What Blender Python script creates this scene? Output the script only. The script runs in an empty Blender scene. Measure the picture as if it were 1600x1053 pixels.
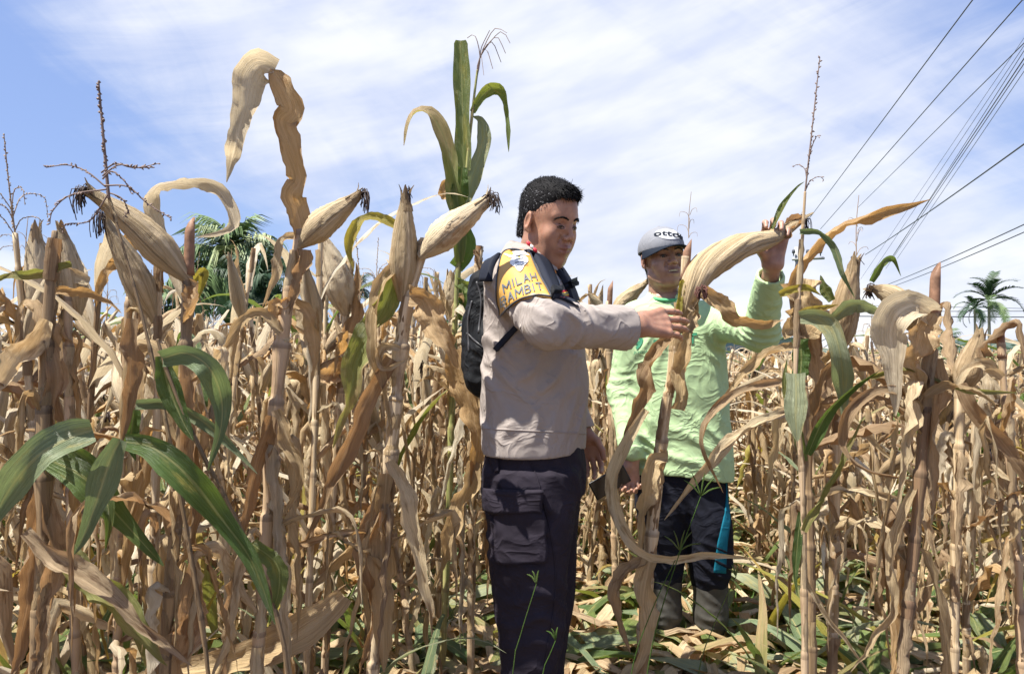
import bpy, math, random
import numpy as np
from mathutils import Vector, Matrix
from mathutils.bvhtree import BVHTree
import time
T0 = time.time()
rng = random.Random(11)
nr = np.random.RandomState(7)
PI = math.pi
S = bpy.context.scene
COL = S.collection

# ------------------------------------------------------------------ camera, sky, sun
CAMZ, FPX, PITCH = 1.2, 1156.0, math.atan(26.5 / 1156.0)
cd = bpy.data.cameras.new('camera')
cam = bpy.data.objects.new('camera', cd)
COL.objects.link(cam)
cd.sensor_width = 36
cd.lens = 36 * FPX / 1600
cd.clip_start, cd.clip_end = 0.05, 6000
cam.location = (0, 0, CAMZ)
cam.rotation_euler = (PI / 2 + PITCH, 0, 0)
S.camera = cam

SUN_EL, SUN_AZ = math.radians(64), math.radians(-117)   # azimuth from +Y, clockwise seen from above
SD = Vector((math.sin(SUN_AZ) * math.cos(SUN_EL), math.cos(SUN_AZ) * math.cos(SUN_EL), math.sin(SUN_EL)))
sl = bpy.data.lights.new('sun', 'SUN')
sl.energy, sl.angle, sl.color = 5.0, math.radians(.55), (1, .955, .87)
so = bpy.data.objects.new('sun', sl)
COL.objects.link(so)
so.rotation_euler = SD.to_track_quat('Z', 'Y').to_euler()

S.view_settings.view_transform = 'Standard'
S.view_settings.look = 'None'
S.view_settings.exposure = 1.24
S.view_settings.gamma = 1
S.cycles.use_denoising = True
S.cycles.max_bounces = 8
S.cycles.transparent_max_bounces = 8
S.render.film_transparent = False


def nd(nt, typ, **kw):
    n = nt.nodes.new(typ)
    for k, v in kw.items():
        if k.startswith('i_'):
            key = k[2:]
            key = int(key) if key.isdigit() else key.replace('_', ' ')
            s = n.inputs[key]
            if isinstance(v, bpy.types.NodeSocket):
                nt.links.new(v, s)
            else:
                s.default_value = v
        else:
            setattr(n, k, v)
    return n


def mth(nt, op, a, b=None, c=None, clamp=False):
    n = nt.nodes.new('ShaderNodeMath')
    n.operation = op
    n.use_clamp = clamp
    for i, v in enumerate((a, b, c)):
        if v is None:
            continue
        if isinstance(v, bpy.types.NodeSocket):
            nt.links.new(v, n.inputs[i])
        else:
            n.inputs[i].default_value = v
    return n.outputs[0]


def mixc(nt, f, a, b):
    n = nt.nodes.new('ShaderNodeMix')
    n.data_type = 'RGBA'
    for s, v in ((n.inputs[0], f), (n.inputs[6], a), (n.inputs[7], b)):
        if isinstance(v, bpy.types.NodeSocket):
            nt.links.new(v, s)
        elif isinstance(v, (tuple, list)):
            s.default_value = (v[0], v[1], v[2], 1)
        else:
            s.default_value = v
    return n.outputs[2]


def ramp(nt, f, a, b):      # smooth 0..1 between a and b
    n = nt.nodes.new('ShaderNodeMapRange')
    n.interpolation_type = 'SMOOTHSTEP'
    nt.links.new(f, n.inputs[0])
    n.inputs[1].default_value, n.inputs[2].default_value = a, b
    return n.outputs[0]


def make_world():
    w = bpy.data.worlds.new('World')
    S.world = w
    w.use_nodes = True
    nt = w.node_tree
    bg = nt.nodes['Background']
    sky = nd(nt, 'ShaderNodeTexSky', sky_type='NISHITA', sun_disc=False)
    sky.sun_elevation, sky.sun_rotation = SUN_EL, SUN_AZ
    sky.air_density, sky.dust_density, sky.ozone_density = 1.0, .6, 1.5
    tc = nd(nt, 'ShaderNodeTexCoord')
    d = tc.outputs['Generated']
    sep = nd(nt, 'ShaderNodeSeparateXYZ', i_0=d)
    x, y, z = sep.outputs
    # high thin cirrus in streaks falling to the right
    az = mth(nt, 'ARCTAN2', x, y)
    v = nd(nt, 'ShaderNodeCombineXYZ', i_0=az, i_1=z, i_2=0.0).outputs[0]
    rot = nd(nt, 'ShaderNodeMapping', i_Vector=v, i_Rotation=(0, 0, math.radians(30))).outputs[0]
    m1 = nd(nt, 'ShaderNodeMapping', i_Vector=rot, i_Scale=(2.2, 5.5, 1)).outputs[0]
    n1 = nd(nt, 'ShaderNodeTexNoise', i_Vector=m1, i_Scale=1.0, i_Detail=8.0, i_Roughness=.58, i_Distortion=.7)
    rot2 = nd(nt, 'ShaderNodeMapping', i_Vector=v, i_Rotation=(0, 0, math.radians(-14))).outputs[0]
    m2 = nd(nt, 'ShaderNodeMapping', i_Vector=rot2, i_Scale=(2.6, 15, 1), i_Location=(3.1, 0, 0)).outputs[0]
    n2 = nd(nt, 'ShaderNodeTexNoise', i_Vector=m2, i_Scale=1.0, i_Detail=9.0, i_Roughness=.6, i_Distortion=.5)
    n3 = nd(nt, 'ShaderNodeTexNoise', i_Vector=v, i_Scale=3.1, i_Detail=3.0)
    band = mth(nt, 'ADD', mth(nt, 'MULTIPLY', az, .62), mth(nt, 'MULTIPLY', z, .95))
    cov = ramp(nt, band, -.10, .22)
    cov2 = ramp(nt, mth(nt, 'ADD', az, mth(nt, 'MULTIPLY', z, .75)), .56, 1.0)
    cov = mth(nt, 'MULTIPLY', cov, mth(nt, 'SUBTRACT', 1.0, mth(nt, 'MULTIPLY', cov2, .85)))
    s = mth(nt, 'ADD', mth(nt, 'MULTIPLY', n1.outputs[0], .85), mth(nt, 'MULTIPLY', n2.outputs[0], .55))
    s = mth(nt, 'ADD', s, mth(nt, 'MULTIPLY', n3.outputs[0], .35))
    s = mth(nt, 'ADD', s, mth(nt, 'MULTIPLY', cov, .44))
    c = mth(nt, 'MULTIPLY', ramp(nt, s, .84, 1.36), .97)
    mp = nd(nt, 'ShaderNodeMapping', i_Vector=rot2, i_Scale=(2, 7, 1))
    # low heaped clouds near the horizon
    mp4 = nd(nt, 'ShaderNodeMapping', i_Vector=d, i_Scale=(5, 5, 13))
    n4 = nd(nt, 'ShaderNodeTexNoise', i_Vector=mp4.outputs[0], i_Scale=1.0, i_Detail=6.0, i_Roughness=.5)
    low = mth(nt, 'MULTIPLY', ramp(nt, n4.outputs[0], .44, .58), mth(nt, 'SUBTRACT', 1.0, ramp(nt, z, .07, .17)))
    low = mth(nt, 'MULTIPLY', low, mth(nt, 'ADD', .25, mth(nt, 'MULTIPLY', ramp(nt, mth(nt, 'ABSOLUTE', mth(nt, 'ADD', x, .05)), .25, .45), .7)))
    hz = mth(nt, 'MULTIPLY', mth(nt, 'SUBTRACT', 1.0, ramp(nt, z, -.02, .22)), .42)
    shade = nd(nt, 'ShaderNodeTexNoise', i_Vector=mp.outputs[0], i_Scale=2.3, i_Detail=4.0)
    ccol = mixc(nt, ramp(nt, shade.outputs[0], .3, .7), (4.9, 5.35, 6.7), (6.7, 6.85, 7.3))
    # the sky's blue, a little paler and more violet than the clear model
    skc = mixc(nt, .55, sky.outputs[0], (2.5, 3.5, 6.9))
    skc = mixc(nt, hz, skc, (4.0, 5.0, 6.7))
    a = mixc(nt, c, skc, ccol)
    b = mixc(nt, low, a, (7.0, 7.1, 7.3))
    nt.links.new(b, bg.inputs[0])
    bg.inputs[1].default_value = .064


make_world()


# ------------------------------------------------------------------ object helpers
def lnk(o):
    COL.objects.link(o)
    return o


def tag(o, label=None, cat=None, group=None, kind=None):
    if label: o['label'] = label
    if cat: o['category'] = cat
    if group: o['group'] = group
    if kind: o['kind'] = kind
    return o


def empty(name, loc, label=None, cat=None, group=None):
    o = lnk(bpy.data.objects.new(name, None))
    o.location = loc
    o.empty_display_size = .05
    return tag(o, label, cat, group)


class MB:
    """mesh builder: verts, faces, uvs per vertex, material index per face"""
    def __init__(s):
        s.v, s.f, s.uv, s.mi, s.n, s.mats = [], [], [], [], 0, []

    def add(s, v, f, uv=None, mat=None):
        v = np.asarray(v, float).reshape(-1, 3)
        f = np.asarray(f, int)
        if f.ndim == 1: f = f.reshape(-1, 4)
        if f.shape[1] == 3: f = np.concatenate([f, -np.ones((len(f), 1), int)], 1)
        m = 0
        if mat is not None:
            if mat not in s.mats: s.mats.append(mat)
            m = s.mats.index(mat)
        s.v.append(v)
        s.f.append(np.where(f < 0, -1, f + s.n))
        s.uv.append(np.zeros((len(v), 2)) if uv is None else np.asarray(uv, float))
        s.mi.append(np.full(len(f), m))
        s.n += len(v)
        return s

    def arrays(s):
        return np.concatenate(s.v), np.concatenate(s.f), np.concatenate(s.uv), np.concatenate(s.mi)

    def mesh(s, name, mats, off=(0, 0, 0), smooth=True, attr=None):
        v, f, uv, mi = s.arrays()
        v = v - np.asarray(off, float)
        me = bpy.data.meshes.new(name)
        tri = f[:, 3] < 0
        cnt = np.where(tri, 3, 4)
        loops = f.ravel()
        loops = loops[loops >= 0]
        me.vertices.add(len(v)); me.vertices.foreach_set('co', v.astype(np.float32).ravel())
        me.loops.add(len(loops)); me.loops.foreach_set('vertex_index', loops.astype(np.int32))
        me.polygons.add(len(f))
        st = np.concatenate([[0], np.cumsum(cnt)[:-1]]).astype(np.int32)
        me.polygons.foreach_set('loop_start', st)
        me.polygons.foreach_set('loop_total', cnt.astype(np.int32))
        me.polygons.foreach_set('material_index', mi.astype(np.int32))
        me.polygons.foreach_set('use_smooth', np.full(len(f), smooth))
        ul = me.uv_layers.new(name='UVMap')
        ul.data.foreach_set('uv', uv[loops].astype(np.float32).ravel())
        if attr is not None:
            for k, a in attr.items():
                at = me.attributes.new(k, 'FLOAT', 'POINT')
                at.data.foreach_set('value', np.asarray(a, np.float32))
        me.update(calc_edges=True)
        me.validate()
        ml = s.mats if s.mats else (mats if isinstance(mats, (list, tuple)) else [mats])
        for m in ml: me.materials.append(m)
        return me

    def build(s, name, mats=None, parent=None, off=None, smooth=True, attr=None, **kw):
        if off is None:
            off = tuple(parent_origin(parent)) if parent is not None else (0, 0, 0)
        o = lnk(bpy.data.objects.new(name, s.mesh(name, mats, off, smooth, attr)))
        if parent is not None:
            o.parent = parent
        else:
            o.location = off
        return tag(o, **kw)


def parent_origin(p):
    v = Vector((0, 0, 0))
    while p is not None:
        v += Vector(p.location)
        p = p.parent
    return v


def W(px, py, Y):
    xc, yc = (px - 800) / FPX, (526.5 - py) / FPX
    dy = math.cos(PITCH) - yc * math.sin(PITCH)
    dz = math.sin(PITCH) + yc * math.cos(PITCH)
    k = Y / dy
    return np.array([xc * k, Y, CAMZ + dz * k])


def unit(v):
    v = np.asarray(v, float)
    return v / np.maximum(np.linalg.norm(v, axis=-1, keepdims=True), 1e-9)


def spline(P, n):
    P = np.asarray(P, float)
    k = len(P)
    if k == 2:
        t = np.linspace(0, 1, n)[:, None]
        return P[0] * (1 - t) + P[1] * t
    # spread samples by chord length
    L = np.concatenate([[0], np.cumsum(np.linalg.norm(np.diff(P[:, :3], axis=0), axis=1))])
    L = L / L[-1]
    t = np.linspace(0, 1, n)
    i = np.clip(np.searchsorted(L, t, side='right') - 1, 0, k - 2)
    u = ((t - L[i]) / (L[i + 1] - L[i] + 1e-12))[:, None]
    Pe = np.concatenate([[2 * P[0] - P[1]], P, [2 * P[-1] - P[-2]]])
    a, b, c, d = Pe[i], Pe[i + 1], Pe[i + 2], Pe[i + 3]
    return .5 * (2 * b + (c - a) * u + (2 * a - 5 * b + 4 * c - d) * u ** 2 + (3 * b - a - 3 * c + d) * u ** 3)


def grid_faces(n, m, close=False):
    i, j = np.meshgrid(np.arange(n - 1), np.arange(m if close else m - 1), indexing='ij')
    j2 = (j + 1) % m
    return np.stack([i * m + j, i * m + j2, (i + 1) * m + j2, (i + 1) * m + j], -1).reshape(-1, 4)


def tube(P, R, m=6, cap=True):
    P = np.asarray(P, float)
    n = len(P)
    R = np.broadcast_to(np.asarray(R, float), (n,))
    T = unit(np.gradient(P, axis=0))
    up = np.array([0., 0, 1]) if abs(T[0][2]) < .9 else np.array([1., 0, 0])
    A = np.zeros_like(P)
    a = up
    for i in range(n):
        a = a - T[i] * np.dot(a, T[i])
        a = a / (np.linalg.norm(a) + 1e-9)
        A[i] = a
    B = np.cross(T, A)
    th = np.linspace(0, 2 * PI, m, endpoint=False)
    V = P[:, None] + R[:, None, None] * (np.cos(th)[None, :, None] * A[:, None] + np.sin(th)[None, :, None] * B[:, None])
    V = V.reshape(-1, 3)
    F = grid_faces(n, m, True)
    L = np.concatenate([[0], np.cumsum(np.linalg.norm(np.diff(P, axis=0), axis=1))])
    uv = np.stack([np.tile(th / 2 / PI, n), np.repeat(L, m)], 1)
    if cap:
        V = np.concatenate([V, P[:1], P[-1:]])
        c0, c1 = n * m, n * m + 1
        j = np.arange(m); j2 = (j + 1) % m
        # caps as quads with a repeated centre are avoided: use triangles padded
        f0 = np.stack([np.full(m, c0), j2, j, np.full(m, -1)], 1)
        f1 = np.stack([np.full(m, c1), (n - 1) * m + j, (n - 1) * m + j2, np.full(m, -1)], 1)
        F = np.concatenate([F, f0, f1])
        uv = np.concatenate([uv, [[.5, 0], [.5, L[-1]]]])
    return V, F, uv


def ribbon(C, side, width, nc=4, curl=.6, fold=.12, wave=0., freq=5., ph=0., pleat=0., rag=0.):
    """leaf blade along points C; side = cross direction per point, width = full width per point"""
    C = np.asarray(C, float)
    n = len(C)
    T = unit(np.gradient(C, axis=0))
    Sd = np.asarray(side, float)
    Sd = unit(Sd - T * np.sum(Sd * T, 1, keepdims=True))
    N = np.cross(T, Sd)
    w = np.broadcast_to(np.asarray(width, float), (n,)) * .5
    cu = np.broadcast_to(np.asarray(curl, float), (n,))[:, None]
    u = np.linspace(-1, 1, nc + 1)[None, :]
    cu = np.where(np.abs(cu) < .05, .05, cu)
    off_s = np.sin(cu * u) / cu
    off_n = (1 - np.cos(cu * u)) / cu + fold * np.abs(u)
    L = np.concatenate([[0], np.cumsum(np.linalg.norm(np.diff(C, axis=0), axis=1))])
    wv = wave * u ** 2 * np.sin(ph + freq * 2 * PI * (L / max(L[-1], 1e-6))[:, None] + (u > 0) * 1.9)
    wv = wv + wave * .6 * u ** 2 * np.sin(ph * 3 + freq * 4.7 * PI * (L / max(L[-1], 1e-6))[:, None] + (u > 0) * .7)
    if pleat:
        sl_ = (L / max(L[-1], 1e-6))[:, None]
        for kk in range(3):
            wv = wv + pleat * np.sin(u * (3.1 + 2.7 * kk) + ph * (kk + 1) + (5 + 6 * kk) * np.sin(sl_ * (4 + 5 * kk) + ph)) / (1 + .4 * kk)
        wv = wv + pleat * .6 * np.abs(nr.randn(n, nc + 1)) * np.abs(u) * (1 if rag else .4)
    if rag:
        jr = nr.randn(n, 2) * rag
        jr = (jr + np.roll(jr, 1, 0)) * .7
        off_s = off_s * np.where(u < 0, 1 + jr[:, :1], 1 + jr[:, 1:])
    V = C[:, None] + w[:, None, None] * (off_s[..., None] * Sd[:, None] + (off_n + wv)[..., None] * N[:, None])
    uv = np.stack([np.tile((u[0] + 1) / 2, n), np.repeat(L, nc + 1)], 1)
    return V.reshape(-1, 3), grid_faces(n, nc + 1), uv


def blade_profile(n, tip=.65, base=.55, blunt=0.):
    t = np.linspace(0, 1, n)
    a = base + (1 - base) * np.clip(t / .22, 0, 1) ** .8
    b = np.clip((1 - t) / tip, 0, 1) ** .75
    return np.maximum(a * b, .03 + blunt * (t > .5))

# ------------------------------------------------------------------ materials
def new_mat(name):
    m = bpy.data.materials.new(name)
    m.use_nodes = True
    nt = m.node_tree
    p = nt.nodes['Principled BSDF']
    p.inputs['Specular IOR Level'].default_value = .3
    return m, nt, p, nt.nodes['Material Output']


def setp(nt, p, **kw):
    for k, v in kw.items():
        s = p.inputs[k.replace('_', ' ')]
        if isinstance(v, bpy.types.NodeSocket): nt.links.new(v, s)
        elif isinstance(v, (tuple, list)) and len(v) == 3 and s.type == 'RGBA': s.default_value = (*v, 1)
        else: s.default_value = v


def rnd_node(nt):
    oi = nd(nt, 'ShaderNodeObjectInfo')
    at = nd(nt, 'ShaderNodeAttribute', attribute_name='rnd')
    return mth(nt, 'FRACT', mth(nt, 'ADD', oi.outputs['Random'], at.outputs['Fac']))


def leaf_mat(name, cols, transl, rough=.6, spots=None, tip=None, amt=.34, spec=.25, line=.45, ribc=None):
    """cols: (a, b, c) mixed by streaks and by the leaf's own random; spots: colour of blotches"""
    m, nt, p, out = new_mat(name)
    uv = nd(nt, 'ShaderNodeUVMap').outputs[0]
    r = rnd_node(nt)
    sep = nd(nt, 'ShaderNodeSeparateXYZ', i_0=uv)
    u, v = sep.outputs[0], sep.outputs[1]
    tc = nd(nt, 'ShaderNodeTexCoord')
    off = nd(nt, 'ShaderNodeCombineXYZ', i_0=mth(nt, 'MULTIPLY', r, 37.0), i_1=mth(nt, 'MULTIPLY', r, 91.0))
    uvo = nd(nt, 'ShaderNodeVectorMath', operation='ADD', i_0=uv, i_1=off.outputs[0]).outputs[0]
    st = nd(nt, 'ShaderNodeTexNoise', i_Vector=nd(nt, 'ShaderNodeMapping', i_Vector=uvo, i_Scale=(26, 5, 1)).outputs[0], i_Scale=1.0, i_Detail=4.0, i_Roughness=.6)
    fine = nd(nt, 'ShaderNodeTexNoise', i_Vector=nd(nt, 'ShaderNodeMapping', i_Vector=uvo, i_Scale=(70, 3, 1)).outputs[0], i_Scale=1.0, i_Detail=2.0)
    bl = nd(nt, 'ShaderNodeTexNoise', i_Vector=nd(nt, 'ShaderNodeMapping', i_Vector=uvo, i_Scale=(2.2, 9, 1)).outputs[0], i_Scale=1.0, i_Detail=5.0, i_Roughness=.65)
    c = mixc(nt, ramp(nt, st.outputs[0], .3, .7), cols[0], cols[1])
    c = mixc(nt, ramp(nt, mth(nt, 'ADD', mth(nt, 'MULTIPLY', r, .8), mth(nt, 'MULTIPLY', bl.outputs[0], .35)), .35, 1.0), c, cols[2])
    if spots:
        c = mixc(nt, mth(nt, 'MULTIPLY', ramp(nt, mth(nt, 'ADD', bl.outputs[0], mth(nt, 'MULTIPLY', r, .12)), .60, .74), .8), c, spots)
    if tip:
        c = mixc(nt, ramp(nt, mth(nt, 'ADD', mth(nt, 'ADD', v, mth(nt, 'MULTIPLY', bl.outputs[0], .3)), mth(nt, 'MULTIPLY', r, .25)), .5, .8), c, tip)
    rib = mth(nt, 'SUBTRACT', 1.0, ramp(nt, mth(nt, 'ABSOLUTE', mth(nt, 'SUBTRACT', u, .5)), .02, .06))
    c = mixc(nt, mth(nt, 'MULTIPLY', rib, .8 if ribc else .4), c, ribc or tuple(min(1, x * 1.25 + .07) for x in cols[1]))
    c = mixc(nt, mth(nt, 'MULTIPLY', ramp(nt, fine.outputs[0], .50, .66), line), c, tuple(x * .62 for x in cols[0]))
    bmp = nd(nt, 'ShaderNodeBump', i_Strength=.9, i_Distance=.004, i_Height=mth(nt, 'ADD', mth(nt, 'ADD', fine.outputs[0], mth(nt, 'MULTIPLY', st.outputs[0], .8)), mth(nt, 'MULTIPLY', bl.outputs[0], 1.8)))
    setp(nt, p, Base_Color=c, Roughness=rough, Normal=bmp.outputs[0], Specular_IOR_Level=spec)
    tr = nd(nt, 'ShaderNodeBsdfTranslucent', i_Color=mixc(nt, .55, c, transl), i_Normal=bmp.outputs[0])
    mx = nd(nt, 'ShaderNodeMixShader', i_0=amt, i_1=p.outputs[0], i_2=tr.outputs[0])
    nt.links.new(mx.outputs[0], out.inputs[0])
    return m


DRY = leaf_mat('dry_leaf', ((.42, .29, .155), (.62, .475, .265), (.76, .63, .41)), (.66, .40, .16), .6, (.27, .17, .09))
BRN = leaf_mat('brown_leaf', ((.29, .19, .115), (.42, .30, .165), (.56, .43, .27)), (.55, .25, .07), .62, (.12, .07, .04))
ORG = leaf_mat('orange_leaf', ((.46, .29, .13), (.58, .41, .22), (.60, .47, .30)), (.75, .36, .06), .6, (.25, .13, .05))
GRN = leaf_mat('green_leaf', ((.050, .098, .022), (.105, .165, .05), (.18, .21, .075)), (.26, .38, .04), .38, (.34, .30, .08), amt=.36, spec=.5, ribc=(.33, .34, .13))
PGR = leaf_mat('pale_green_leaf', ((.12, .17, .08), (.20, .26, .14), (.34, .35, .22)), (.3, .40, .10), .42, (.42, .36, .14), amt=.3, spec=.5, ribc=(.40, .38, .18))
YEL = leaf_mat('yellow_leaf', ((.30, .30, .06), (.44, .38, .10), (.50, .34, .12)), (.65, .5, .04), .5, (.35, .2, .06), amt=.42)
HALF = leaf_mat('half_green_leaf', ((.09, .16, .035), (.18, .22, .07), (.3, .27, .1)), (.4, .42, .04), .5, (.42, .30, .14), tip=(.50, .36, .2), amt=.36, spec=.4)
HUSK = leaf_mat('husk', ((.37, .27, .145), (.56, .44, .275), (.63, .52, .35)), (.5, .3, .12), .6, (.33, .2, .1), amt=.12, line=.2)
PALE = leaf_mat('pale_dry_leaf', ((.52, .42, .28), (.70, .60, .44), (.80, .72, .56)), (.75, .60, .36), .55, (.36, .25, .14), amt=.42, line=.3)
HUSKD = leaf_mat('dark_husk', ((.26, .17, .085), (.42, .31, .18), (.48, .36, .22)), (.4, .2, .08), .62, (.13, .07, .05), amt=.1, line=.2)


def stalk_mat(name, a, b, dark, red):
    m, nt, p, out = new_mat(name)
    uv = nd(nt, 'ShaderNodeUVMap').outputs[0]
    r = rnd_node(nt)
    off = nd(nt, 'ShaderNodeCombineXYZ', i_0=mth(nt, 'MULTIPLY', r, 7.0), i_1=mth(nt, 'MULTIPLY', r, 31.0))
    uvo = nd(nt, 'ShaderNodeVectorMath', operation='ADD', i_0=uv, i_1=off.outputs[0]).outputs[0]
    st = nd(nt, 'ShaderNodeTexNoise', i_Vector=nd(nt, 'ShaderNodeMapping', i_Vector=uvo, i_Scale=(9, 4, 1)).outputs[0], i_Scale=1.0, i_Detail=4.0)
    fi = nd(nt, 'ShaderNodeTexNoise', i_Vector=nd(nt, 'ShaderNodeMapping', i_Vector=uvo, i_Scale=(34, 2.5, 1)).outputs[0], i_Scale=1.0, i_Detail=2.0)
    bl = nd(nt, 'ShaderNodeTexNoise', i_Vector=nd(nt, 'ShaderNodeMapping', i_Vector=uvo, i_Scale=(2, 6, 1)).outputs[0], i_Scale=1.0, i_Detail=5.0, i_Roughness=.7)
    c = mixc(nt, ramp(nt, st.outputs[0], .35, .65), a, b)
    c = mixc(nt, mth(nt, 'MULTIPLY', ramp(nt, bl.outputs[0], .50, .68), .75), c, dark)
    c = mixc(nt, mth(nt, 'MULTIPLY', ramp(nt, r, .55, .8), mth(nt, 'MULTIPLY', ramp(nt, st.outputs[0], .3, .6), .6)), c, red)
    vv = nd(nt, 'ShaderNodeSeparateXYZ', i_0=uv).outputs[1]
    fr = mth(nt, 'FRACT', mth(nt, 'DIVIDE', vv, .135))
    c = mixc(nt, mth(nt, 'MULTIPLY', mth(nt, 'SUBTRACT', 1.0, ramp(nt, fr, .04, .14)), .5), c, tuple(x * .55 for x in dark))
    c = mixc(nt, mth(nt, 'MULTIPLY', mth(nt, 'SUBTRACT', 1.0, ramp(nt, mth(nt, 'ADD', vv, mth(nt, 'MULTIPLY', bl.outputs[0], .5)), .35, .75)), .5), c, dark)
    bmp = nd(nt, 'ShaderNodeBump', i_Strength=.7, i_Distance=.003, i_Height=fi.outputs[0])
    setp(nt, p, Base_Color=c, Roughness=.55, Normal=bmp.outputs[0])
    return m


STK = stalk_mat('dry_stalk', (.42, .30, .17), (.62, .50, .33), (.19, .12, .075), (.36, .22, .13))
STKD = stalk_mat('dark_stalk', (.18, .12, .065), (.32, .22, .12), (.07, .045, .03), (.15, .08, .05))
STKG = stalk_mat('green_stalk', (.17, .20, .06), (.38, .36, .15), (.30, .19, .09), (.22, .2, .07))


def plain(name, col, rough=.6, spec=.3, bump=0., scale=60., var=.12, metal=0., sheen=0.):
    m, nt, p, out = new_mat(name)
    tc = nd(nt, 'ShaderNodeTexCoord')
    n = nd(nt, 'ShaderNodeTexNoise', i_Vector=tc.outputs['Object'], i_Scale=scale, i_Detail=4.0)
    n2 = nd(nt, 'ShaderNodeTexNoise', i_Vector=tc.outputs['Object'], i_Scale=scale * .12, i_Detail=4.0)
    f = mth(nt, 'ADD', mth(nt, 'MULTIPLY', n.outputs[0], .5), mth(nt, 'MULTIPLY', n2.outputs[0], .5))
    c = mixc(nt, ramp(nt, f, .3, .7), tuple(x * (1 - var) for x in col), tuple(min(1, x * (1 + var)) for x in col))
    setp(nt, p, Base_Color=c, Roughness=rough, Specular_IOR_Level=spec, Metallic=metal)
    if sheen: setp(nt, p, Sheen_Weight=sheen)
    if bump:
        b = nd(nt, 'ShaderNodeBump', i_Strength=bump, i_Distance=.003, i_Height=n.outputs[0])
        setp(nt, p, Normal=b.outputs[0])
    return m


SILK = plain('corn_silk', (.035, .02, .015), .6)
TASS = plain('tassel', (.30, .22, .15), .7)
TASD = plain('dark_tassel', (.17, .12, .10), .7)
STUB = plain('reddish_stub', (.21, .115, .07), .6, var=.4, scale=60, bump=.4)


def cloth(name, col, weave=900., bump=.25, var=.08, rough=.85, spec=.1, wr=.0, sheen=.0, blot=None):
    m, nt, p, out = new_mat(name)
    tc = nd(nt, 'ShaderNodeTexCoord')
    o = tc.outputs['Object']
    n = nd(nt, 'ShaderNodeTexNoise', i_Vector=o, i_Scale=weave, i_Detail=2.0)
    n2 = nd(nt, 'ShaderNodeTexNoise', i_Vector=o, i_Scale=7.0, i_Detail=5.0, i_Roughness=.6)
    n3 = nd(nt, 'ShaderNodeTexNoise', i_Vector=nd(nt, 'ShaderNodeMapping', i_Vector=o, i_Rotation=(.3, .5, .8), i_Scale=(9, 22, 13)).outputs[0], i_Scale=1.0, i_Detail=3.0, i_Distortion=.8)
    c = mixc(nt, ramp(nt, n2.outputs[0], .3, .7), tuple(x * (1 - var) for x in col), tuple(min(1, x * (1 + var)) for x in col))
    if blot:
        c = mixc(nt, mth(nt, 'MULTIPLY', ramp(nt, n3.outputs[0], .55, .75), .5), c, blot)
    n4 = nd(nt, 'ShaderNodeTexNoise', i_Vector=nd(nt, 'ShaderNodeMapping', i_Vector=o, i_Rotation=(.9, .2, .4), i_Scale=(7, 15, 10)).outputs[0], i_Scale=1.0, i_Detail=2.5, i_Distortion=1.4)
    rdg = mth(nt, 'POWER', mth(nt, 'SUBTRACT', 1.0, mth(nt, 'ABSOLUTE', mth(nt, 'MULTIPLY', mth(nt, 'SUBTRACT', n4.outputs[0], .5), 5.0)), clamp=True), 2.0)
    h = mth(nt, 'ADD', mth(nt, 'MULTIPLY', n.outputs[0], .06), mth(nt, 'ADD', mth(nt, 'MULTIPLY', n3.outputs[0], wr), mth(nt, 'MULTIPLY', rdg, wr * .8)))
    b = nd(nt, 'ShaderNodeBump', i_Strength=min(1, bump * 1.35), i_Distance=.014, i_Height=h)
    setp(nt, p, Base_Color=c, Roughness=rough, Specular_IOR_Level=spec, Normal=b.outputs[0], Sheen_Weight=sheen)
    return m


def skin_mat(name, a, b, lip):
    m, nt, p, out = new_mat(name)
    tc = nd(nt, 'ShaderNodeTexCoord')
    n = nd(nt, 'ShaderNodeTexNoise', i_Vector=tc.outputs['Object'], i_Scale=38.0, i_Detail=5.0)
    n2 = nd(nt, 'ShaderNodeTexNoise', i_Vector=tc.outputs['Object'], i_Scale=420.0, i_Detail=2.0)
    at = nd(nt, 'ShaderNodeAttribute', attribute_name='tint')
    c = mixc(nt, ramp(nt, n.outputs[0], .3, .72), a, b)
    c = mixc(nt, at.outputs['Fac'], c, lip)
    bm = nd(nt, 'ShaderNodeBump', i_Strength=.22, i_Distance=.002, i_Height=mth(nt, 'ADD', n2.outputs[0], mth(nt, 'MULTIPLY', n.outputs[0], 1.5)))
    setp(nt, p, Base_Color=c, Roughness=.42, Specular_IOR_Level=.42, Normal=bm.outputs[0], Subsurface_Weight=.12, Subsurface_Scale=.01)
    p.inputs['Subsurface Radius'].default_value = (1, .35, .2)
    return m


# ------------------------------------------------------------------ corn plant pieces
def stalk_geo(P, R, node=.135, m=8, sheath=True, cut=True, off0=.0):
    """tube with swollen nodes and sheath steps along polyline P (world points)"""
    C = spline(P, 60)
    L = np.concatenate([[0], np.cumsum(np.linalg.norm(np.diff(C, axis=0), axis=1))])
    tot = L[-1]
    s = []
    k = off0
    while k < tot:
        s += [k, k + .012, k + .018, k + .03, k + node * .55]
        k += node
    s = np.array(sorted(set([0.] + [x for x in s if 0 < x < tot - .004] + [tot - .002, tot])))
    Q = np.stack([np.interp(s, L, C[:, i]) for i in range(3)], 1)
    r = np.interp(s, np.linspace(0, tot, len(R)), R)
    q = ((s - off0) % node)
    r = r * (1 + .22 * (q < .014) - .06 * ((q > .016) & (q < .05)))
    if sheath: r = r * (1 + .15 * ((s // node) % 2))
    if cut: r[-1] *= .35
    return tube(Q, r, m)


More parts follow.
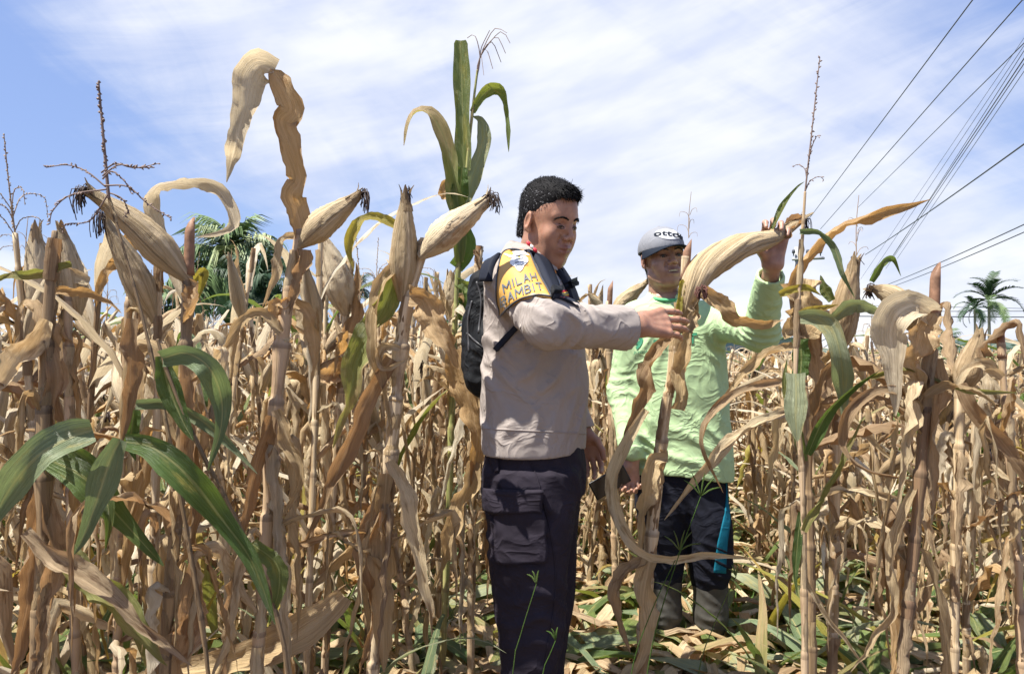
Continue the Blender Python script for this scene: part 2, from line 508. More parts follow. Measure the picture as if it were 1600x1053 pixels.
def sheaths(rr, P, r, node=.135, n=7, nc=6, flare=1.7):
    """papery leaf bases wrapped round the stalk above each node"""
    C = spline(P, 60)
    L = np.concatenate([[0], np.cumsum(np.linalg.norm(np.diff(C, axis=0), axis=1))])
    out = []
    s0 = node
    while s0 < L[-1] - .05:
        if rr.random() < .85:
            s = np.linspace(s0, min(s0 + rr.uniform(.07, .15), L[-1]), n)
            Q = np.stack([np.interp(s, L, C[:, i]) for i in range(3)], 1)
            T = unit(np.gradient(Q, axis=0))
            a = rr.uniform(0, 6.28)
            sd = unit(np.cross(T, np.array([math.cos(a), math.sin(a), .01])))
            N = np.cross(T, sd)
            R = r * np.linspace(1.22, rr.uniform(1.3, flare), n)
            cu = rr.uniform(1.9, 2.9)
            out.append(ribbon(Q - N * R[:, None], sd, 2 * R * cu * np.linspace(1, rr.uniform(.5, 1), n), nc, cu, 0, .1, 3, a, pleat=.03, rag=.12))
        s0 += node
    return out


def ear_geo(P, rmax, nt=18, nth=22, twist=.7, layers=5, ph=0., shank=.3):
    C = spline(P, nt)
    t = np.linspace(0, 1, nt)
    R = rmax * (shank + (1 - shank) * np.sin(np.clip(t / .36, 0, 1) * PI / 2) ** 1.3)
    R = R * (1 - .88 * np.clip((t - .34) / .66, 0, 1) ** 1.75)
    T = unit(np.gradient(C, axis=0))
    up = np.array([0, 0, 1.]) if abs(T[0][2]) < .8 else np.array([1., 0, 0])
    A = unit(up - T * (T @ up)[:, None])
    B = np.cross(T, A)
    th = np.linspace(0, 2 * PI, nth, endpoint=False)
    q = (th[None] / (2 * PI) * layers + twist * layers * .5 * t[:, None] + ph)
    saw = q - np.floor(q)
    edge = np.where(saw < .07, saw / .07, 1 - (saw - .07) * .45)
    dg = twist * 2.6 * t[:, None] + ph
    def crest(k, o): return 1 - np.abs(np.sin((th[None] * k + dg * k * .5 + o) / 2 + .5 * np.sin(3 * t[:, None] * k * .3 + o)))
    lump = 1 + .11 * (edge - .8) + .075 * crest(5, ph) ** 2 * (.3 + t[:, None]) + .05 * crest(9, ph * 2) ** 2 + .03 * crest(17, ph * 3) - .07
    lump = lump + .018 * nr.randn(nt, nth) * (np.arange(nt)[:, None] > 1)
    lump = lump * (1 + .05 * np.sin(2 * th + ph)[None])
    rr = (R[:, None] * lump)
    V = C[:, None] + rr[..., None] * (np.cos(th)[None, :, None] * A[:, None] + np.sin(th)[None, :, None] * B[:, None])
    V = V.reshape(-1, 3)
    F = grid_faces(nt, nth, True)
    L = np.concatenate([[0], np.cumsum(np.linalg.norm(np.diff(C, axis=0), axis=1))])
    uv = np.stack([np.tile(.15 + .7 * ((th / (2 * PI) * layers) % 1), nt), np.repeat(L, nth) + np.tile(np.floor(th / 2 / PI * layers) * 1.7, nt)], 1)
    V = np.concatenate([V, C[-1:] + T[-1] * rmax * .15])
    j = np.arange(nth)
    f1 = np.stack([np.full(nth, nt * nth), (nt - 1) * nth + j, (nt - 1) * nth + (j + 1) % nth, np.full(nth, -1)], 1)
    uv = np.concatenate([uv, [[.5, L[-1]]]])
    return V, np.concatenate([F, f1]), uv, C, T


def ear(parent, P, rmax, mat=None, silk=True, hi=True, rr=None, flare=3, label=None, droop=.05):
    rr = rr or rng
    mb = MB()
    nt, nth = (34, 44) if hi else (12, 14)
    V, F, uv, C, T = ear_geo(P, rmax, nt, nth, twist=rr.uniform(1.0, 1.9) * rr.choice((-1, 1)), layers=3, ph=rr.uniform(0, 3))
    hm = mat or HUSK
    mb.add(V, F, uv, hm)
    if HUSKD not in mb.mats: mb.mats.append(HUSKD)
    kd = mb.mats.index(HUSKD); q_ = int(nth * (nt - 1) * .86)
    mb.mi[-1][q_:] = np.where(nr.rand(len(mb.mi[-1]) - q_) < np.linspace(.2, 1.2, len(mb.mi[-1]) - q_), kd, mb.mi[-1][q_:])
    L = np.linalg.norm(C[-1] - C[0])
    # loose husk tips and outer husk blades lying over the ear
    for i in range(flare):
        a = rr.uniform(0, 2 * PI)
        t0 = C[int(len(C) * .8)]
        up = np.array([0, 0, 1.]) if abs(T[-1][2]) < .8 else np.array([1., 0, 0])
        A = unit(up - T[-1] * (T[-1] @ up)); B = np.cross(T[-1], A)
        o = math.cos(a) * A + math.sin(a) * B
        q = [t0 + o * rmax * .5, C[-2] + o * rmax * .38, C[-1] + T[-1] * L * .05 + o * rmax * (.3 + rr.random() * .5)]
        n = 6 if hi else 4
        mb.add(*ribbon(spline(q, n), np.cross(T[-1], o)[None].repeat(n, 0), rmax * .85 * np.linspace(1, .1, n), 2, .8, rag=.2), mat=rr.choice((HUSKD, hm)))
    if False:
        for i in range(2):   # outer blades from the shank
            a = rr.uniform(0, 2 * PI)
            up = np.array([0, 0, 1.]) if abs(T[0][2]) < .8 else np.array([1., 0, 0])
            A = unit(up - T[0] * (T[0] @ up)); B = np.cross(T[0], A)
            o = math.cos(a) * A + math.sin(a) * B
            n = 12
            idx = np.linspace(1, len(C) * (.62 + .2 * rr.random()), n).astype(int)
            Rr = rmax * (.4 + .68 * np.sin(np.clip(np.linspace(0, 1, n) / .5, 0, 1) * PI / 2))
            mb.add(*ribbon(C[idx] + (T[0] * .001)[None] * np.arange(n)[:, None] + o * Rr[:, None] * 1.0, np.cross(T[idx], o), rmax * 1.3 * np.sin(np.linspace(.25, 1, n) * PI) ** .6 + .002, 4, -.75, 0, .1, 2, a))
    e = mb.build('ear', None, parent, **({'label': label} if label else {}))
    if silk:
        sb = MB()
        k = 26 if hi else 5
        for i in range(k):
            a = nr.randn(3) * .16
            d0 = unit(T[-1] + a)
            p0 = C[-1] - T[-1] * rmax * .3 + nr.randn(3) * rmax * .12
            l = droop * rr.uniform(.6, 1.3)
            q = [p0, p0 + d0 * l * .5, p0 + d0 * l * .7 + np.array([0, 0, -l * .5]), p0 + d0 * l * .65 + nr.randn(3) * .004 + np.array([0, 0, -l * 1.1])]
            sb.add(*tube(spline(q, 6 if hi else 4), .0012 * (1 if hi else 2), 3, False))
        so_ = sb.build('silk', SILK, e, off=tuple(parent_origin(parent)))
    return e


def rand_leaf(rr, origin, az, length, width, dry=True, n=13, nc=4):
    """a blade that rises from the stalk and droops; returns ribbon arrays"""
    e = math.radians(rr.uniform(35, 75) if dry else rr.uniform(50, 75))
    kind = rr.random()
    if dry:
        if kind < .52: brk, k1 = rr.uniform(.01, .09), rr.uniform(45, 110)
        elif kind < .78: brk, k1 = rr.uniform(.06, .25), rr.uniform(12, 26)
        else: brk, k1 = rr.uniform(.15, .3), rr.uniform(60, 120); e = math.radians(rr.uniform(5, 50))
    else: brk, k1 = rr.uniform(.3, .6), rr.uniform(2.5, 5)
    ds = length / (n - 1)
    p = np.array(origin, float)
    P, Sd = [p.copy()], []
    tw = rr.uniform(-.4, .4)
    twr = rr.uniform(-5.5, 5.5) if dry else rr.uniform(-1.2, 1.2)
    emin = -math.radians(rr.uniform(74, 93)) if dry else -math.radians(rr.uniform(40, 85))
    s = 0
    for i in range(n):
        Sd.append((math.cos(az), -math.sin(az), 0, tw))
        d = np.array([math.sin(az) * math.cos(e), math.cos(az) * math.cos(e), math.sin(e)])
        if i < n - 1:
            p = p + d * ds
            P.append(p.copy())
        s += ds
        e = max(emin, e - (k1 if s > brk else 1.8) * ds) + rr.uniform(-.20, .20) * (1 if dry else .4)
        az += rr.uniform(-.35, .35) * (1 if dry else .3)
        tw += twr * ds + rr.uniform(-.3, .3) * (1 if dry else .2)
    P = np.array(P)
    Sd = np.array(Sd)
    T = unit(np.gradient(P, axis=0))
    s0 = Sd[:, :3]
    s0 = unit(s0 - T * np.sum(s0 * T, 1, keepdims=True))
    N = np.cross(T, s0)
    side = s0 * np.cos(Sd[:, 3:]) + N * np.sin(Sd[:, 3:])
    w = width * blade_profile(n) * (1 + .25 * np.array([rr.uniform(-1, 1) for _ in range(n)]) * (1 if dry else .2))
    curl = rr.uniform(.8, 2.6) * (1 if rr.random() < .6 else -1) if dry else rr.uniform(.2, .6)
    return ribbon(P, side, w, nc, curl, .15, .28 if dry else .14, rr.uniform(4, 8), rr.uniform(0, 6), pleat=.15 if dry else .03, rag=.15 if dry else 0)


def hero_leaf(parent, mat, pts, wpx, roll=0., n=34, nc=6, curl=.5, tip=.6, base=.6, wave=.16, freq=5., blunt=0., fold=.14, rough=.0, twist=.6, label=None, name='leaf'):
    """pts: (px, py, depth) as read in the photograph, turned into real points; wpx: widest, in photo pixels"""
    A = np.array([W(*p[:3]) for p in pts])
    rolls = np.array([p[3] if len(p) > 3 else (roll if not isinstance(roll, (list, tuple)) else 0) for p in pts], float)
    C = spline(np.concatenate([A, rolls[:, None]], 1), n)
    rl = C[:, 3]; C = C[:, :3]
    if mat not in (GRN, PGR, YEL) and twist:
        f_ = rng.uniform(4, 8); o_ = rng.uniform(0, 6)
        rl = rl + twist * (np.sin(np.linspace(0, f_, n) + o_) + .5 * np.sin(np.linspace(0, f_ * 2.7, n) + o_ * 3)) * np.minimum(1, np.linspace(0, 5, n))
    if rough:
        C = C + np.cumsum(nr.randn(n, 3) * rough, 0) * np.linspace(0, 1, n)[:, None]
    T = unit(np.gradient(C, axis=0))
    vw = unit(C - np.array([0, 0, CAMZ]))
    s0 = unit(np.cross(T, vw))
    N = np.cross(T, s0)
    side = s0 * np.cos(rl)[:, None] + N * np.sin(rl)[:, None]
    Y = C[:, 1].mean()
    w = wpx * Y / FPX * blade_profile(n, tip, base, blunt)
    dr = mat not in (GRN, PGR, YEL)
    w = w * (.84 if dr else .88)
    w = w * (1 + .12 * np.sin(np.linspace(0, 11, n) + rng.uniform(0, 6)))
    mb = MB().add(*ribbon(C, side, w, nc if not dr else nc + 3, curl, fold, wave, freq, rng.uniform(0, 6), pleat=.07 if dr else .03, rag=.05 if dr else .012))
    return mb.build(name, mat, parent, **({'label': label} if label else {}))


def tassel(parent, base, tip, nb=9, spread=.10, droop=.5, r=.0016, mat=None, seeds=True, low=.35, bl=.16):
    base, tip = np.array(base), np.array(tip)
    mb = MB()
    ax = unit(tip - base); L = np.linalg.norm(tip - base)

    def spike(q, rad):
        mb.add(*tube(q, np.linspace(rad, rad * .5, len(q)), 5, False))
        if seeds:   # spikelets
            n = len(q)
            LL = np.concatenate([[0], np.cumsum(np.linalg.norm(np.diff(q, axis=0), axis=1))])
            for s in np.arange(LL[-1] * .12, LL[-1], .0075):
                p = np.array([np.interp(s, LL, q[:, i]) for i in range(3)])
                t = unit(np.array([np.interp(min(s + .005, LL[-1]), LL, q[:, i]) for i in range(3)]) - np.array([np.interp(max(s - .005, 0), LL, q[:, i]) for i in range(3)]))
                d = unit(t + nr.randn(3) * .55)
                l = .007
                mb.add(*tube([p, p + d * l * .5, p + d * l], [rad * .5, rad * 1.25, rad * .3], 3, False))
    spike(spline([base, base * .5 + tip * .5 + nr.randn(3) * .004, tip], 16), r * 1.25)
    for i in range(nb):
        p = base + ax * L * low * i / nb
        a = i * 2.4 + rng.uniform(-.4, .4)
        up = np.array([0, 0, 1.]) if abs(ax[2]) < .8 else np.array([1., 0, 0])
        A = unit(up - ax * (ax @ up)); B = np.cross(ax, A)
        o = math.cos(a) * A + math.sin(a) * B
        l = bl * rng.uniform(.6, 1.15)
        q = [p, p + unit(ax + o * spread * 6) * l * .45, p + unit(ax * (1 - droop) + o * (.4 + spread * 6)) * l * .8 + np.array([0, 0, -droop * l * .15]), p + o * l * (.6 + spread) + ax * l * (.55 - droop) + np.array([0, 0, -droop * l * .6])]
        spike(spline(q, 9), r * .8)
    return mb.build('tassel', mat or TASS, parent)

# ------------------------------------------------------------------ bodies and clothes: a distance field turned into one surface
class SDF:
    def __init__(s, lo, hi, h):
        s.lo, s.h = np.array(lo, float), h
        s.n = np.ceil((np.array(hi) - s.lo) / h).astype(int) + 1
        s.val = np.full(s.n, 1.0, np.float32)

    def _block(s, lo, hi):
        a = np.clip(np.floor((np.array(lo) - s.lo) / s.h).astype(int), 0, s.n)
        b = np.clip(np.ceil((np.array(hi) - s.lo) / s.h).astype(int) + 1, 0, s.n)
        sl = tuple(slice(i, j) for i, j in zip(a, b))
        ax = [s.lo[i] + s.h * np.arange(a[i], b[i]) for i in range(3)]
        X, Y, Z = np.meshgrid(*ax, indexing='ij')
        return sl, np.stack([X, Y, Z], -1)

    def put(s, fn, lo, hi, k=.01, mode='add', m=None):
        m = max(.02, k * 1.5) if m is None else m
        sl, P = s._block(np.array(lo) - m, np.array(hi) + m)
        if P.size == 0: return s
        d = fn(P).astype(np.float32)
        v = s.val[sl]
        if mode == 'add':
            h = np.maximum(k - np.abs(v - d), 0) / max(k, 1e-6)
            s.val[sl] = np.minimum(v, d) - h * h * k * .25
        elif mode == 'sub':
            h = np.maximum(k - np.abs(v + d), 0) / max(k, 1e-6)
            s.val[sl] = np.maximum(v, -d) + h * h * k * .25
        elif mode == 'int':
            s.val[sl] = np.maximum(v, d)
        elif mode == 'off':
            s.val[sl] = v + d
        return s

    def cone(s, p0, p1, r0, r1=None, k=.01, mode='add'):
        r1 = r0 if r1 is None else r1
        p0, p1 = np.array(p0, float), np.array(p1, float)
        d = p1 - p0; dd = max(d @ d, 1e-12)
        R = max(r0, r1)

        def f(P):
            t = np.clip(((P - p0) @ d) / dd, 0, 1)
            return np.linalg.norm(P - p0 - t[..., None] * d, axis=-1) - (r0 + (r1 - r0) * t)
        return s.put(f, np.minimum(p0, p1) - R, np.maximum(p0, p1) + R, k, mode)

    def ell(s, c, r, k=.01, mode='add', rot=None):
        c, r = np.array(c, float), np.array(r, float)
        R = np.array(rot) if rot is not None else None
        e = r if R is None else np.full(3, r.max())

        def f(P):
            q = P - c
            if R is not None: q = q @ R
            k0 = np.linalg.norm(q / r, axis=-1)
            k1 = np.linalg.norm(q / r ** 2, axis=-1)
            return k0 * (k0 - 1) / np.maximum(k1, 1e-6)
        return s.put(f, c - e, c + e, k, mode)

    def loft(s, rings, k=.02, mode='add', yaw=0., ex=2.3):
        """rings: (z, cx, cy, a, b); a along the yawed x axis"""
        r = np.array(sorted(rings), float)
        # smooth rings
        zz = np.linspace(r[0, 0], r[-1, 0], 60)
        q = spline(np.concatenate([r[:, :1], np.zeros((len(r), 2)), r[:, 1:]], 1), 200)
        o = np.argsort(q[:, 0]); q = q[o][:, [0, 3, 4, 5, 6]]
        R = r[:, 3:].max()
        c, sn = math.cos(yaw), math.sin(yaw)

        def f(P):
            z = np.clip(P[..., 2], r[0, 0], r[-1, 0])
            g = [np.interp(z, q[:, 0], q[:, i]) for i in (1, 2, 3, 4)]
            x, y = P[..., 0] - g[0], P[..., 1] - g[1]
            u, v = (x * c + y * sn), (-x * sn + y * c)
            rr = (np.abs(u / g[2]) ** ex + np.abs(v / g[3]) ** ex) ** (1 / ex)
            d = (rr - 1) * np.minimum(g[2], g[3]) * .9
            dz = np.maximum(r[0, 0] - P[..., 2], P[..., 2] - r[-1, 0])
            return np.where(dz > 0, np.sqrt(np.maximum(d, 0) ** 2 + dz ** 2) + np.minimum(d, 0) * 0 + np.where(d < 0, 0, 0), np.maximum(d, dz))
        lo = [r[:, 1].min() - R, r[:, 2].min() - R, r[0, 0]]
        hi = [r[:, 1].max() + R, r[:, 2].max() + R, r[-1, 0]]
        return s.put(f, lo, hi, k, mode)

    def crease(s, p0, p1, r, amp):
        """a raised (amp > 0) or sunken fold along p0-p1"""
        p0, p1 = np.array(p0, float), np.array(p1, float)
        d = p1 - p0; dd = max(d @ d, 1e-12)

        def f(P):
            t = np.clip(((P - p0) @ d) / dd, 0, 1)
            q = np.linalg.norm(P - p0 - t[..., None] * d, axis=-1) / r
            return -amp * np.exp(-q * q) * np.sin(PI * np.clip(t * .9 + .05, 0, 1)) ** .5
        return s.put(f, np.minimum(p0, p1) - 2.3 * r, np.maximum(p0, p1) + 2.3 * r, 0, 'off', m=0)

    def noise(s, freq, amp, seed=0, stretch=(1, 1, 1)):
        r = np.random.RandomState(seed)
        sl, P = s._block(s.lo, s.lo + s.h * (s.n - 1))
        acc = np.zeros(P.shape[:3], np.float32)
        for i in range(7):
            k = r.randn(3); k = k / np.linalg.norm(k) * freq * (1 + .9 * r.rand()) * np.array(stretch)
            w = r.randn(3) * freq * .7
            acc += np.sin(P @ k + 1.3 * np.sin(P @ w + i) + r.rand() * 6).astype(np.float32)
        s.val[sl] += acc * amp / 3
        return s

    def folds(s, c, rad, direc, wl, amp, seed=0, warp=1.0, sharp=2., aniso=.25):
        """cloth folds: ridges across direc inside a soft ball of radius rad"""
        r = np.random.RandomState(seed)
        c = np.array(c, float); rad = np.broadcast_to(np.array(rad, float), (3,)); k = unit(direc) * PI / wl
        ws = [(r.randn(3), r.rand() * 6) for _ in range(4)]

        def f(P):
            q = P - c
            m = np.clip(1 - np.sum((q / rad) ** 2, -1), 0, 1) ** .8
            ph = q @ k + r.rand() * 0
            for w, o in ws:
                ph = ph + warp * .55 * np.sin((P @ w) * PI / wl * aniso + o)
            g = np.exp(-(np.sin(ph) / .6) ** 2)
            a2 = .5 + .5 * np.sin((P @ ws[0][0]) * PI / wl * .45 + ws[1][1])
            return -amp * (g - .4) * m * (.35 + .65 * a2)
        return s.put(f, c - rad, c + rad, 0, 'off', m=0)

    def surface(s, smooth=2):
        v = s.val
        ins = v < 0
        nx, ny, nz = [x - 1 for x in v.shape]
        c = np.zeros((nx, ny, nz), int)
        for i in (0, 1):
            for j in (0, 1):
                for k in (0, 1):
                    c += ins[i:nx + i, j:ny + j, k:nz + k]
        act = (c > 0) & (c < 8)
        ids = -np.ones((nx, ny, nz), int)
        A = np.argwhere(act)
        ids[act] = np.arange(len(A))
        acc, cnt = np.zeros((len(A), 3)), np.zeros(len(A))
        cor = [(i, j, k) for i in (0, 1) for j in (0, 1) for k in (0, 1)]
        vals = {q: v[A[:, 0] + q[0], A[:, 1] + q[1], A[:, 2] + q[2]] for q in cor}
        for a in cor:
            for ax in range(3):
                if a[ax] == 0:
                    b = list(a); b[ax] = 1; b = tuple(b)
                    va, vb = vals[a], vals[b]
                    x = (va < 0) != (vb < 0)
                    t = np.where(x, va / np.where(x, va - vb, 1), 0)
                    p = np.array(a, float)[None] + 0 * acc
                    p[:, ax] = t
                    acc += np.where(x[:, None], p, 0)
                    cnt += x
        V = s.lo + s.h * (A + acc / cnt[:, None])
        F = []
        for ax in range(3):
            o = [i for i in range(3) if i != ax]
            sh = [slice(None)] * 3
            a = [slice(1, -1)] * 3; b = [slice(1, -1)] * 3
            a[ax] = slice(0, -1); b[ax] = slice(1, None)
            i0, i1 = ins[tuple(a)], ins[tuple(b)]
            E = np.argwhere(i0 != i1)
            if len(E) == 0: continue
            fl = i0[tuple(E.T)]
            base = E.copy(); base[:, o[0]] += 1; base[:, o[1]] += 1

            def g(d0, d1):
                q = base.copy(); q[:, o[0]] -= d0; q[:, o[1]] -= d1
                return ids[tuple(q.T)]
            q = np.stack([g(1, 1), g(0, 1), g(0, 0), g(1, 0)], 1)
            if ax == 1: fl = ~fl
            q[~fl] = q[~fl][:, ::-1]
            F.append(q)
        F = np.concatenate(F)
        F = F[(F >= 0).all(1)]
        for _ in range(smooth):
            a = F.ravel(); b = F[:, [1, 2, 3, 0]].ravel()
            acc = np.zeros_like(V); cnt = np.bincount(a, minlength=len(V)) + np.bincount(b, minlength=len(V))
            for i in range(3):
                acc[:, i] = np.bincount(a, V[b, i], len(V)) + np.bincount(b, V[a, i], len(V))
            V = V * .45 + .55 * acc / np.maximum(cnt, 1)[:, None]
        return V, F


def rotm(yaw, pitch=0, roll=0):
    """columns: right, forward, up of a head facing yaw (0 = +Y), pitch up positive"""
    return np.array((Matrix.Rotation(yaw, 3, 'Z') @ Matrix.Rotation(pitch, 3, 'X') @ Matrix.Rotation(roll, 3, 'Y')))


def head_sdf(style):
    s = SDF((-.105, -.125, -.20), (.105, .145, .15), .0027)
    old = style == 'old'
    s.ell((0, -.012, .045), (.076, .096, .083), .01)
    s.ell((0, .030, .030), (.066, .062, .070), .02)
    s.ell((0, .030, -.035), (.058 if not old else .055, .056, .070), .03)
    s.ell((0, .045, -.075), (.036, .038, .030), .025)              # chin
    s.cone((-.050, .005, -.055), (-.028, .055, -.088), .018, .015, .025)
    s.cone((.050, .005, -.055), (.028, .055, -.088), .018, .015, .025)
    s.cone((0, .072, -.090), (0, .073, -.088), .013, k=.02)
    for q in (-1, 1):
        s.ell((q * .044, .058, -.020), (.022, .022, .022), .022)   # cheeks
        s.ell((q * .035, .066, -.045), (.018, .016, .022), .02)
        s.cone((q * .012, .083, .031), (q * .046, .068, .033), .0085, .007, .012)   # brow
        s.ell((q * .031, .097, .010), (.017, .017, .0125), .010, 'sub')             # socket
        s.ell((q * .031, .075, .009), (.0155, .0135, .0115), .005)                  # lids
        s.ell((q * .031, .0905, .006), (.0125, .0075, .0030 if not old else .0034), .0015, 'sub')   # slit of the eye
        s.cone((q * .017, .0865, .0155), (q * .043, .0800, .0140), .0022, .0020, .003, 'sub')   # crease above the lid
        s.cone((q * .018, .0875, .001), (q * .040, .081, -.001), .0035, .003, .006)   # lower lid bag
        s.cone((q * .022, .085, -.022), (q * .036, .075, -.056), .0035, .0035, .008, 'sub')  # fold by the mouth
    # nose
    s.cone((0, .085, .022), (0, .106, -.016), .0065, .0088, .012)
    s.ell((0, .1075, -.0185), (.0085, .0075, .0075), .006)
    for q in (-1, 1):
        s.ell((q * .0125, .096, -.0225), (.0082, .0105, .0072), .006)
        s.ell((q * .0075, .1035, -.031), (.0042, .005, .004), .003, 'sub')
    # mouth
    s.ell((0, .078, -.053), (.030, .018, .020), .014)
    s.cone((-.023, .0885, -.0505), (0, .0965, -.0475), .0042, .0056, .004)
    s.cone((.023, .0885, -.0505), (0, .0965, -.0475), .0042, .0056, .004)
    s.cone((-.016, .0885, -.0605), (.016, .0885, -.0605), .0055, .0055, .006)
    s.cone((0, .0925, -.0605), (0, .0925, -.0605), .006, k=.006)
    if old:
        s.ell((0, .098, -.0545), (.026, .012, .0052), .002, 'sub')
        for q in (-1, 1):
            s.cone((q * .012, .092, .046), (q * .04, .08, .047), .0025, .0025, .003, 'sub')
    else:
        s.cone((-.025, .0905, -.0530), (0, .1005, -.0550), .0022, .0024, .002, 'sub')
        s.cone((.025, .0905, -.0530), (0, .1005, -.0550), .0022, .0024, .002, 'sub')
        s.ell((0, .035, -.098), (.035, .035, .02), .02)            # a little double chin
    # ears
    for q in (-1, 1):
        R = rotm(q * .0, 0, 0)
        Re = np.array((Matrix.Rotation(q * -.35, 3, 'Z') @ Matrix.Rotation(-.18, 3, 'X')))
        s.ell((q * .079, -.008, .004), (.0095, .0175, .028), .006, rot=Re)
        s.ell((q * .088, -.004, .008), (.0065, .0105, .018), .003, 'sub', rot=Re)
        s.ell((q * .078, .002, -.018), (.006, .008, .009), .005)
    # neck
    s.cone((0, -.018, -.03), (0, -.040, -.175), .055, .060, .03)
    return s


def tint_head(V, style):
    x, y, z = V.T
    lip = np.exp(-((np.abs(z + .0535) / .0125) ** 4)) * np.exp(-((x / .023) ** 4)) * (y > .083)
    nose = .0 * x
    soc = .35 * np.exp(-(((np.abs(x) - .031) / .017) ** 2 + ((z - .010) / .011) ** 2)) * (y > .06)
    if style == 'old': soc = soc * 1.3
    st = .16 * np.exp(-(((z + .08) / .03) ** 2)) * (y > .03)
    mu = .22 * np.exp(-(((z + .040) / .006) ** 2)) * (np.abs(x) < .025) * (y > .08)
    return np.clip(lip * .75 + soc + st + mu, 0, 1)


def face_details(root, HV_, HF_, ho, R, sc, hair, style):
    """brows, lash lines and lids laid on the surface of the face (local head coordinates in, world out)"""
    b = bvh_of((HV_, HF_))

    def on(pts, off):
        o = []
        for x, z in pts:
            h = b.ray_cast(Vector((x, .2, z)), Vector((0, -1, 0)), .3)
            o.append(np.array(h[0]) + np.array([0, off, 0]) if h[0] is not None else np.array([x, .08, z]))
        return np.array(o)
    old = style == 'old'
    for q in (-1, 1):
        P = spline(on([(q * x, z) for x, z in ((.012, .0265), (.022, .0305), (.034, .032), (.046, .028), (.052, .0235))], .0006), 12)
        mb = MB().add(*tube(place(P * sc, ho, R), np.array([.001, .0019, .0024, .0025, .0025, .0024, .0022, .002, .0017, .0013, .001, .0005]), 6))
        for i in range(90):
            t = rng.random()
            p = P[min(11, int(t * 12))] + np.array([rng.uniform(-.002, .002), .0008, rng.uniform(-.003, .003)])
            d = np.array([q * .8, .3, .45 - t]) * .005
            mb.add(*tube(place(np.array([p, p + d]) * sc, ho, R), .00045, 3, False))
        mb.build('eyebrow', hair, root)
        zc = .0065
        up = on([(q * x, z) for x, z in ((.0185, zc - .001), (.024, zc + .0022), (.031, zc + .0032), (.038, zc + .0018), (.0435, zc - .0015))], .0009)
        MB().add(*tube(place(spline(up, 10) * sc, ho, R), np.array([.0006, .0014, .0018, .002, .002, .002, .002, .0017, .0013, .0006]), 5)).build('eyelash_line', EYED, root)
        lo_ = on([(q * x, z) for x, z in ((.0195, zc - .003), (.026, zc - .0048), (.033, zc - .0050), (.042, zc - .003))], .0002)
        MB().add(*tube(place(spline(lo_, 8) * sc, ho, R), .0009, 5)).build('eyelash_line', EYED, root)


def place(V, origin, R):
    return V @ np.array(R).T + np.array(origin)


def hand_sdf(f, n, side, bends, spread=None, thumb=None, scale=1., thick=1., fore=None):
    """local hand: wrist at origin; f fingers' direction, n palm normal, t thumb side. Returns verts, faces (local to wrist)."""
    f, n = unit(f), np.array(n, float)
    n = unit(n - f * (n @ f))
    t = np.cross(f, n) if side == 'R' else np.cross(n, f)
    s = SDF((-.16, -.16, -.16), (.16, .16, .16), .0026) if False else None
    J = []   # joints in world axes
    base = [(.030, .088), (.010, .092), (-.010, .088), (-.029, .079)]
    lens = [(.040, .025, .020), (.044, .029, .021), (.041, .026, .020), (.032, .020, .018)]
    spread = spread or (.10, .02, -.05, -.13)
    for i in range(4):
        b = base[i]
        p = f * b[1] * scale + t * b[0] * scale + n * (-.002 * abs(i - 1))
        ang = 0
        dirf = unit(f + t * spread[i])
        pts = [p]
        for l, a in zip(lens[i], bends[i]):
            ang += a
            d = dirf * math.cos(ang) + n * math.sin(ang)
            p = p + d * l * scale
            pts.append(p)
        J.append(pts)
    if thumb is None:
        thumb = [(.022, .022, .008), (.045, .050, .020), (.054, .082, .028), (.052, .106, .032)]
    th = [t * a[0] * scale + f * a[1] * scale + n * a[2] * scale for a in thumb]
    bk = unit(fore) * .09 if fore is not None else -f * .09
    allp = np.array([q for pts in J for q in pts] + th + [np.zeros(3), bk])
    s = SDF(allp.min(0) - .034, allp.max(0) + .034, .0024)
    s.cone(bk, np.zeros(3), .028 * thick, .025 * thick, .01)
    s.cone(np.zeros(3) + t * .008, np.zeros(3) - t * .008, .023 * thick, .022 * thick, .012)
    for i in range(4):
        r0 = .0128 if i in (0, 3) else .0132
        s.cone(t * (.012 - .008 * i) * scale, J[i][0], .017 * thick, r0, .014)
        rr = [.0098, .0088, .0080, .0066] if i < 3 else [.0086, .0078, .0070, .0058]
        for k_ in range(3):
            s.cone(J[i][k_], J[i][k_ + 1], rr[k_], rr[k_ + 1], .004)
        s.ell(J[i][0] - n * .004, (.0095,) * 3, .008)
        s.ell(J[i][1] - n * .001, (.0090,) * 3, .004)
        # tendons
        s.crease(-n * .016 + t * (.006 - .004 * i), J[i][0] - n * .011, .0045, .0016)
    s.cone(th[0], th[1], .0165, .0135, .014)
    s.cone(th[1], th[2], .0118, .0105, .005)
    s.cone(th[2], th[3], .0102, .0082, .004)
    s.ell(n * .008 + t * .018 * scale + f * .035 * scale, (.020, .020, .020), .012)
    V, F = s.surface()
    ax = [(J[i][2], J[i][3], -n * math.cos(sum(bends[i])) + unit(f) * math.sin(sum(bends[i]))) for i in range(4)]
    tint = np.zeros(len(V))
    return V, F, tint, ax


def join_body(parts, parent, mat, attr='tint'):
    mb = MB(); tn = []
    for V, F, t in parts:
        mb.add(V, F); tn.append(t if t is not None else np.zeros(len(V)))
    return mb.build('body', mat, parent, attr={attr: np.concatenate(tn)})


def bvh_of(VF):
    V, F = VF
    return BVHTree.FromPolygons([tuple(v) for v in V], [tuple(int(i) for i in f if i >= 0) for f in F])


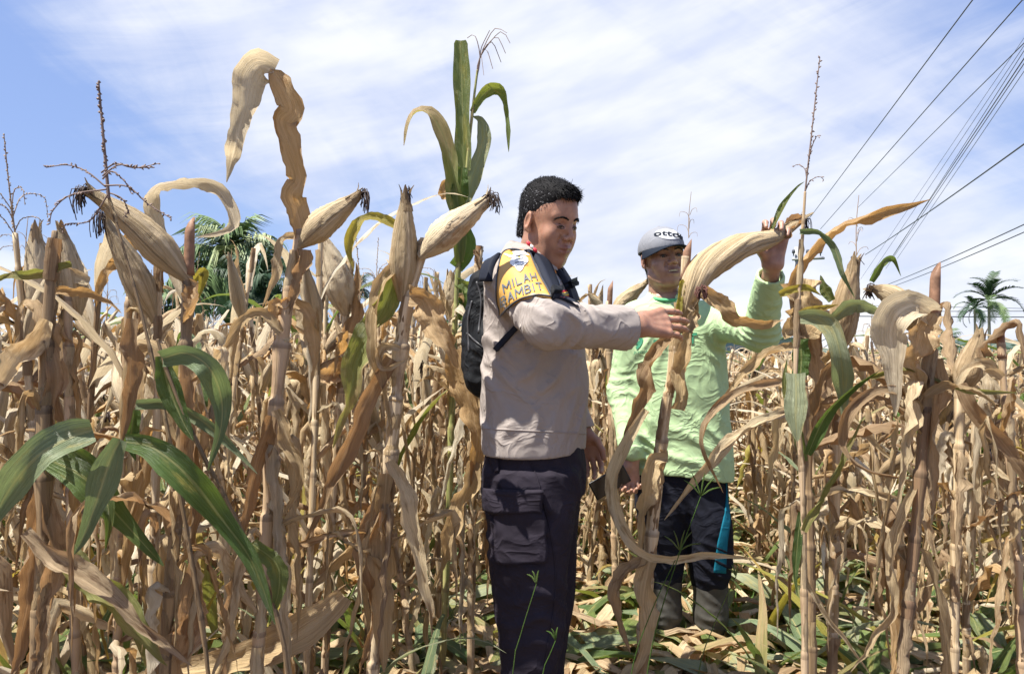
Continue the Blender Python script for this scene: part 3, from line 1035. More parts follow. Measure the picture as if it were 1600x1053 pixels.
def drape(bvh, G, off, thick=.0015, mb=None, mat=None, uv=None, direction=None, push=.0, smoothn=0, back=.35):
    """G: (n, m, 3) grid of start points in front of a surface; cast it away from the camera (or along direction) and lay a sheet on it"""
    n, m = G.shape[:2]
    H = np.full((n, m, 3), np.nan); Nn = np.zeros((n, m, 3))
    cam_ = Vector((0, 0, CAMZ))
    for i in range(n):
        for j in range(m):
            p = Vector(G[i, j])
            d = Vector(direction) if direction is not None else (p - cam_).normalized()
            h = bvh.ray_cast(p - d * back, d, 1.0)
            if h[0] is None:
                h = bvh.find_nearest(p)
            nn = h[1] if h[1].dot(d) < 0 or direction is None and False else -h[1]
            H[i, j] = h[0]; Nn[i, j] = nn
    for _ in range(smoothn):
        Hc, Nc = H.copy(), Nn.copy()
        for A, B in ((Hc, H), (Nc, Nn)):
            B[1:-1] = (A[:-2] + A[2:] + 2 * A[1:-1]) / 4
            Ac = B.copy()
            B[:, 1:-1] = (Ac[:, :-2] + Ac[:, 2:] + 2 * Ac[:, 1:-1]) / 4
    Nn = unit(Nn)
    top = H + Nn * (off + thick)
    bot = H + Nn * (off * .2)
    F = grid_faces(n, m)
    V = np.concatenate([top.reshape(-1, 3), bot.reshape(-1, 3)])
    k = n * m
    ring = [(i, 0) for i in range(n)] + [(n - 1, j) for j in range(1, m)] + [(i, m - 1) for i in range(n - 2, -1, -1)] + [(0, j) for j in range(m - 2, 0, -1)]
    ids = [i * m + j for i, j in ring]
    side = [[ids[a], ids[(a + 1) % len(ids)], ids[(a + 1) % len(ids)] + k, ids[a] + k] for a in range(len(ids))]
    mb = mb or MB()
    gu = np.stack(np.meshgrid(np.linspace(0, 1, n), np.linspace(0, 1, m), indexing='ij'), -1).reshape(-1, 2)
    mb.add(V, np.concatenate([F, np.array(side)]), np.concatenate([gu, gu]), mat)
    return mb, top, Nn


def bilin(c, n, m, bow=None):
    """grid from four image corners (tl, tr, br, bl), returned as (n, m, 2)"""
    u = np.linspace(0, 1, m)[None, :, None]; v = np.linspace(0, 1, n)[:, None, None]
    c = np.array(c, float)
    g = (1 - v) * ((1 - u) * c[0] + u * c[1]) + v * ((1 - u) * c[3] + u * c[2])
    if bow is not None:     # (top, right, bottom, left) outward bows in pixels
        t, r, b, l = bow
        g[..., 1] -= ((1 - v) * 4 * u * (1 - u))[..., 0] * t
        g[..., 1] += (v * 4 * u * (1 - u))[..., 0] * b
        g[..., 0] += (u * 4 * v * (1 - v))[..., 0] * r
        g[..., 0] -= ((1 - u) * 4 * v * (1 - v))[..., 0] * l
    return g


def pxgrid(g, Y):
    return np.array([[W(p[0], p[1], Y) for p in row] for row in g])


def path_strip(pts, w, n=30, m=4):
    """strip in the image along pts (px) of width w px -> (n, m, 2)"""
    P = spline(np.array([[p[0], p[1], 0] for p in pts], float), n)[:, :2]
    T = unit(np.gradient(P, axis=0))
    N = np.stack([-T[:, 1], T[:, 0]], 1)
    ww = np.interp(np.linspace(0, 1, n), np.linspace(0, 1, len(np.atleast_1d(w))), np.atleast_1d(w)) / 2
    u = np.linspace(-1, 1, m)
    return P[:, None] + N[:, None] * ww[:, None, None] * u[None, :, None]


def text_tris(txt, bold=.0, shear=0., res=3):
    cu = bpy.data.curves.new('lettering', 'FONT')
    cu.body = txt; cu.size = 1; cu.offset = bold; cu.shear = shear; cu.resolution_u = res
    o = bpy.data.objects.new('lettering', cu)
    COL.objects.link(o)
    bpy.context.view_layer.update()
    me = o.to_mesh()
    import bmesh
    bm = bmesh.new(); bm.from_mesh(me)
    bmesh.ops.triangulate(bm, faces=bm.faces)
    for _ in range(2):
        e = [x for x in bm.edges if x.calc_length() > .14]
        if e: bmesh.ops.subdivide_edges(bm, edges=e, cuts=1)
        bmesh.ops.triangulate(bm, faces=[f for f in bm.faces if len(f.verts) > 3])
    V = np.array([v.co[:2] for v in bm.verts]); bm.verts.index_update()
    F = np.array([[v.index for v in f.verts] for f in bm.faces])
    bm.free(); o.to_mesh_clear()
    bpy.data.objects.remove(o); bpy.data.curves.remove(cu)
    V = V - V.min(0)
    return V / V.max(0), F


STROKES = {'M': [[(0, 0), (0, 1), (.5, .35), (1, 1), (1, 0)]], 'I': [[(.5, 0), (.5, 1)]], 'L': [[(0, 1), (0, 0), (.9, 0)]], 'A': [[(0, 0), (.5, 1), (1, 0)], [(.2, .36), (.8, .36)]],
           'H': [[(0, 0), (0, 1)], [(1, 0), (1, 1)], [(0, .5), (1, .5)]], 'T': [[(.5, 0), (.5, 1)], [(0, 1), (1, 1)]],
           'B': [[(0, 0), (0, 1), (.7, 1), (.95, .78), (.7, .54), (0, .54)], [(.7, .54), (1, .28), (.75, 0), (0, 0)]]}


def stroke_tris(txt, wt=.17):
    """block capitals built from thick strokes"""
    V, F, x = [], [], 0
    for ch in txt:
        w = .22 if ch == 'I' else (.95 if ch == 'M' else .72)
        for st in STROKES[ch]:
            p = np.array([(x + (a * w if ch != 'I' else w / 2), b) for a, b in st])
            for a, b in zip(p[:-1], p[1:]):
                d = unit(b - a); n_ = np.array([-d[1], d[0]]) * wt / 2
                a2, b2 = a - d * wt * .35, b + d * wt * .35
                for i in range(3):
                    q0, q1 = a2 + (b2 - a2) * i / 3, a2 + (b2 - a2) * (i + 1) / 3
                    k = len(V)
                    V += [q0 - n_, q1 - n_, q1 + n_, q0 + n_]
                    F += [[k, k + 1, k + 2], [k, k + 2, k + 3]]
        x += w + .34
    V = np.array(V); V = V - V.min(0)
    return V / V.max(0), np.array(F)


def lettering(txt, corners, Y, bvh, mat, off, mb=None, bow=0., bold=.02, name=None, parent=None, bow_top=None):
    """letters laid over a surface inside an image quad (tl, tr, br, bl)"""
    V, F = text_tris(txt, bold) if bold != 0 else stroke_tris(txt)
    c = np.array(corners, float)
    u, v = V[:, :1], 1 - V[:, 1:]
    g = (1 - v) * ((1 - u) * c[0] + u * c[1]) + v * ((1 - u) * c[3] + u * c[2])
    g[:, 1] -= bow * (4 * u * (1 - u))[:, 0]
    out = []
    for p in g:
        q = Vector(W(p[0], p[1], Y)); d = (q - Vector((0, 0, CAMZ))).normalized()
        h = bvh.ray_cast(q - d * .35, d, 1.)
        if h[0] is None: h = bvh.find_nearest(q)
        nn = h[1] if h[1].dot(d) < 0 else -h[1]
        out.append(np.array(h[0]) + np.array(nn) * off)
    mb = mb or MB()
    mb.add(np.array(out), F, None, mat)
    return mb


def hair_spikes(V, F, sel, count, length, flow, r=.0008, cam_cut=None, up=.35):
    """short strands standing on a scalp surface"""
    mb = MB()
    c = V[F[:, 0]] * .5 + V[F[:, 2]] * .5
    nrm = unit(np.cross(V[F[:, 2]] - V[F[:, 0]], V[F[:, 3]] - V[F[:, 1]]))
    ok = np.where(sel(c))[0]
    pk = nr.choice(ok, count)
    p = c[pk] + nr.randn(count, 3) * .0012
    n = nrm[pk]
    fl = flow(c[pk])
    d = unit(n * up + unit(fl - n * np.sum(fl * n, 1, keepdims=True)) + nr.randn(count, 3) * .28)
    l = length * (0.6 + .8 * nr.rand(count))[:, None]
    s = unit(np.cross(d, n)) * r
    tri = np.stack([p - s, p + s, p + d * l * .6 + s * .7 + n * .001, p + d * l * .6 - s * .7 + n * .001, p + d * l - n * l * .12], 1)
    V2 = tri.reshape(-1, 3)
    b = np.arange(count)[:, None] * 5
    F1 = b + np.array([[0, 1, 2, 3]])
    F2 = np.concatenate([b + 3, b + 2, b + 4, -np.ones_like(b)], 1)
    return V2, np.concatenate([F1, F2])

# ------------------------------------------------------------------ the ground and what stands beyond the field
def make_ground():
    m, nt, p, out = new_mat('soil')
    tc = nd(nt, 'ShaderNodeTexCoord').outputs['Object']
    n = nd(nt, 'ShaderNodeTexNoise', i_Vector=tc, i_Scale=3.0, i_Detail=8.0, i_Roughness=.65)
    n2 = nd(nt, 'ShaderNodeTexNoise', i_Vector=tc, i_Scale=26.0, i_Detail=6.0, i_Roughness=.7)
    n3 = nd(nt, 'ShaderNodeTexNoise', i_Vector=tc, i_Scale=.15, i_Detail=4.0)
    c = mixc(nt, ramp(nt, n.outputs[0], .35, .65), (.085, .058, .038), (.16, .115, .075))
    c = mixc(nt, ramp(nt, n2.outputs[0], .52, .62), c, (.21, .155, .10))
    sp = nd(nt, 'ShaderNodeSeparateXYZ', i_0=tc)
    far = ramp(nt, mth(nt, 'ADD', sp.outputs[1], mth(nt, 'MULTIPLY', n3.outputs[0], 8.0)), 24.0, 34.0)
    c = mixc(nt, far, c, (.07, .12, .035))
    bm = nd(nt, 'ShaderNodeBump', i_Strength=.8, i_Distance=.03, i_Height=mth(nt, 'ADD', n.outputs[0], mth(nt, 'MULTIPLY', n2.outputs[0], .5)))
    setp(nt, p, Base_Color=c, Roughness=.9, Normal=bm.outputs[0])
    a = np.linspace(-1, 1, 161); xs = np.sinh(a * 6.2) / math.sinh(6.2) * 2500
    b = np.linspace(0, 1, 150); ys = -60 + (np.sinh((b * 1.45 - .45) * 6.0) / math.sinh(6.0) * 3000 + 60 + 4) * 1.0
    ys = np.sort(ys)
    X, Y = np.meshgrid(xs, ys, indexing='ij')
    Z = .012 * np.sin(X * 5.1 + Y * 2.3) + .014 * np.sin(Y * 8.7 + X * .6) + .008 * np.sin(X * 17 + 3 * np.sin(Y * 9)) - .02
    Z = np.where(np.hypot(X, Y) > 25, -.02, Z)
    MB().add(np.stack([X, Y, Z], -1).reshape(-1, 3), grid_faces(161, 150)[:, ::-1]).build('ground', m, kind='structure')
    # far low hills
    hm = plain('far_hill_woods', (.05, .075, .06), .95, scale=.01, var=.3)
    th = np.radians(np.linspace(-70, 70, 140))
    h = 30 + 26 * np.sin(th * 5 + 1) + 16 * np.sin(th * 13) + 7 * np.sin(th * 37) + 30 * np.clip(np.degrees(th) - 25, 0, 30) / 12
    h = np.maximum(h, 4)
    prof = np.array([[0, 1.0], [.35, .75], [.8, .3], [1, 0]])
    rows = []
    for q, k in [(-1, 0), (-.7, .35), (-.35, .75), (0, 1), (.35, .75), (.7, .3), (1, 0)]:
        r = 3000 + 500 * q
        rows.append(np.stack([np.sin(th) * r, np.cos(th) * r, h * k - 1], 1))
    MB().add(np.array(rows).reshape(-1, 3), grid_faces(7, 140)).build('hills', hm, kind='structure')


make_ground()
BARK = plain('palm_bark', (.20, .18, .15), .85, scale=18, var=.35, bump=.6)
FROND = plain('palm_frond', (.11, .165, .065), .5, scale=2, var=.35)
FRONDP = plain('pale_palm_frond', (.28, .32, .17), .5, scale=2, var=.3)
FRONDD = plain('dark_palm_frond', (.022, .05, .02), .55, scale=2, var=.3)
TREEL = plain('tree_leaves', (.045, .085, .028), .6, scale=3, var=.45)


def frond_geo(L, rr, n=22, leaf=.16, droop=1.0, stiff=False):
    mb = MB()
    t = np.linspace(0, 1, n)
    e0 = math.radians(rr.uniform(38, 52))
    e = e0 - droop * 1.75 * t ** 1.3
    dx, dz = np.cos(e), np.sin(e)
    C = np.stack([np.cumsum(dx) * L / n, np.zeros(n), np.cumsum(dz) * L / n], 1)
    mb.add(*tube(C, np.linspace(.045, .01, n) * L / 3.5, 4, False))
    T = unit(np.gradient(C, axis=0))
    for i in range(2, n):
        for q in (-1, 1):
            for s_ in (0, .5):
                l = leaf * L * (1.15 - .8 * abs(t[i] - .45)) * rr.uniform(.8, 1.1)
                o = C[i] - T[i] * s_ * L / n
                d = unit(np.array([0, q, 0]) * rr.uniform(.8, 1.1) + T[i] * .75 + np.array([0, 0, rr.uniform(-.7, .1) if not stiff else rr.uniform(.1, .4)]))
                e1 = o + d * l * .55
                e2 = o + d * l * .9 + np.array([0, 0, -l * (.75 if not stiff else .1)])
                w = unit(np.cross(d, [0, 0, 1.])) * l * .035
                mb.add([o - w, o + w, e1 + w * 1.2, e1 - w * 1.2, e2], [[0, 1, 2, 3], [3, 2, 4, -1]])
    return mb


def palm(px, py_crown, dist, L, nf, label, mats, leaf=.2, droop=1., trunk=.16, group=None, lean=0., stiff=False, elev=(-60, 75), name='coconut_palm'):
    top = W(px, py_crown, dist)
    base = np.array([top[0] + lean, dist, 0])
    r = empty(name, base, label, 'palm tree', group)
    P = spline([base, base * .5 + top * .5 + np.array([lean * -.15, 0, 0]), top], 16)
    MB().add(*tube(P, np.linspace(trunk * 1.25, trunk * .75, 16), 9)).build('trunk', BARK, r)
    rr = random.Random(int(px))
    geos = [frond_geo(L, rr, leaf=leaf, droop=droop * k, stiff=stiff).mesh('frond', mats[0]) for k in (.7, 1., 1.25)]
    geos2 = [frond_geo(L, rr, leaf=leaf, droop=droop * k, stiff=stiff).mesh('frond', mats[1]) for k in (.8, 1.1)]
    for i in range(nf):
        o = lnk(bpy.data.objects.new('frond', (geos2 if rr.random() < .3 else geos)[i % 2]))
        o.parent = r
        o.location = Vector(top - base) + Vector((0, 0, rr.uniform(-.03, .03) * L))
        u = (i + .5) / nf
        o.rotation_euler = (rr.uniform(-.25, .25), -math.radians(elev[0] + (elev[1] - elev[0]) * u) + math.radians(22), i * 2.39996)
        k = rr.uniform(.85, 1.1)
        o.scale = (k, k, k)
    return r


def leafy(px, py, dist, wpx, hpx, label, mat, n=1500, seed=1, cat='tree', name='broadleaf_tree', leaf=.09, group=None, trunk=True):
    """tree or bush: limbs with leaf clumps through an uneven crown"""
    c = W(px, py, dist)
    rx, rz = wpx * dist / FPX / 2, hpx * dist / FPX / 2
    base = np.array([c[0], dist, 0])
    r = empty(name, base, label, cat, group)
    q = np.random.RandomState(seed)
    mb = MB()
    mb.add(*tube(spline([base, base + [0.05, 0, c[2] * .5], c - [0, 0, rz * .3]], 8), np.linspace(.05, .03, 8) * max(rz, 1) * 1.4, 7))
    cl = []
    for i in range(16):
        v = q.randn(3); v /= np.linalg.norm(v)
        e = c + v * np.array([rx, rx, rz]) * q.uniform(.45, .85)
        cl.append((e, q.uniform(.25, .5)))
        mb.add(*tube(spline([c - [0, 0, rz * .6], (c + e) / 2 + q.randn(3) * .1 * rx, e], 6), np.linspace(.035, .008, 6) * max(rz, 1), 5))
    mb.build('trunk', BARK, r)
    P = np.concatenate([e + (lambda g: g / np.linalg.norm(g, axis=1, keepdims=True) * q.uniform(.3, 1, (n // 16, 1)) ** .5)(q.randn(n // 16, 3)) * s_ * np.array([rx, rx, rz]) for e, s_ in cl])
    k = len(P)
    a = unit(q.randn(k, 3)); b = unit(np.cross(a, q.randn(k, 3)))
    l = leaf * q.uniform(.6, 1.3, (k, 1)) * max(rx, rz)
    V = np.stack([P - a * l, P - b * l * .45, P + a * l - np.array([0, 0, 1.]) * l * .3, P + b * l * .45], 1).reshape(-1, 3)
    V[:, 2] = np.maximum(V[:, 2], .02)
    MB().add(V, np.arange(4 * k).reshape(-1, 4)).build('crown', mat, r, smooth=False)
    return r


palm(364, 424, 50, 4.8, 36, 'large coconut palm with arching feathery fronds beyond the left of the field', (FROND, FRONDP), leaf=.30, trunk=.2, elev=(-45, 82), droop=1.15)
palm(408, 458, 44, 3.0, 20, 'dark stiff palm right beside the large coconut palm', (FRONDD, FRONDD), leaf=.26, droop=.7, trunk=.14, name='areca_palm')
palm(262, 478, 47, 3.0, 18, 'low palm partly hidden left of the large coconut palm', (FROND, FRONDD), leaf=.24, trunk=.16)
palm(561, 452, 62, 1.7, 14, 'small dark palm standing alone on the horizon behind the middle corn', (FRONDD, FRONDD), leaf=.28, droop=.8, trunk=.1, name='areca_palm')
palm(1545, 470, 50, 2.2, 18, 'slender betel palm with a full round head on the right horizon', (FRONDD, FROND), leaf=.25, droop=.9, trunk=.10, stiff=True, elev=(-50, 80), name='betel_palm')
palm(1523, 482, 56, 1.7, 13, 'thinner betel palm just left of the full-headed one', (FRONDD, FROND), leaf=.25, droop=1.1, trunk=.09, stiff=True, elev=(-60, 60), name='betel_palm')
palm(1474, 536, 38, 1.2, 14, 'stubby palm top showing above the corn left of the betel palms', (FRONDD, FROND), leaf=.28, droop=.8, trunk=.12)
palm(1588, 558, 60, 1.6, 12, 'low palm at the right edge of the horizon', (FRONDD, FRONDD), leaf=.28, droop=.8, trunk=.12)
leafy(1412, 556, 34, 78, 58, 'round green bushy tree on the right horizon left of the stubby palm', TREEL, 2600, 3)
leafy(1345, 562, 42, 70, 34, 'low dark bush on the horizon below the wires', TREEL, 1400, 5, 'bush', 'bush')
leafy(1495, 562, 44, 90, 26, 'low hedge-like bush below the betel palms', TREEL, 1400, 6, 'bush', 'bush')
leafy(1588, 566, 30, 60, 26, 'bush at the far right edge behind the corn', TREEL, 1200, 7, 'bush', 'bush')
for i, (x, y, w, h, l_) in enumerate(((620, 540, 110, 60, 'wide dark tree on the horizon right of the small palm'), (505, 520, 60, 70, 'dark tree on the horizon left of the small palm'),
                                      (700, 530, 70, 90, 'tree rising just behind the backpack side of the horizon'), (240, 520, 90, 80, 'dark tree at the horizon left of the coconut palms'),
                                      (935, 560, 80, 50, 'bush seen far behind between the two men'), (80, 535, 140, 50, 'low trees at the far left horizon'))):
    leafy(x, y, 46 + i, w, h, l_, TREEL, 1800, 20 + i)


# ---- house, utility pole, wires
def house():
    y0 = 44.0
    xl, xr = W(1120, 553, y0)[0], W(1252, 553, y0)[0]
    b = np.array([(xl + xr) / 2, y0 + 2, 0])
    r = empty('field_shed', b, 'low grey-blue shed with a dark corrugated metal roof beyond the corn', 'shed')
    wm = plain('blue_grey_plaster', (.20, .24, .30), .85, scale=2, var=.1)
    rm = plain('corrugated_metal', (.10, .12, .13), .45, metal=.4)
    bm_ = plain('pale_block', (.42, .42, .42), .9, var=.15, scale=5)
    hz = 1.85

    def box(a, c):
        a, c = np.array(a, float), np.array(c, float)
        v = np.array([[x, y, z] for x in (a[0], c[0]) for y in (a[1], c[1]) for z in (a[2], c[2])])
        return v, np.array([[0, 1, 3, 2], [4, 6, 7, 5], [0, 4, 5, 1], [2, 3, 7, 6], [0, 2, 6, 4], [1, 5, 7, 3]])
    MB().add(*box((xl, y0, .75), (xr, y0 + 4, hz))).build('wall', wm, r, smooth=False)
    MB().add(*box((xl - .02, y0 - .06, -.02), (xr + .02, y0 + 4.05, .745))).build('plinth', bm_, r, smooth=False)
    # corrugated sheet roof and gable
    n = 150
    xs = np.linspace(xl - .3, xr + .3, n)
    zz = .025 * np.sin(np.arange(n) * PI / 2)
    rows = [np.stack([xs, np.full(n, y0 - .35), 2.2 + zz], 1), np.stack([xs, np.full(n, y0 + 2), 2.6 + zz], 1), np.stack([xs, np.full(n, y0 + 4.4), 2.2 + zz], 1)]
    MB().add(np.array(rows).reshape(-1, 3), grid_faces(3, n)).build('roof', rm, r, smooth=False)
    xs = np.linspace(xl, xr, n)
    yy = y0 - .03 + .02 * np.sin(np.arange(n) * PI / 2)
    rows = [np.stack([xs, yy, np.full(n, hz)], 1), np.stack([xs, yy, np.full(n, 2.18)], 1)]
    MB().add(np.array(rows).reshape(-1, 3), grid_faces(2, n)).build('corrugated_band', plain('grey_sheet', (.28, .30, .31), .5), r, smooth=False)
    wn = plain('dark_opening', (.015, .015, .018), .6)
    for x in (.25, .62):
        xx = xl + (xr - xl) * x
        MB().add(*box((xx, y0 - .03, 1.0), (xx + .55, y0 + .05, 1.5))).build('window', wn, r, smooth=False)


house()
CONC = plain('grey_concrete', (.30, .30, .30), .85, scale=6, var=.12)
WIRE = plain('grey_cable', (.06, .065, .08), .5)


def pole():
    Y = 38.0
    t = W(1245, 392, Y)
    b = np.array([t[0], Y, 0])
    r = empty('utility_pole', b, 'grey concrete utility pole with a crossarm behind the held ear of corn', 'utility pole')
    MB().add(*tube([b, t + [0, 0, .2]], [.17, .11], 12)).build('pole_shaft', CONC, r)
    a, c = W(1236, 406, Y), W(1286, 404, Y)
    a[1] -= .16; c[1] -= .16
    MB().add(*tube([a, c], .07, 4)).build('crossarm', CONC, r)
    for px in (1240, 1262, 1282):
        p = W(px, 400, Y - .16)
        MB().add(*tube([p, p + [0, 0, .12], p + [0, 0, .16], p + [0, 0, .30], p + [0, 0, .34]], [.03, .03, .09, .075, .02], 8)).build('insulator', WIRE, r)
    mb = MB()   # bracket and hanging service leads lower down
    for k in range(5):
        p = W(1246, 520 + k * 9, Y - .15)
        mb.add(*tube(spline([p, p + [.5, -.1, -.25 - .1 * k], p + [1.2, -.2, -.1 * k], p + [1.9, -.2, .3]], 10), .02, 4))
    mb.build('service_cable', WIRE, r)['kind'] = 'stuff'


pole()


def wire(p0, p1, Y0, Y1, rad, sag, label):
    A, B = W(*p0, Y0), W(*p1, Y1)
    D = B - A
    E = B + D * .35
    t = np.linspace(0, 1, 40)[:, None]
    P = A * (1 - t) + E * t
    rad = rad * .75
    P[:, 2] -= (sag * 4 * t * (1 - t))[:, 0]
    o = MB().add(*tube(P, rad, 6)).build('power_line', WIRE, None, off=tuple(A))
    tag(o, label, 'cable')


wire((1262, 345), (1520, 0), 38, 14, .017, .0, 'leftmost single power line rising steeply from the pole')
wire((1282, 358), (1598, 0), 38, 14, .017, .0, 'second thin power line right of the leftmost one')
wire((1340, 325), (1600, 68), 36, 14, .014, .0, 'third thin power line ending above the dry leaf')
wire((1352, 398), (1600, 220), 38, 16, .026, .1, 'single dark cable slanting to the upper right across the bundle')
wire((1378, 448), (1600, 346), 42, 18, .022, .1, 'upper of the paired cables low on the right')
wire((1388, 450), (1600, 358), 42, 18, .020, .1, 'lower of the paired cables low on the right')
for k, (a, b, y1, w_) in enumerate((((1392, 404), (1600, 92), 12, .013), ((1384, 420), (1600, 100), 13, .011), ((1396, 400), (1600, 80), 15, .010), ((1360, 430), (1600, 72), 18, .009), ((1402, 404), (1600, 112), 16, .010), ((1345, 436), (1600, 60), 20, .008))):
    wire(a, b, 36, y1, w_, .0, ('thickest strand of the cable bundle on the right', 'second thick strand twisted beside the thickest one', 'thin strand running just above the thick bundle', 'faint thin wire left of the bundle',
                               'thin strand just under the thick bundle', 'faintest wire furthest left of the bundle')[k])
for k, (ya, yb) in enumerate(((487, 486), (494, 496), (476, 484))):
    A, B = W(1290, ya, 60), W(1700, yb, 60)
    o = MB().add(*tube(np.stack([np.linspace(A[i], B[i], 12) for i in range(3)], 1), (.030, .045, .022)[k], 5)).build('power_line', WIRE, None, off=tuple(A))
    tag(o, ('middle of the level wires passing the betel palm trunk', 'lowest and darkest level wire across the betel palm trunk', 'highest and faintest of the level wires by the betel palm')[k], 'cable')

# ------------------------------------------------------------------ the officer, seen from his right side
KHAKI = cloth('taupe_uniform_cloth', (.315, .275, .25), bump=.35, wr=.55, var=.05)
NAVY = cloth('dark_trouser_cloth', (.024, .020, .028), bump=.35, wr=.5, var=.15, blot=(.036, .029, .042))
BLACKN = cloth('black_nylon', (.008, .009, .011), weave=500, bump=.5, wr=.4, rough=.7, spec=.15)
STRAP = cloth('dark_strap_webbing', (.018, .021, .032), weave=300, bump=.5, rough=.7)
BANDY = cloth('yellow_armband_vinyl', (.52, .285, .06), weave=300, bump=.15, rough=.42, spec=.5, var=.05)
PIPING = plain('dark_piping', (.04, .045, .055), .5)
LETG = plain('grey_lettering', (.10, .12, .14), .35, spec=.6, var=.2)
WHT = plain('white_print', (.72, .72, .72), .4, var=.06, scale=200)
RED = plain('red_braid', (.55, .03, .05), .5)
ORGP = plain('orange_patch', (.62, .26, .05), .6, var=.2, scale=300)
YELP = plain('yellow_print', (.68, .52, .08), .6)
SKIN1 = skin_mat('skin', (.40, .215, .14), (.31, .155, .10), (.20, .08, .06))
SKIN2 = skin_mat('weathered_skin', (.41, .235, .165), (.30, .165, .115), (.18, .09, .07))
HAIRB = plain('black_hair', (.010, .0095, .010), .75, spec=.12)
HAIRG = plain('grey_hair', (.20, .20, .21), .6)
EYEW = plain('eye_white', (.55, .5, .46), .25)
EYED = plain('dark_iris', (.02, .012, .01), .2, spec=.6)
TEETH = plain('teeth', (.62, .58, .48), .3)


HSC = np.array([.91, .90, 1.03])


def officer():
    root = empty('person', (.05, 2.12, 0), 'man in taupe uniform shirt and dark cargo trousers touching the corn stalk', 'man')
    AX = np.array([.06, 2.12])
    yaw = math.radians(-20)
    f = np.array([math.cos(yaw), math.sin(yaw), 0]); r = np.array([f[1], -f[0], 0])
    # skin: head with neck, hands
    hy = math.radians(-135)
    R = rotm(hy, math.radians(-17), math.radians(3))
    ho = np.array([.100, 2.085, 1.564])
    hs = head_sdf('officer')
    V, F = hs.surface()
    tint = tint_head(V, 'officer')
    HV = place(V * HSC, ho, R)
    parts = [(HV, F, tint)]
    Sh, El = np.array([.0, 1.965, 1.415]), W(852, 506, 1.75)
    Sh2, El2 = np.array([.12, 2.275, 1.415]), np.array([.13, 2.335, 1.15])
    # right hand, back of the hand up and towards us, fingers round the stalk
    wr = W(996, 508, 1.90)
    fd = unit(W(1088, 503, 2.03) - wr)
    nrm = unit(np.array([-.25, .82, -.42]))
    HVt, HF, _, ax = hand_sdf(fd, nrm, 'R', [(.06, .16, .14), (.05, .16, .14), (.10, .18, .14), (.16, .26, .20)],
                              spread=(.02, .0, -.02, -.06), fore=El - wr, thumb=[(.022, .024, .010), (.040, .052, .034), (.040, .080, .052), (.030, .102, .060)], scale=1.16)
    parts.append((HVt + wr, HF, None))
    wl = np.array([.215, 2.35, .965])
    V2, F2, _, _ = hand_sdf(unit(np.array([.30, -.05, -1])), np.array([-.3, -.95, 0]), 'L', [(.35, .6, .5)] * 4, fore=El2 - wl)
    parts.append((V2 + wl, F2, None))
    # trunk and limbs inside the clothes
    b = SDF((-.25, 1.6, .0), (.45, 2.5, 1.52), .012)
    b.loft([(.93, .06, 2.12, .11, .15), (1.12, .06, 2.12, .115, .15), (1.3, .055, 2.12, .10, .155), (1.42, .05, 2.12, .08, .14), (1.48, .05, 2.12, .05, .06)], yaw=yaw, k=.02)
    Sh, El = np.array([.0, 1.965, 1.415]), W(852, 506, 1.75)
    Sh2, El2 = np.array([.12, 2.275, 1.415]), np.array([.13, 2.335, 1.15])
    for a, c_, r0, r1 in ((Sh, El, .045, .036), (El, wr, .036, .027), (Sh2, El2, .045, .036), (El2, wl, .036, .027),
                          ((.05, 2.03, .9), (.055, 2.03, .5), .075, .05), ((.055, 2.03, .5), (.055, 2.04, .09), .045, .04),
                          ((.07, 2.21, .9), (.085, 2.2, .5), .075, .05), ((.085, 2.2, .5), (.08, 2.22, .09), .045, .04)):
        b.cone(a, c_, r0, r1, .02)
    bv, bf = b.surface()
    parts.append((bv, bf, None))
    join_body(parts, root, SKIN1)

    # hair
    hh = SDF((-.10, -.125, -.11), (.10, .125, .16), .0030)
    hh.ell((0, -.013, .049), (.0788, .0985, .0800), .01)
    hh.ell((0, .034, .086), (.054, .054, .031), .03)
    hh.cone((0, -.062, -.02), (0, -.064, -.05), .050, .046, .03)
    # cut away the face, the ears and below the hairline
    hh.put(lambda P: -(P[..., 1] * -.80 + (P[..., 2] - .058) * .62 + .042), (-.12, -.14, -.12), (.12, .14, .17), .012, 'sub') if False else None
    def face_cut(P):
        x, y, z = P[..., 0], P[..., 1], P[..., 2]
        line = np.interp(y, [-.12, -.055, -.03, -.016, .012, .022, .05, .072, .12], [-.046, -.044, -.024, .024, .034, .005, .050, .084, .094]) + .003 * np.sin(300 * x)
        return z - line
    hh.put(face_cut, (-.11, -.13, -.12), (.11, .13, .17), .004, 'sub', m=.05)
    for q in (-1, 1):
        hh.ell((q * .088, -.006, .0), (.020, .020, .034), .006, 'sub')
    hh.noise(260, .0008, 3)
    hv, hf = hh.surface()
    sv, sf = hair_spikes(hv, hf, lambda c: (c[:, 2] > -.07), 8500, .0065,
                         lambda c: np.stack([c[:, 0] * 0, np.where(c[:, 2] > .06, .9, .15), np.where(c[:, 2] > .06, .1, -1.)], 1), r=.0007, up=.30)
    # forelock over the brow
    fv, ff = hair_spikes(hv, hf, lambda c: (c[:, 1] > .060) & (c[:, 2] > .085), 800, .020,
                         lambda c: np.stack([c[:, 0] * 0 + .2, c[:, 0] * 0 + .9, c[:, 0] * 0 - .15], 1), r=.0008, up=.5)
    mb = MB().add(place(hv * HSC, ho, R), hf, None, HAIRB)
    gsel = (nr.rand(len(sv) // 5) < .16) & (sv[::5, 2] < .090)
    P5 = place(sv * HSC, ho, R)
    k5 = len(sv) // 5
    f1, f2 = sf[:k5], sf[k5:]
    mb.add(P5, np.concatenate([f1[~gsel], f2[~gsel]]), None, HAIRB)
    mb.add(P5, np.concatenate([f1[gsel], f2[gsel]]), None, HAIRG)
    mb.add(place(fv * HSC, ho, R), ff, None, HAIRB)
    mb.build('hair', None, root)
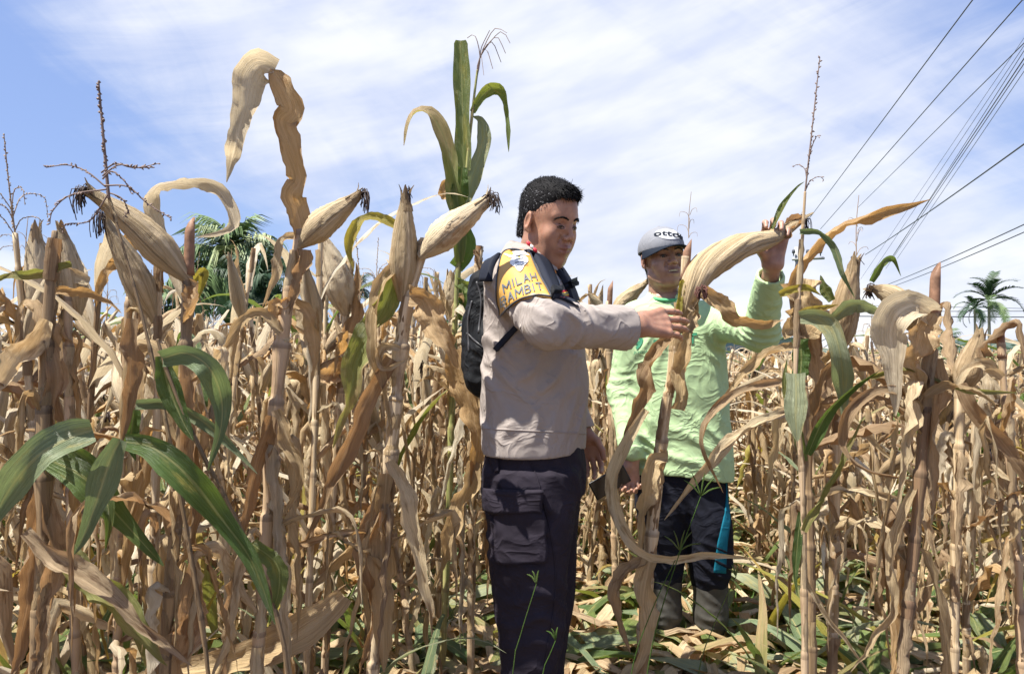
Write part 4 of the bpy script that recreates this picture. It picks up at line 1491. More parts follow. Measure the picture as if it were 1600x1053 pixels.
    for q in (-1, 1):
        e = SDF((-.02, -.02, -.02), (.02, .02, .02), .002); e.ell((0, 0, 0), (.0105, .0105, .0105))
        ev, ef = e.surface()
        MB().add(place((ev + np.array([q * .031, .0772, .006])) * HSC, ho, R), ef).build('eye', EYED, root)
    face_details(root, V, F, ho, R, HSC, HAIRB, 'officer')

    # shirt with sleeves
    s = SDF((-.16, 1.62, .91), (.36, 2.46, 1.54), .0052)
    s.loft([(.925, .063, 2.12, .139, .185), (1.0, .064, 2.12, .143, .188), (1.11, .066, 2.12, .145, .186), (1.2, .063, 2.12, .139, .184), (1.30, .056, 2.12, .125, .184),
            (1.38, .050, 2.12, .110, .180), (1.435, .046, 2.12, .085, .150), (1.475, .046, 2.12, .068, .085), (1.50, .052, 2.12, .062, .066)], yaw=yaw, k=.02)
    s.cone(Sh + np.array([.0, .02, -.004]), El, .066, .058, .045)
    wc = W(979, 513, 1.885)
    s.cone(El, wc, .052, .057, .025)
    s.cone(Sh2, El2, .06, .055, .04); s.cone(El2, wl, .052, .05, .02)
    # folds: bent elbow, armpit, belly, hem
    rr = np.random.RandomState(4)
    ad = unit(El - Sh); fdv = unit(wc - El); upv = np.array([0, 0, 1.])
    s.folds(El + fdv * .02, (.14, .14, .13), fdv + .5 * upv, .040, .019, 1, 1.4, 1.6)
    s.folds(El - ad * .05, (.09, .10, .11), ad + .2 * fdv, .045, .015, 2, 1.2, 1.6)
    s.folds(El + fdv * .17, (.10, .10, .10), fdv * .5 + upv, .05, .010, 3, 1.5, 1.6)
    s.folds(Sh + np.array([-.04, .0, -.14]), (.11, .15, .12), np.array([.8, 0, .7]), .045, .016, 4, 1.2, 1.6)
    s.folds(np.array([.12, 1.95, 1.20]), (.14, .16, .16), np.array([-.6, 0, .9]), .06, .015, 5, 1.3, 1.5)
    s.folds(np.array([-.02, 1.98, 1.08]), (.12, .16, .15), np.array([.9, 0, .5]), .06, .016, 6, 1.3, 1.5)
    s.folds(np.array([.17, 2.0, 1.02]), (.12, .18, .10), np.array([.9, 0, -.4]), .055, .013, 7, 1.2, 1.5)
    s.folds(np.array([.05, 1.97, 1.0]), (.20, .18, .08), np.array([1, 0, .2]), .05, .006, 8, 1.2, 1.5)
    s.crease((-.09, 2.0, .965), (.20, 1.93, .965), .006, -.002)
    s.noise(16, .0022, 5); s.noise(42, .0010, 6)
    # openings at hem, cuff and collar
    s.loft([(.86, .062, 2.12, .127, .173), (.945, .062, 2.12, .127, .173)], yaw=yaw, k=.004, mode='sub')
    s.cone(wc - fdv * .02, wc + fdv * .07, .044, .044, .004, 'sub')
    s.put(lambda P: (P - wc) @ fdv - .0, wc - .09, wc + .12, 0, 'int', m=0)
    s.cone(wl + (El2 - wl) * .1, wl - (El2 - wl) * .3, .038, .038, .004, 'sub')
    s.put(lambda P: -((P - wl) @ unit(El2 - wl)) + .012, wl - .10, wl + np.array([.12, .12, .0]), 0, 'int', m=0)
    s.cone((.056, 2.115, 1.47), (.07, 2.10, 1.56), .056, .062, .004, 'sub')
    sv_, sf_ = s.surface()
    shirt = MB().add(sv_, sf_).build('shirt', KHAKI, root)
    bv_ = bvh_of((sv_, sf_))

    # collar: a folded band round the neck
    n = 26
    th = np.linspace(.35, 2 * PI - .35, n)
    cc = np.array([.058, 2.112, 1.472])
    ring = np.stack([np.cos(th) * f[0] + np.sin(th) * r[0], np.cos(th) * f[1] + np.sin(th) * r[1], 0 * th], 1)
    P1 = cc + ring * .063 + np.array([0, 0, .034]); P1[:, 2] -= .020 * np.cos(th)
    P2 = cc + ring * .092 + np.array([0, 0, -.012]); P2[:, 2] -= .03 * np.cos(th)
    P0 = cc + ring * .060 + np.array([0, 0, -.01])
    G = np.stack([P0, P1, P1 * .6 + P2 * .4 + [0, 0, .006], P2], 1)
    G2 = G[:, ::-1] - ring[:, None] * .004
    vv = np.concatenate([G.reshape(-1, 3), G2.reshape(-1, 3)])
    ff_ = grid_faces(n, 4)
    MB().add(vv, np.concatenate([ff_, ff_ + n * 4])).build('collar', KHAKI, root)
    # red and white braid along the collar
    mb = MB()
    for i, (px, py) in enumerate(((826, 381), (831, 386), (836, 391), (842, 396), (847, 401), (852, 406))):
        q = W(px, py, 2.0); d = unit(q - np.array([0, 0, CAMZ]))
        h = bv_.ray_cast(Vector(q - d * .3), Vector(d), 1)
        p = np.array(h[0]) if h[0] is not None else q
        p = p - d * .012
        mb.add(*tube([p + [-.005, 0, .006], p, p + [.005, 0, -.006]], [.003, .0055, .003], 7), RED if i % 2 == 0 or i > 4 else WHT)
    mb.build('collar_braid', None, root)

    # armband over the upper arm
    g = bilin([(789, 383), (822, 382), (862, 468), (783, 493)], 24, 18, (7, -5, -13, 6))
    mb, top, _ = drape(bv_, pxgrid(g, 1.95), .0045, .003, smoothn=4)
    ab = mb.build('armband', BANDY, root)
    ts = MB().add(top.reshape(-1, 3), grid_faces(24, 18)); tv, tf, _, _ = ts.arrays()
    ab_b = bvh_of((tv, tf))
    edge = np.concatenate([top[0, :], top[1:, -1], top[-1, ::-1][1:], top[::-1, 0][1:]])
    MB().add(*tube(edge, .0026, 6)).build('piping', PIPING, ab, off=tuple(parent_origin(root)))
    mb = MB()
    def q4(a, b_, c_, d_): return [a, b_, c_, d_]
    lettering('MILAH', [(785, 445), (836, 427), (840, 439), (788, 459)], 1.95, ab_b, LETG, .0028, mb, bow=4, bold=0)
    lettering('BAMBIT', [(782, 466), (845, 442), (849, 454), (783, 482)], 1.95, ab_b, LETG, .0028, mb, bow=5, bold=0)
    mb.build('lettering', None, ab, off=tuple(parent_origin(root)))
    mb = MB()   # winged crest in white print
    c0 = np.array([811., 409.])
    sh = []
    for a in np.linspace(0, 2 * PI, 22, endpoint=False):
        rad = 12 + 2.2 * math.cos(4 * a + .5)
        sh.append(c0 + np.array([math.cos(a) * rad, math.sin(a) * rad * 1.15]))
    for w in (-1, 1):
        pass
    V, F = np.array([c0] + sh), np.array([[0, 1 + i, 1 + (i + 1) % 22] for i in range(22)])
    def lay(Vp, Fp, mat, off):
        o = []
        for p in Vp:
            q = Vector(W(p[0], p[1], 1.95)); d = (q - Vector((0, 0, CAMZ))).normalized()
            h = ab_b.ray_cast(q - d * .35, d, 1.)
            if h[0] is None: h = ab_b.find_nearest(q)
            nn = h[1] if h[1].dot(d) < 0 else -h[1]
            o.append(np.array(h[0]) + np.array(nn) * off)
        mb.add(np.array(o), Fp, None, mat)
    lay(V, F, WHT, .0026)
    lay(np.array([[787, 398], [802, 391], [824, 388], [829, 396], [812, 399], [798, 404.]]), np.array([[0, 1, 5], [1, 4, 5], [1, 2, 4], [2, 3, 4]]), WHT, .0024)
    for i in range(4):
        y = 401 + i * 5
        lay(np.array([[805, y], [818, y - 2], [818, y - .8], [805, y + 1.4]]), np.array([[0, 1, 2], [0, 2, 3]]), LETG, .0032)
    mb.build('crest', None, ab, off=tuple(parent_origin(root)))

    # chest patches
    mb = MB()
    drape(bv_, pxgrid(bilin([(849, 408), (862, 412), (868, 428), (852, 428)], 6, 6), 2.05), .003, .001, mb, mat=ORGP)
    drape(bv_, pxgrid(bilin([(853, 409), (860, 412), (862, 416), (855, 414)], 4, 4), 2.05), .0045, .001, mb, mat=YELP)
    drape(bv_, pxgrid(bilin([(870, 456), (889, 453), (892, 465), (874, 467)], 6, 6), 2.02), .003, .001, mb, mat=RED)
    drape(bv_, pxgrid(bilin([(872, 459), (888, 456), (889, 462), (873, 464)], 5, 5), 2.02), .0045, .001, mb, mat=YELP)
    drape(bv_, pxgrid(bilin([(872, 460.6), (888, 457.5), (888.5, 459), (872.5, 462)], 5, 5), 2.02), .006, .0006, mb, mat=LETG)
    mb.build('chest_patch', None, root)
    mb = MB()
    lettering('HJNC', [(853, 431), (871, 433), (872, 438), (854, 437)], 2.04, bv_, LETG, .004, mb, bold=.03)
    lettering('POLRI', [(856, 439), (875, 437), (876, 444), (857, 446)], 2.04, bv_, LETG, .004, mb, bold=.03) if False else lettering('IOIT', [(856, 440), (875, 438), (876, 444), (857, 446)], 2.04, bv_, LETG, .004, mb, bold=.03)
    mb.build('name_lettering', None, root)

    # hem band and stitched seam of the shirt
    g = bilin([(753, 668), (914, 676), (914, 678.5), (753, 670.5)], 2, 40)
    drape(bv_, pxgrid(g, 2.0), .0006, .0006)[0].build('hem_seam', cloth('seam_cloth', (.30, .26, .24)), root)

    # trousers
    t = SDF((-.13, 1.88, .06), (.27, 2.38, .99), .0062)
    t.loft([(.80, .064, 2.12, .136, .170), (.86, .064, 2.12, .139, .172), (.93, .063, 2.12, .134, .168), (.985, .063, 2.12, .130, .165)], yaw=yaw, k=.01)
    t.loft([(.08, .052, 2.04, .066, .070), (.28, .050, 2.03, .064, .072), (.45, .052, 2.025, .088, .082), (.62, .048, 2.025, .108, .092), (.78, .050, 2.03, .122, .098), (.88, .052, 2.04, .12, .10)], yaw=yaw, k=.03)
    t.loft([(.08, .088, 2.20, .066, .070), (.28, .086, 2.20, .068, .072), (.45, .092, 2.20, .085, .082), (.62, .092, 2.21, .098, .09), (.78, .082, 2.20, .118, .098), (.88, .07, 2.19, .12, .10)], yaw=yaw, k=.03)
    rr = np.random.RandomState(9)
    t.folds((.0, 1.96, .74), (.14, .2, .16), (.5, 0, 1), .05, .012, 11, 1.3, 1.5)
    t.folds((.05, 1.96, .50), (.14, .2, .18), (.35, 0, 1), .06, .012, 12, 1.4, 1.5)
    t.folds((.05, 1.96, .27), (.14, .2, .16), (-.3, 0, 1), .045, .013, 13, 1.3, 1.5)
    t.folds((.12, 2.0, .84), (.12, .2, .10), (.8, 0, .6), .045, .010, 14, 1.3, 1.5)
    t.noise(14, .003, 8); t.noise(40, .001, 2)
    for c_ in ((.052, 2.04), (.088, 2.20)):
        t.cone((c_[0], c_[1], .0), (c_[0], c_[1], .12), .055, .055, .004, 'sub')
    tv, tf = t.surface()
    MB().add(tv, tf).build('trousers', NAVY, root)
    tb = bvh_of((tv, tf))
    # cargo pocket with flap, slant pocket, side seam
    pk = drape(tb, pxgrid(bilin([(776, 797), (850, 797), (853, 876), (777, 879)], 20, 18, (0, 2, 3, 0)), 1.95), .010, .004, smoothn=5)[0].build('cargo_pocket', NAVY, root)
    drape(tb, pxgrid(bilin([(762, 763), (848, 765), (848, 799), (764, 797)], 10, 18, (0, 0, 2, 0)), 1.95), .016, .004, smoothn=4)[0].build('pocket_flap', NAVY, root)
    drape(tb, pxgrid(path_strip([(762, 690), (770, 705), (778, 738)], [14, 16, 6], 12, 5), 1.95), .006, .003, smoothn=3)[0].build('slant_pocket', NAVY, root)
    drape(tb, pxgrid(path_strip([(812, 690), (843, 760), (868, 900), (850, 1045)], 1.6, 60, 2), 1.95), .001, .0012)[0].build('side_seam', NAVY, root)
    # boots
    for c_, dx in (((.052, 2.035), 0), ((.088, 2.205), .02)):
        bo = SDF((c_[0] - .12, c_[1] - .16, -.005), (c_[0] + .28, c_[1] + .12, .26), .006)
        q0 = np.array([c_[0], c_[1], 0])
        bo.cone(q0 + [0, 0, .24], q0 + [0, 0, .06], .048, .045, .02)
        bo.ell(q0 + f * .05 + [0, 0, .045], (.135, .048, .045), .03, rot=np.array(Matrix.Rotation(yaw, 3, 'Z')))
        bo.ell(q0 + f * .13 + [0, 0, .035], (.055, .048, .034), .02, rot=np.array(Matrix.Rotation(yaw, 3, 'Z')))
        bo.put(lambda P: -P[..., 2] + .002, q0 - .3, q0 + .4, 0, 'int', m=0)
        MB().add(*bo.surface()).build('boot', BLACKN, root)
    # belt glimpse at the front under the hem, watch strap at the far wrist
    MB().add(*tube(np.array([wl + [.028 * math.cos(a), .028 * math.sin(a), .0 - .01 * math.sin(a)] for a in np.linspace(0, 2 * PI, 16)]), .007, 6)).build('watch', plain('green_watch_strap', (.06, .09, .06), .4), root)

    # ---- backpack: a thing of its own on his back
    bp = empty('backpack', (-.08, 2.2, 1.1), 'black nylon backpack worn on the uniformed man\'s back with padded straps', 'backpack')
    c = np.array([-.030, 2.215, 1.280]); Rb = np.array(Matrix.Rotation(yaw, 3, 'Z'))
    k = SDF((-.28, 1.98, 1.05), (.12, 2.45, 1.50), .0055)

    def rbox(cen, hx, rad, tap=0.):
        def fn(P):
            q = (P - cen) @ Rb
            q = q / (1 - tap * np.clip((q[..., 2:3]) / .2, -1, 1))
            q = np.abs(q) - (np.array(hx) - rad)
            return np.linalg.norm(np.maximum(q, 0), axis=-1) + np.minimum(q.max(-1), 0) - rad
        return fn
    k.put(rbox(c, (.072, .150, .185), .055, .10), c - .3, c + .3, .01)
    k.put(rbox(c + np.array([-.050, .02, -.05]), (.040, .115, .105), .035), c - .3, c + .3, .012)
    k.ell(c + Rb @ np.array([.01, -.145, -.07]), (.045, .03, .075), .012, rot=Rb)
    for z in (-.02, .08, .145):
        k.put(lambda P, z=z: np.abs(P[..., 2] - c[2] - z) - .0022, c - .3, c + .3, 0, 'off', m=0) if False else None
    k.noise(30, .002, 12); k.noise(70, .0008, 13)
    k.folds(c + [-.04, -.1, 0], (.16, .2, .22), (.4, 0, 1), .05, .008, 5, 1.4)
    k.folds(c + [-.1, -.05, -.1], (.12, .2, .14), (1, 0, .3), .035, .006, 6, 1.4)
    kv, kf = k.surface()
    MB().add(kv, kf).build('bag', BLACKN, bp)
    kb = bvh_of((kv, kf))
    mb = MB()
    for path in ([(738, 470), (732, 500), (733, 550)], [(730, 520), (742, 532), (758, 545)], [(745, 440), (752, 470), (748, 520)]):
        drape(kb, pxgrid(path_strip(path, 2.2, 20, 3), 2.1), .001, .002, mb)
    mb.build('zip', plain('zip', (.05, .05, .055), .4), bp)
    # straps laid over shoulder and chest of the shirt
    full = SDF((-.2, 1.6, 1.1), (.4, 2.46, 1.54), .01)
    def strap(path, w, off=.004, th=.006, Y=1.98, name='strap', mat=None, sm=6):
        return drape(bv_, pxgrid(path_strip(path, w, 34, 5), Y), off, th, smoothn=sm)[0].build(name, mat or STRAP, bp)
    strap([(763, 440), (765, 420), (774, 400), (790, 386), (812, 381), (830, 388), (842, 405), (852, 428), (862, 452), (868, 468)], [13, 13, 13, 12, 12, 15, 16, 13, 11], .009, .007)
    strap([(866, 399), (874, 408), (886, 428), (896, 448), (903, 470)], [10, 11, 10, 9, 8], .006, .008, 2.06)
    strap([(806, 512), (792, 528), (776, 546)], [9, 9, 8], .003, .004)
    strap([(860, 462), (878, 466), (905, 478)], [7, 6, 6], .004, .004)
    drape(bv_, pxgrid(bilin([(858, 453), (868, 450), (871, 466), (861, 469)], 6, 5), 1.98), .014, .012, smoothn=2)[0].build('buckle', BLACKN, bp)
    drape(bv_, pxgrid(bilin([(891, 437), (899, 439), (898, 449), (891, 448)], 5, 5), 2.06), .012, .012)[0].build('buckle', BLACKN, bp)
    return root


officer()

# ------------------------------------------------------------------ the farmer
MINT = cloth('mint_shirt_cloth', (.40, .54, .30), bump=.35, wr=.5, var=.05)
MINTD = plain('green_print', (.05, .25, .14), .7, var=.1)
NAVYF = cloth('navy_track_cloth', (.012, .013, .020), bump=.35, wr=.4, var=.15)
TEAL = cloth('teal_stripe_cloth', (.01, .125, .19), bump=.3, wr=.3)
RUB = plain('grey_rubber', (.055, .052, .045), .6, spec=.3, var=.35, scale=30, bump=.2)
CAPG = cloth('grey_cap_cloth', (.20, .205, .225), weave=500, bump=.3, wr=.2)
CAPW = plain('white_cap_panel', (.55, .56, .57), .7, var=.05)
CAPD = cloth('navy_brim_cloth', (.012, .016, .025), weave=500, bump=.3)


def farmer():
    root = empty('person', (.63, 2.9, 0), 'man in pale green long-sleeved shirt, grey cap and rubber boots gripping a corn ear', 'man')
    
    R = rotm(PI + math.radians(9), math.radians(3), math.radians(5))
    ho = np.array([.590, 2.88, 1.562])
    hs = head_sdf('old')
    V, F = hs.surface()
    parts = [(place(V, ho, R), F, tint_head(V, 'old'))]
    # gripping hand: palm to the camera, fingers over the ear, thumb in front
    E0 = W(1216, 368, 2.35); wl = E0 + np.array([-.004, .040, -.086])
    fd = unit(np.array([.06, -.06, 1.])); nrm = unit(np.array([-.25, -1, -.05]))
    ShR, ElR = np.array([.475, 2.9, 1.345]), np.array([.435, 2.93, 1.05])
    ShL, ElL = np.array([.795, 2.86, 1.345]), W(1188, 520, 2.62)
    hv, hf, _, _ = hand_sdf(fd, nrm, 'L', [(.85, .85, .6), (.88, .88, .6), (.9, .9, .6), (.95, .9, .6)],
                            spread=(.06, .0, -.05, -.1), thumb=[(.024, .020, .012), (.044, .036, .040), (.034, .052, .066), (.014, .066, .074)], scale=1.12, thick=1.05, fore=ElL - wl)
    parts.append((hv + wl, hf, None))
    wr = W(986, 716, 2.82)
    v2, f2, _, _ = hand_sdf(unit(np.array([-.10, -.1, -1])), np.array([.1, -.75, .1]), 'R', [(.7, .9, .6)] * 4, fore=ElR - wr)
    parts.append((v2 + wr, f2, None))
    b = SDF((.35, 2.3, .0), (1.0, 3.15, 1.47), .012)
    b.loft([(.75, .66, 2.9, .16, .10), (1.1, .655, 2.9, .15, .10), (1.3, .64, 2.9, .15, .09), (1.38, .63, 2.9, .12, .07), (1.44, .60, 2.89, .055, .05)], k=.02)
    for a, c_, r0, r1 in ((ShR, ElR, .045, .036), (ElR, wr, .036, .026), (ShL, ElL, .045, .036), (ElL, wl, .036, .026),
                          ((.58, 2.9, .78), (.60, 2.9, .4), .07, .045), ((.6, 2.9, .4), (.6, 2.9, .09), .04, .035),
                          ((.73, 2.9, .78), (.765, 2.88, .4), .07, .045), ((.765, 2.88, .4), (.765, 2.88, .09), .04, .035)):
        b.cone(a, c_, r0, r1, .02)
    bv, bf = b.surface()
    parts.append((bv, bf, None))
    join_body(parts, root, SKIN2)
    face_details(root, V, F, ho, R, 1.0, plain('greying_brow', (.05, .045, .045), .7), 'old')
    for q in (-1, 1):
        e = SDF((-.02, -.02, -.02), (.02, .02, .02), .002); e.ell((0, 0, 0), (.0105, .0105, .0105))
        ev, ef = e.surface()
        MB().add(place(ev + np.array([q * .031, .0775, .006]), ho, R), ef).build('eye', EYED, root)
    tm = MB()
    for i in range(6):
        x = (i - 2.5) * .0058
        c_ = np.array([x, .0925 - 12 * x * x, -.0512])
        q = SDF(c_ - .006, c_ + .006, .0012); q.ell(c_, (.0032, .003, .0042))
        tv, tf = q.surface()
        tm.add(place(tv, ho, R), tf)
    t_ = tm.build('teeth', TEETH, root); t_['kind'] = 'stuff'
    # grey hair at the temples and nape
    hh = SDF((-.10, -.125, -.11), (.10, .10, .12), .0032)
    hh.ell((0, -.013, .045), (.0785, .0985, .084), .01)
    hh.cone((0, -.058, -.02), (0, -.060, -.05), .052, .048, .03)
    hh.put(lambda P: P[..., 2] - np.interp(P[..., 1], [-.12, -.055, -.03, -.016, .012, .02, .03, .1], [-.07, -.065, -.02, .024, .03, .012, .09, .1]), (-.11, -.13, -.12), (.11, .12, .13), .004, 'sub', m=.05)
    v3, f3 = hh.surface()
    s3, sf3 = hair_spikes(v3, f3, lambda c: c[:, 2] > -.1, 2200, .007, lambda c: np.stack([c[:, 0] * 0, c[:, 0] * 0, c[:, 0] * 0 - 1.], 1), r=.0007, up=.3)
    mb = MB().add(place(v3, ho, R), f3, None, HAIRB); mb.add(place(s3, ho, R), sf3, None, HAIRG)
    mb.build('hair', None, root)

    # shirt
    s = SDF((.34, 2.36, .68), (.98, 3.10, 1.50), .0058)
    s.loft([(.70, .665, 2.9, .198, .128), (.80, .665, 2.9, .196, .128), (.95, .66, 2.9, .188, .125), (1.10, .655, 2.9, .184, .124), (1.25, .645, 2.9, .180, .118),
            (1.33, .638, 2.9, .168, .105), (1.385, .625, 2.9, .125, .085), (1.42, .605, 2.892, .080, .066), (1.445, .598, 2.888, .066, .060)], k=.02)
    s.cone(ShR + [.01, 0, -.005], ElR, .068, .058, .05); s.cone(ElR, wr + [0, 0, .03], .056, .044, .03)
    s.cone(ShL + [-.01, 0, -.005], ElL, .072, .064, .06); wc = wl + unit(ElL - wl) * .045
    s.cone(ElL, wc, .062, .045, .03)
    fdv = unit(wc - ElL); adv = unit(ElL - ShL)
    s.folds(ElL + fdv * .05, (.11, .13, .12), fdv + .3 * adv, .034, .012, 21, 1.4)
    s.folds(ElL - adv * .08, (.11, .12, .12), adv + np.array([0, 0, -.4]), .04, .010, 22, 1.3)
    s.folds(ElL + fdv * .15, (.09, .09, .09), fdv + np.array([.6, 0, 0]), .03, .007, 23, 1.4)
    s.folds((.78, 2.84, 1.24), (.10, .16, .13), (.9, 0, .5), .045, .010, 24, 1.2)
    s.folds((.64, 2.82, .86), (.22, .2, .16), (.5, 0, .9), .075, .011, 25, 1.5)
    s.folds((.55, 2.84, 1.20), (.14, .2, .16), (.9, 0, -.45), .055, .008, 26, 1.3)
    s.folds((.72, 2.82, 1.05), (.16, .2, .18), (.95, 0, .3), .08, .007, 27, 1.4)
    s.folds((.50, 2.86, .80), (.10, .2, .12), (.4, 0, 1), .04, .010, 28, 1.2)
    s.folds(ElR, (.09, .12, .16), (.3, 0, 1), .035, .009, 29, 1.2)
    s.noise(15, .0025, 15); s.noise(40, .0008, 16)
    s.put(lambda P: (.722 + .045 * np.clip((P[..., 0] - .47) / -.3, -1, 1) * 0 + .02 * np.sin((P[..., 0] - .4) * 9)) - P[..., 2], (.34, 2.5, .68), (.98, 3.1, .8), 0, 'int', m=0)
    s.loft([(.60, .665, 2.9, .184, .114), (.75, .665, 2.9, .184, .114)], k=.004, mode='sub')
    s.put(lambda P: (P - wc) @ fdv, wc - .08, wc + .10, 0, 'int', m=0)
    s.cone(wc - fdv * .02, wc + fdv * .07, .035, .035, .004, 'sub')
    s.cone((.602, 2.885, 1.39), (.59, 2.875, 1.50), .056, .062, .004, 'sub')
    sv, sf = s.surface()
    MB().add(sv, sf).build('shirt', MINT, root)
    sb = bvh_of((sv, sf))
    # neck ribbing
    n = 30; th = np.linspace(0, 2 * PI, n)
    ring = np.stack([.600 + .062 * np.cos(th), 2.882 + .058 * np.sin(th), 1.424 + .020 * np.sin(th)], 1)
    MB().add(*tube(ring, .008, 7, False)).build('neckband', plain('green_ribbing', (.10, .38, .17), .8), root)
    # print
    def prt(txt, c, name='lettering', bold=.03):
        lettering(txt, c, 2.8, sb, MINTD, .003, None if False else None, bold=bold).build(name, None, root)
    prt('9', [(991, 526), (1005, 524), (1005, 545), (991, 547)], bold=.05)
    prt('ni', [(1021, 527), (1040, 526), (1040, 541), (1021, 542)], bold=.05)
    prt('T', [(1073, 520), (1089, 520), (1089, 537), (1073, 537)], bold=.05)
    prt('JOGJA', [(990, 549), (1013, 547), (1013, 552), (990, 554)], bold=.01)

    # track trousers
    t = SDF((.42, 2.72, .26), (.92, 3.10, .80), .006)
    t.loft([(.60, .655, 2.9, .170, .10), (.70, .655, 2.9, .178, .112), (.79, .655, 2.9, .178, .112)], k=.02)
    t.loft([(.30, .592, 2.9, .062, .068), (.40, .590, 2.895, .078, .080), (.50, .582, 2.89, .088, .092), (.60, .58, 2.89, .092, .10), (.68, .59, 2.9, .09, .10)], k=.02)
    t.loft([(.30, .762, 2.88, .062, .068), (.38, .765, 2.875, .082, .084), (.50, .758, 2.87, .092, .094), (.60, .742, 2.88, .094, .10), (.68, .73, 2.9, .09, .10)], k=.02)
    t.folds((.765, 2.8, .42), (.11, .2, .12), (.3, 0, 1), .045, .012, 31, 1.3)
    t.folds((.59, 2.8, .42), (.11, .2, .12), (-.3, 0, 1), .045, .012, 32, 1.3)
    t.folds((.66, 2.8, .62), (.2, .2, .12), (.8, 0, .5), .05, .010, 33, 1.3)
    t.noise(16, .0025, 4)
    tv, tf = t.surface()
    MB().add(tv, tf).build('trousers', NAVYF, root)
    tb = bvh_of((tv, tf))
    drape(tb, pxgrid(path_strip([(1139, 752), (1137, 800), (1128, 850), (1124, 895)], [8, 10, 15, 19], 26, 7), 2.82), .003, .001, smoothn=5)[0].build('side_stripe', TEAL, root)
    # rubber boots
    for cx, cy, tx in ((.592, 2.895, -.02), (.765, 2.875, .02)):
        bo = SDF((cx - .12, cy - .26, -.01), (cx + .12, cy + .14, .40), .0055)
        bo.cone((cx, cy, .36), (cx, cy, .20), .070, .062, .01); bo.cone((cx, cy, .20), (cx, cy + .01, .07), .060, .050, .03)
        bo.ell((cx + tx * .5, cy - .05, .045), (.047, .115, .045), .03)
        bo.ell((cx + tx, cy - .13, .038), (.046, .065, .036), .02)
        bo.loft([(.0, cx + tx * .5, cy - .055, .050, .135), (.018, cx + tx * .5, cy - .055, .050, .135)], k=.002)
        bo.folds((cx, cy - .04, .16), (.10, .12, .09), (.2, .3, 1), .035, .009, int(cx * 100), 1.0)
        bo.folds((cx, cy - .04, .27), (.10, .12, .08), (.6, .1, 1), .05, .006, int(cx * 90), 1.0)
        bo.cone((cx, cy, .31), (cx, cy, .40), .058, .060, .003, 'sub')
        bo.put(lambda P: P[..., 2] - .345, (cx - .2, cy - .3, .3), (cx + .2, cy + .2, .42), 0, 'int', m=0)
        bo.put(lambda P: -P[..., 2], (cx - .2, cy - .3, -.02), (cx + .2, cy + .2, .1), 0, 'int', m=0)
        MB().add(*bo.surface()).build('rubber_boot', RUB, root)

    # cap: worn by him but lifts off, so a thing of its own
    cp = empty('baseball_cap', (.585, 2.88, 1.64), 'grey cap with white front panel, black lettering and dark brim on the older man', 'cap')
    c = SDF((-.11, -.13, .01), (.11, .14, .17), .003)
    c.ell((0, -.010, .048), (.0880, .110, .088), .01)
    c.put(lambda P: (.050 - .20 * (P[..., 1] + .0)) * 1 - P[..., 2] + .0, (-.12, -.14, .0), (.12, .15, .18), 0, 'int', m=0) if False else c.put(lambda P: .038 - P[..., 2], (-.12, -.14, .0), (.12, .15, .18), 0, 'int', m=0)
    c.ell((0, -.010, .043), (.0815, .1035, .080), .002, 'sub')
    for a in (0, 60, 120):   # panel seams
        dr = np.array([math.cos(math.radians(a)), math.sin(math.radians(a)), 0])
        c.put(lambda P, dr=dr: .0012 * np.exp(-((P @ dr) / .0025) ** 2), (-.12, -.14, .04), (.12, .15, .18), 0, 'off', m=0)
    c.ell((0, -.01, .137), (.008, .008, .005), .002)
    cv, cf = c.surface()
    gx = np.array(c.n)
    co = MB().add(place(cv, ho, R), cf).build('crown', CAPG, cp)
    # brim
    n, m = 13, 30
    a = np.linspace(math.radians(12), math.radians(168), m)
    rows = []
    for k_, q in enumerate(np.linspace(0, 1, n)):
        x = np.cos(a) * (.0865 + .010 * q); y = -.010 + np.sin(a) * .106
        ext = q * .070 * np.sin((a - a[0]) / (a[-1] - a[0]) * PI) ** .55
        yy = y + ext; xx = x * (1 - .03 * q)
        zz = .042 - .06 * ext - .075 * (xx / .08) ** 2 * q * .28 - .004 * q
        rows.append(np.stack([xx, yy, zz], 1))
    Tp = np.array(rows); Bt = Tp - np.array([0, 0, .0035])
    vv = np.concatenate([Tp.reshape(-1, 3), Bt.reshape(-1, 3)])
    g = grid_faces(n, m); k_ = n * m
    rim = [[(n - 1) * m + j, (n - 1) * m + j + 1, (n - 1) * m + j + 1 + k_, (n - 1) * m + j + k_] for j in range(m - 1)]
    MB().add(place(vv, ho, R), np.concatenate([g, g[:, ::-1] + k_, rim])).build('brim', CAPD, cp)
    cb = bvh_of((place(cv, ho, R), cf))
    el = np.array([[1045 + 21 * math.cos(t_), 367.0 + 8.0 * math.sin(t_) + .10 * 20 * math.cos(t_)] for t_ in np.linspace(0, 2 * PI, 26, endpoint=False)])
    rings = [np.array([[1045., 367.0]] * 26) * (1 - q) + el * q for q in np.linspace(.02, 1, 6)]
    G = pxgrid(np.array([np.concatenate([r_, r_[:1]]) for r_ in rings]), 2.8)
    drape(cb, G, .0008, .0006)[0].build('front_panel', CAPW, cp)
    lettering('ottoi', [(1022, 363), (1066, 367), (1066, 375), (1022, 370)], 2.8, cb, CAPD, .0035, bow=3.5, bold=.02).build('lettering', None, cp)

    # phone in his lowered hand
    ph = SDF((-.05, -.02, -.09), (.05, .02, .09), .003)
    def bx(P):
        q = np.abs(P) - (np.array([.036, .0045, .075]) - .004)
        return np.linalg.norm(np.maximum(q, 0), axis=-1) + np.minimum(q.max(-1), 0) - .004
    ph.put(bx, (-.04, -.01, -.08), (.04, .01, .08), 0)
    pv, pf = ph.surface(0)
    Rp = np.array(Matrix.Rotation(math.radians(8), 3, 'Z') @ Matrix.Rotation(math.radians(62), 3, 'Y'))
    p0 = W(953, 753, 2.76)
    pr = empty('phone', p0, 'black phone held low between the two men', 'phone')
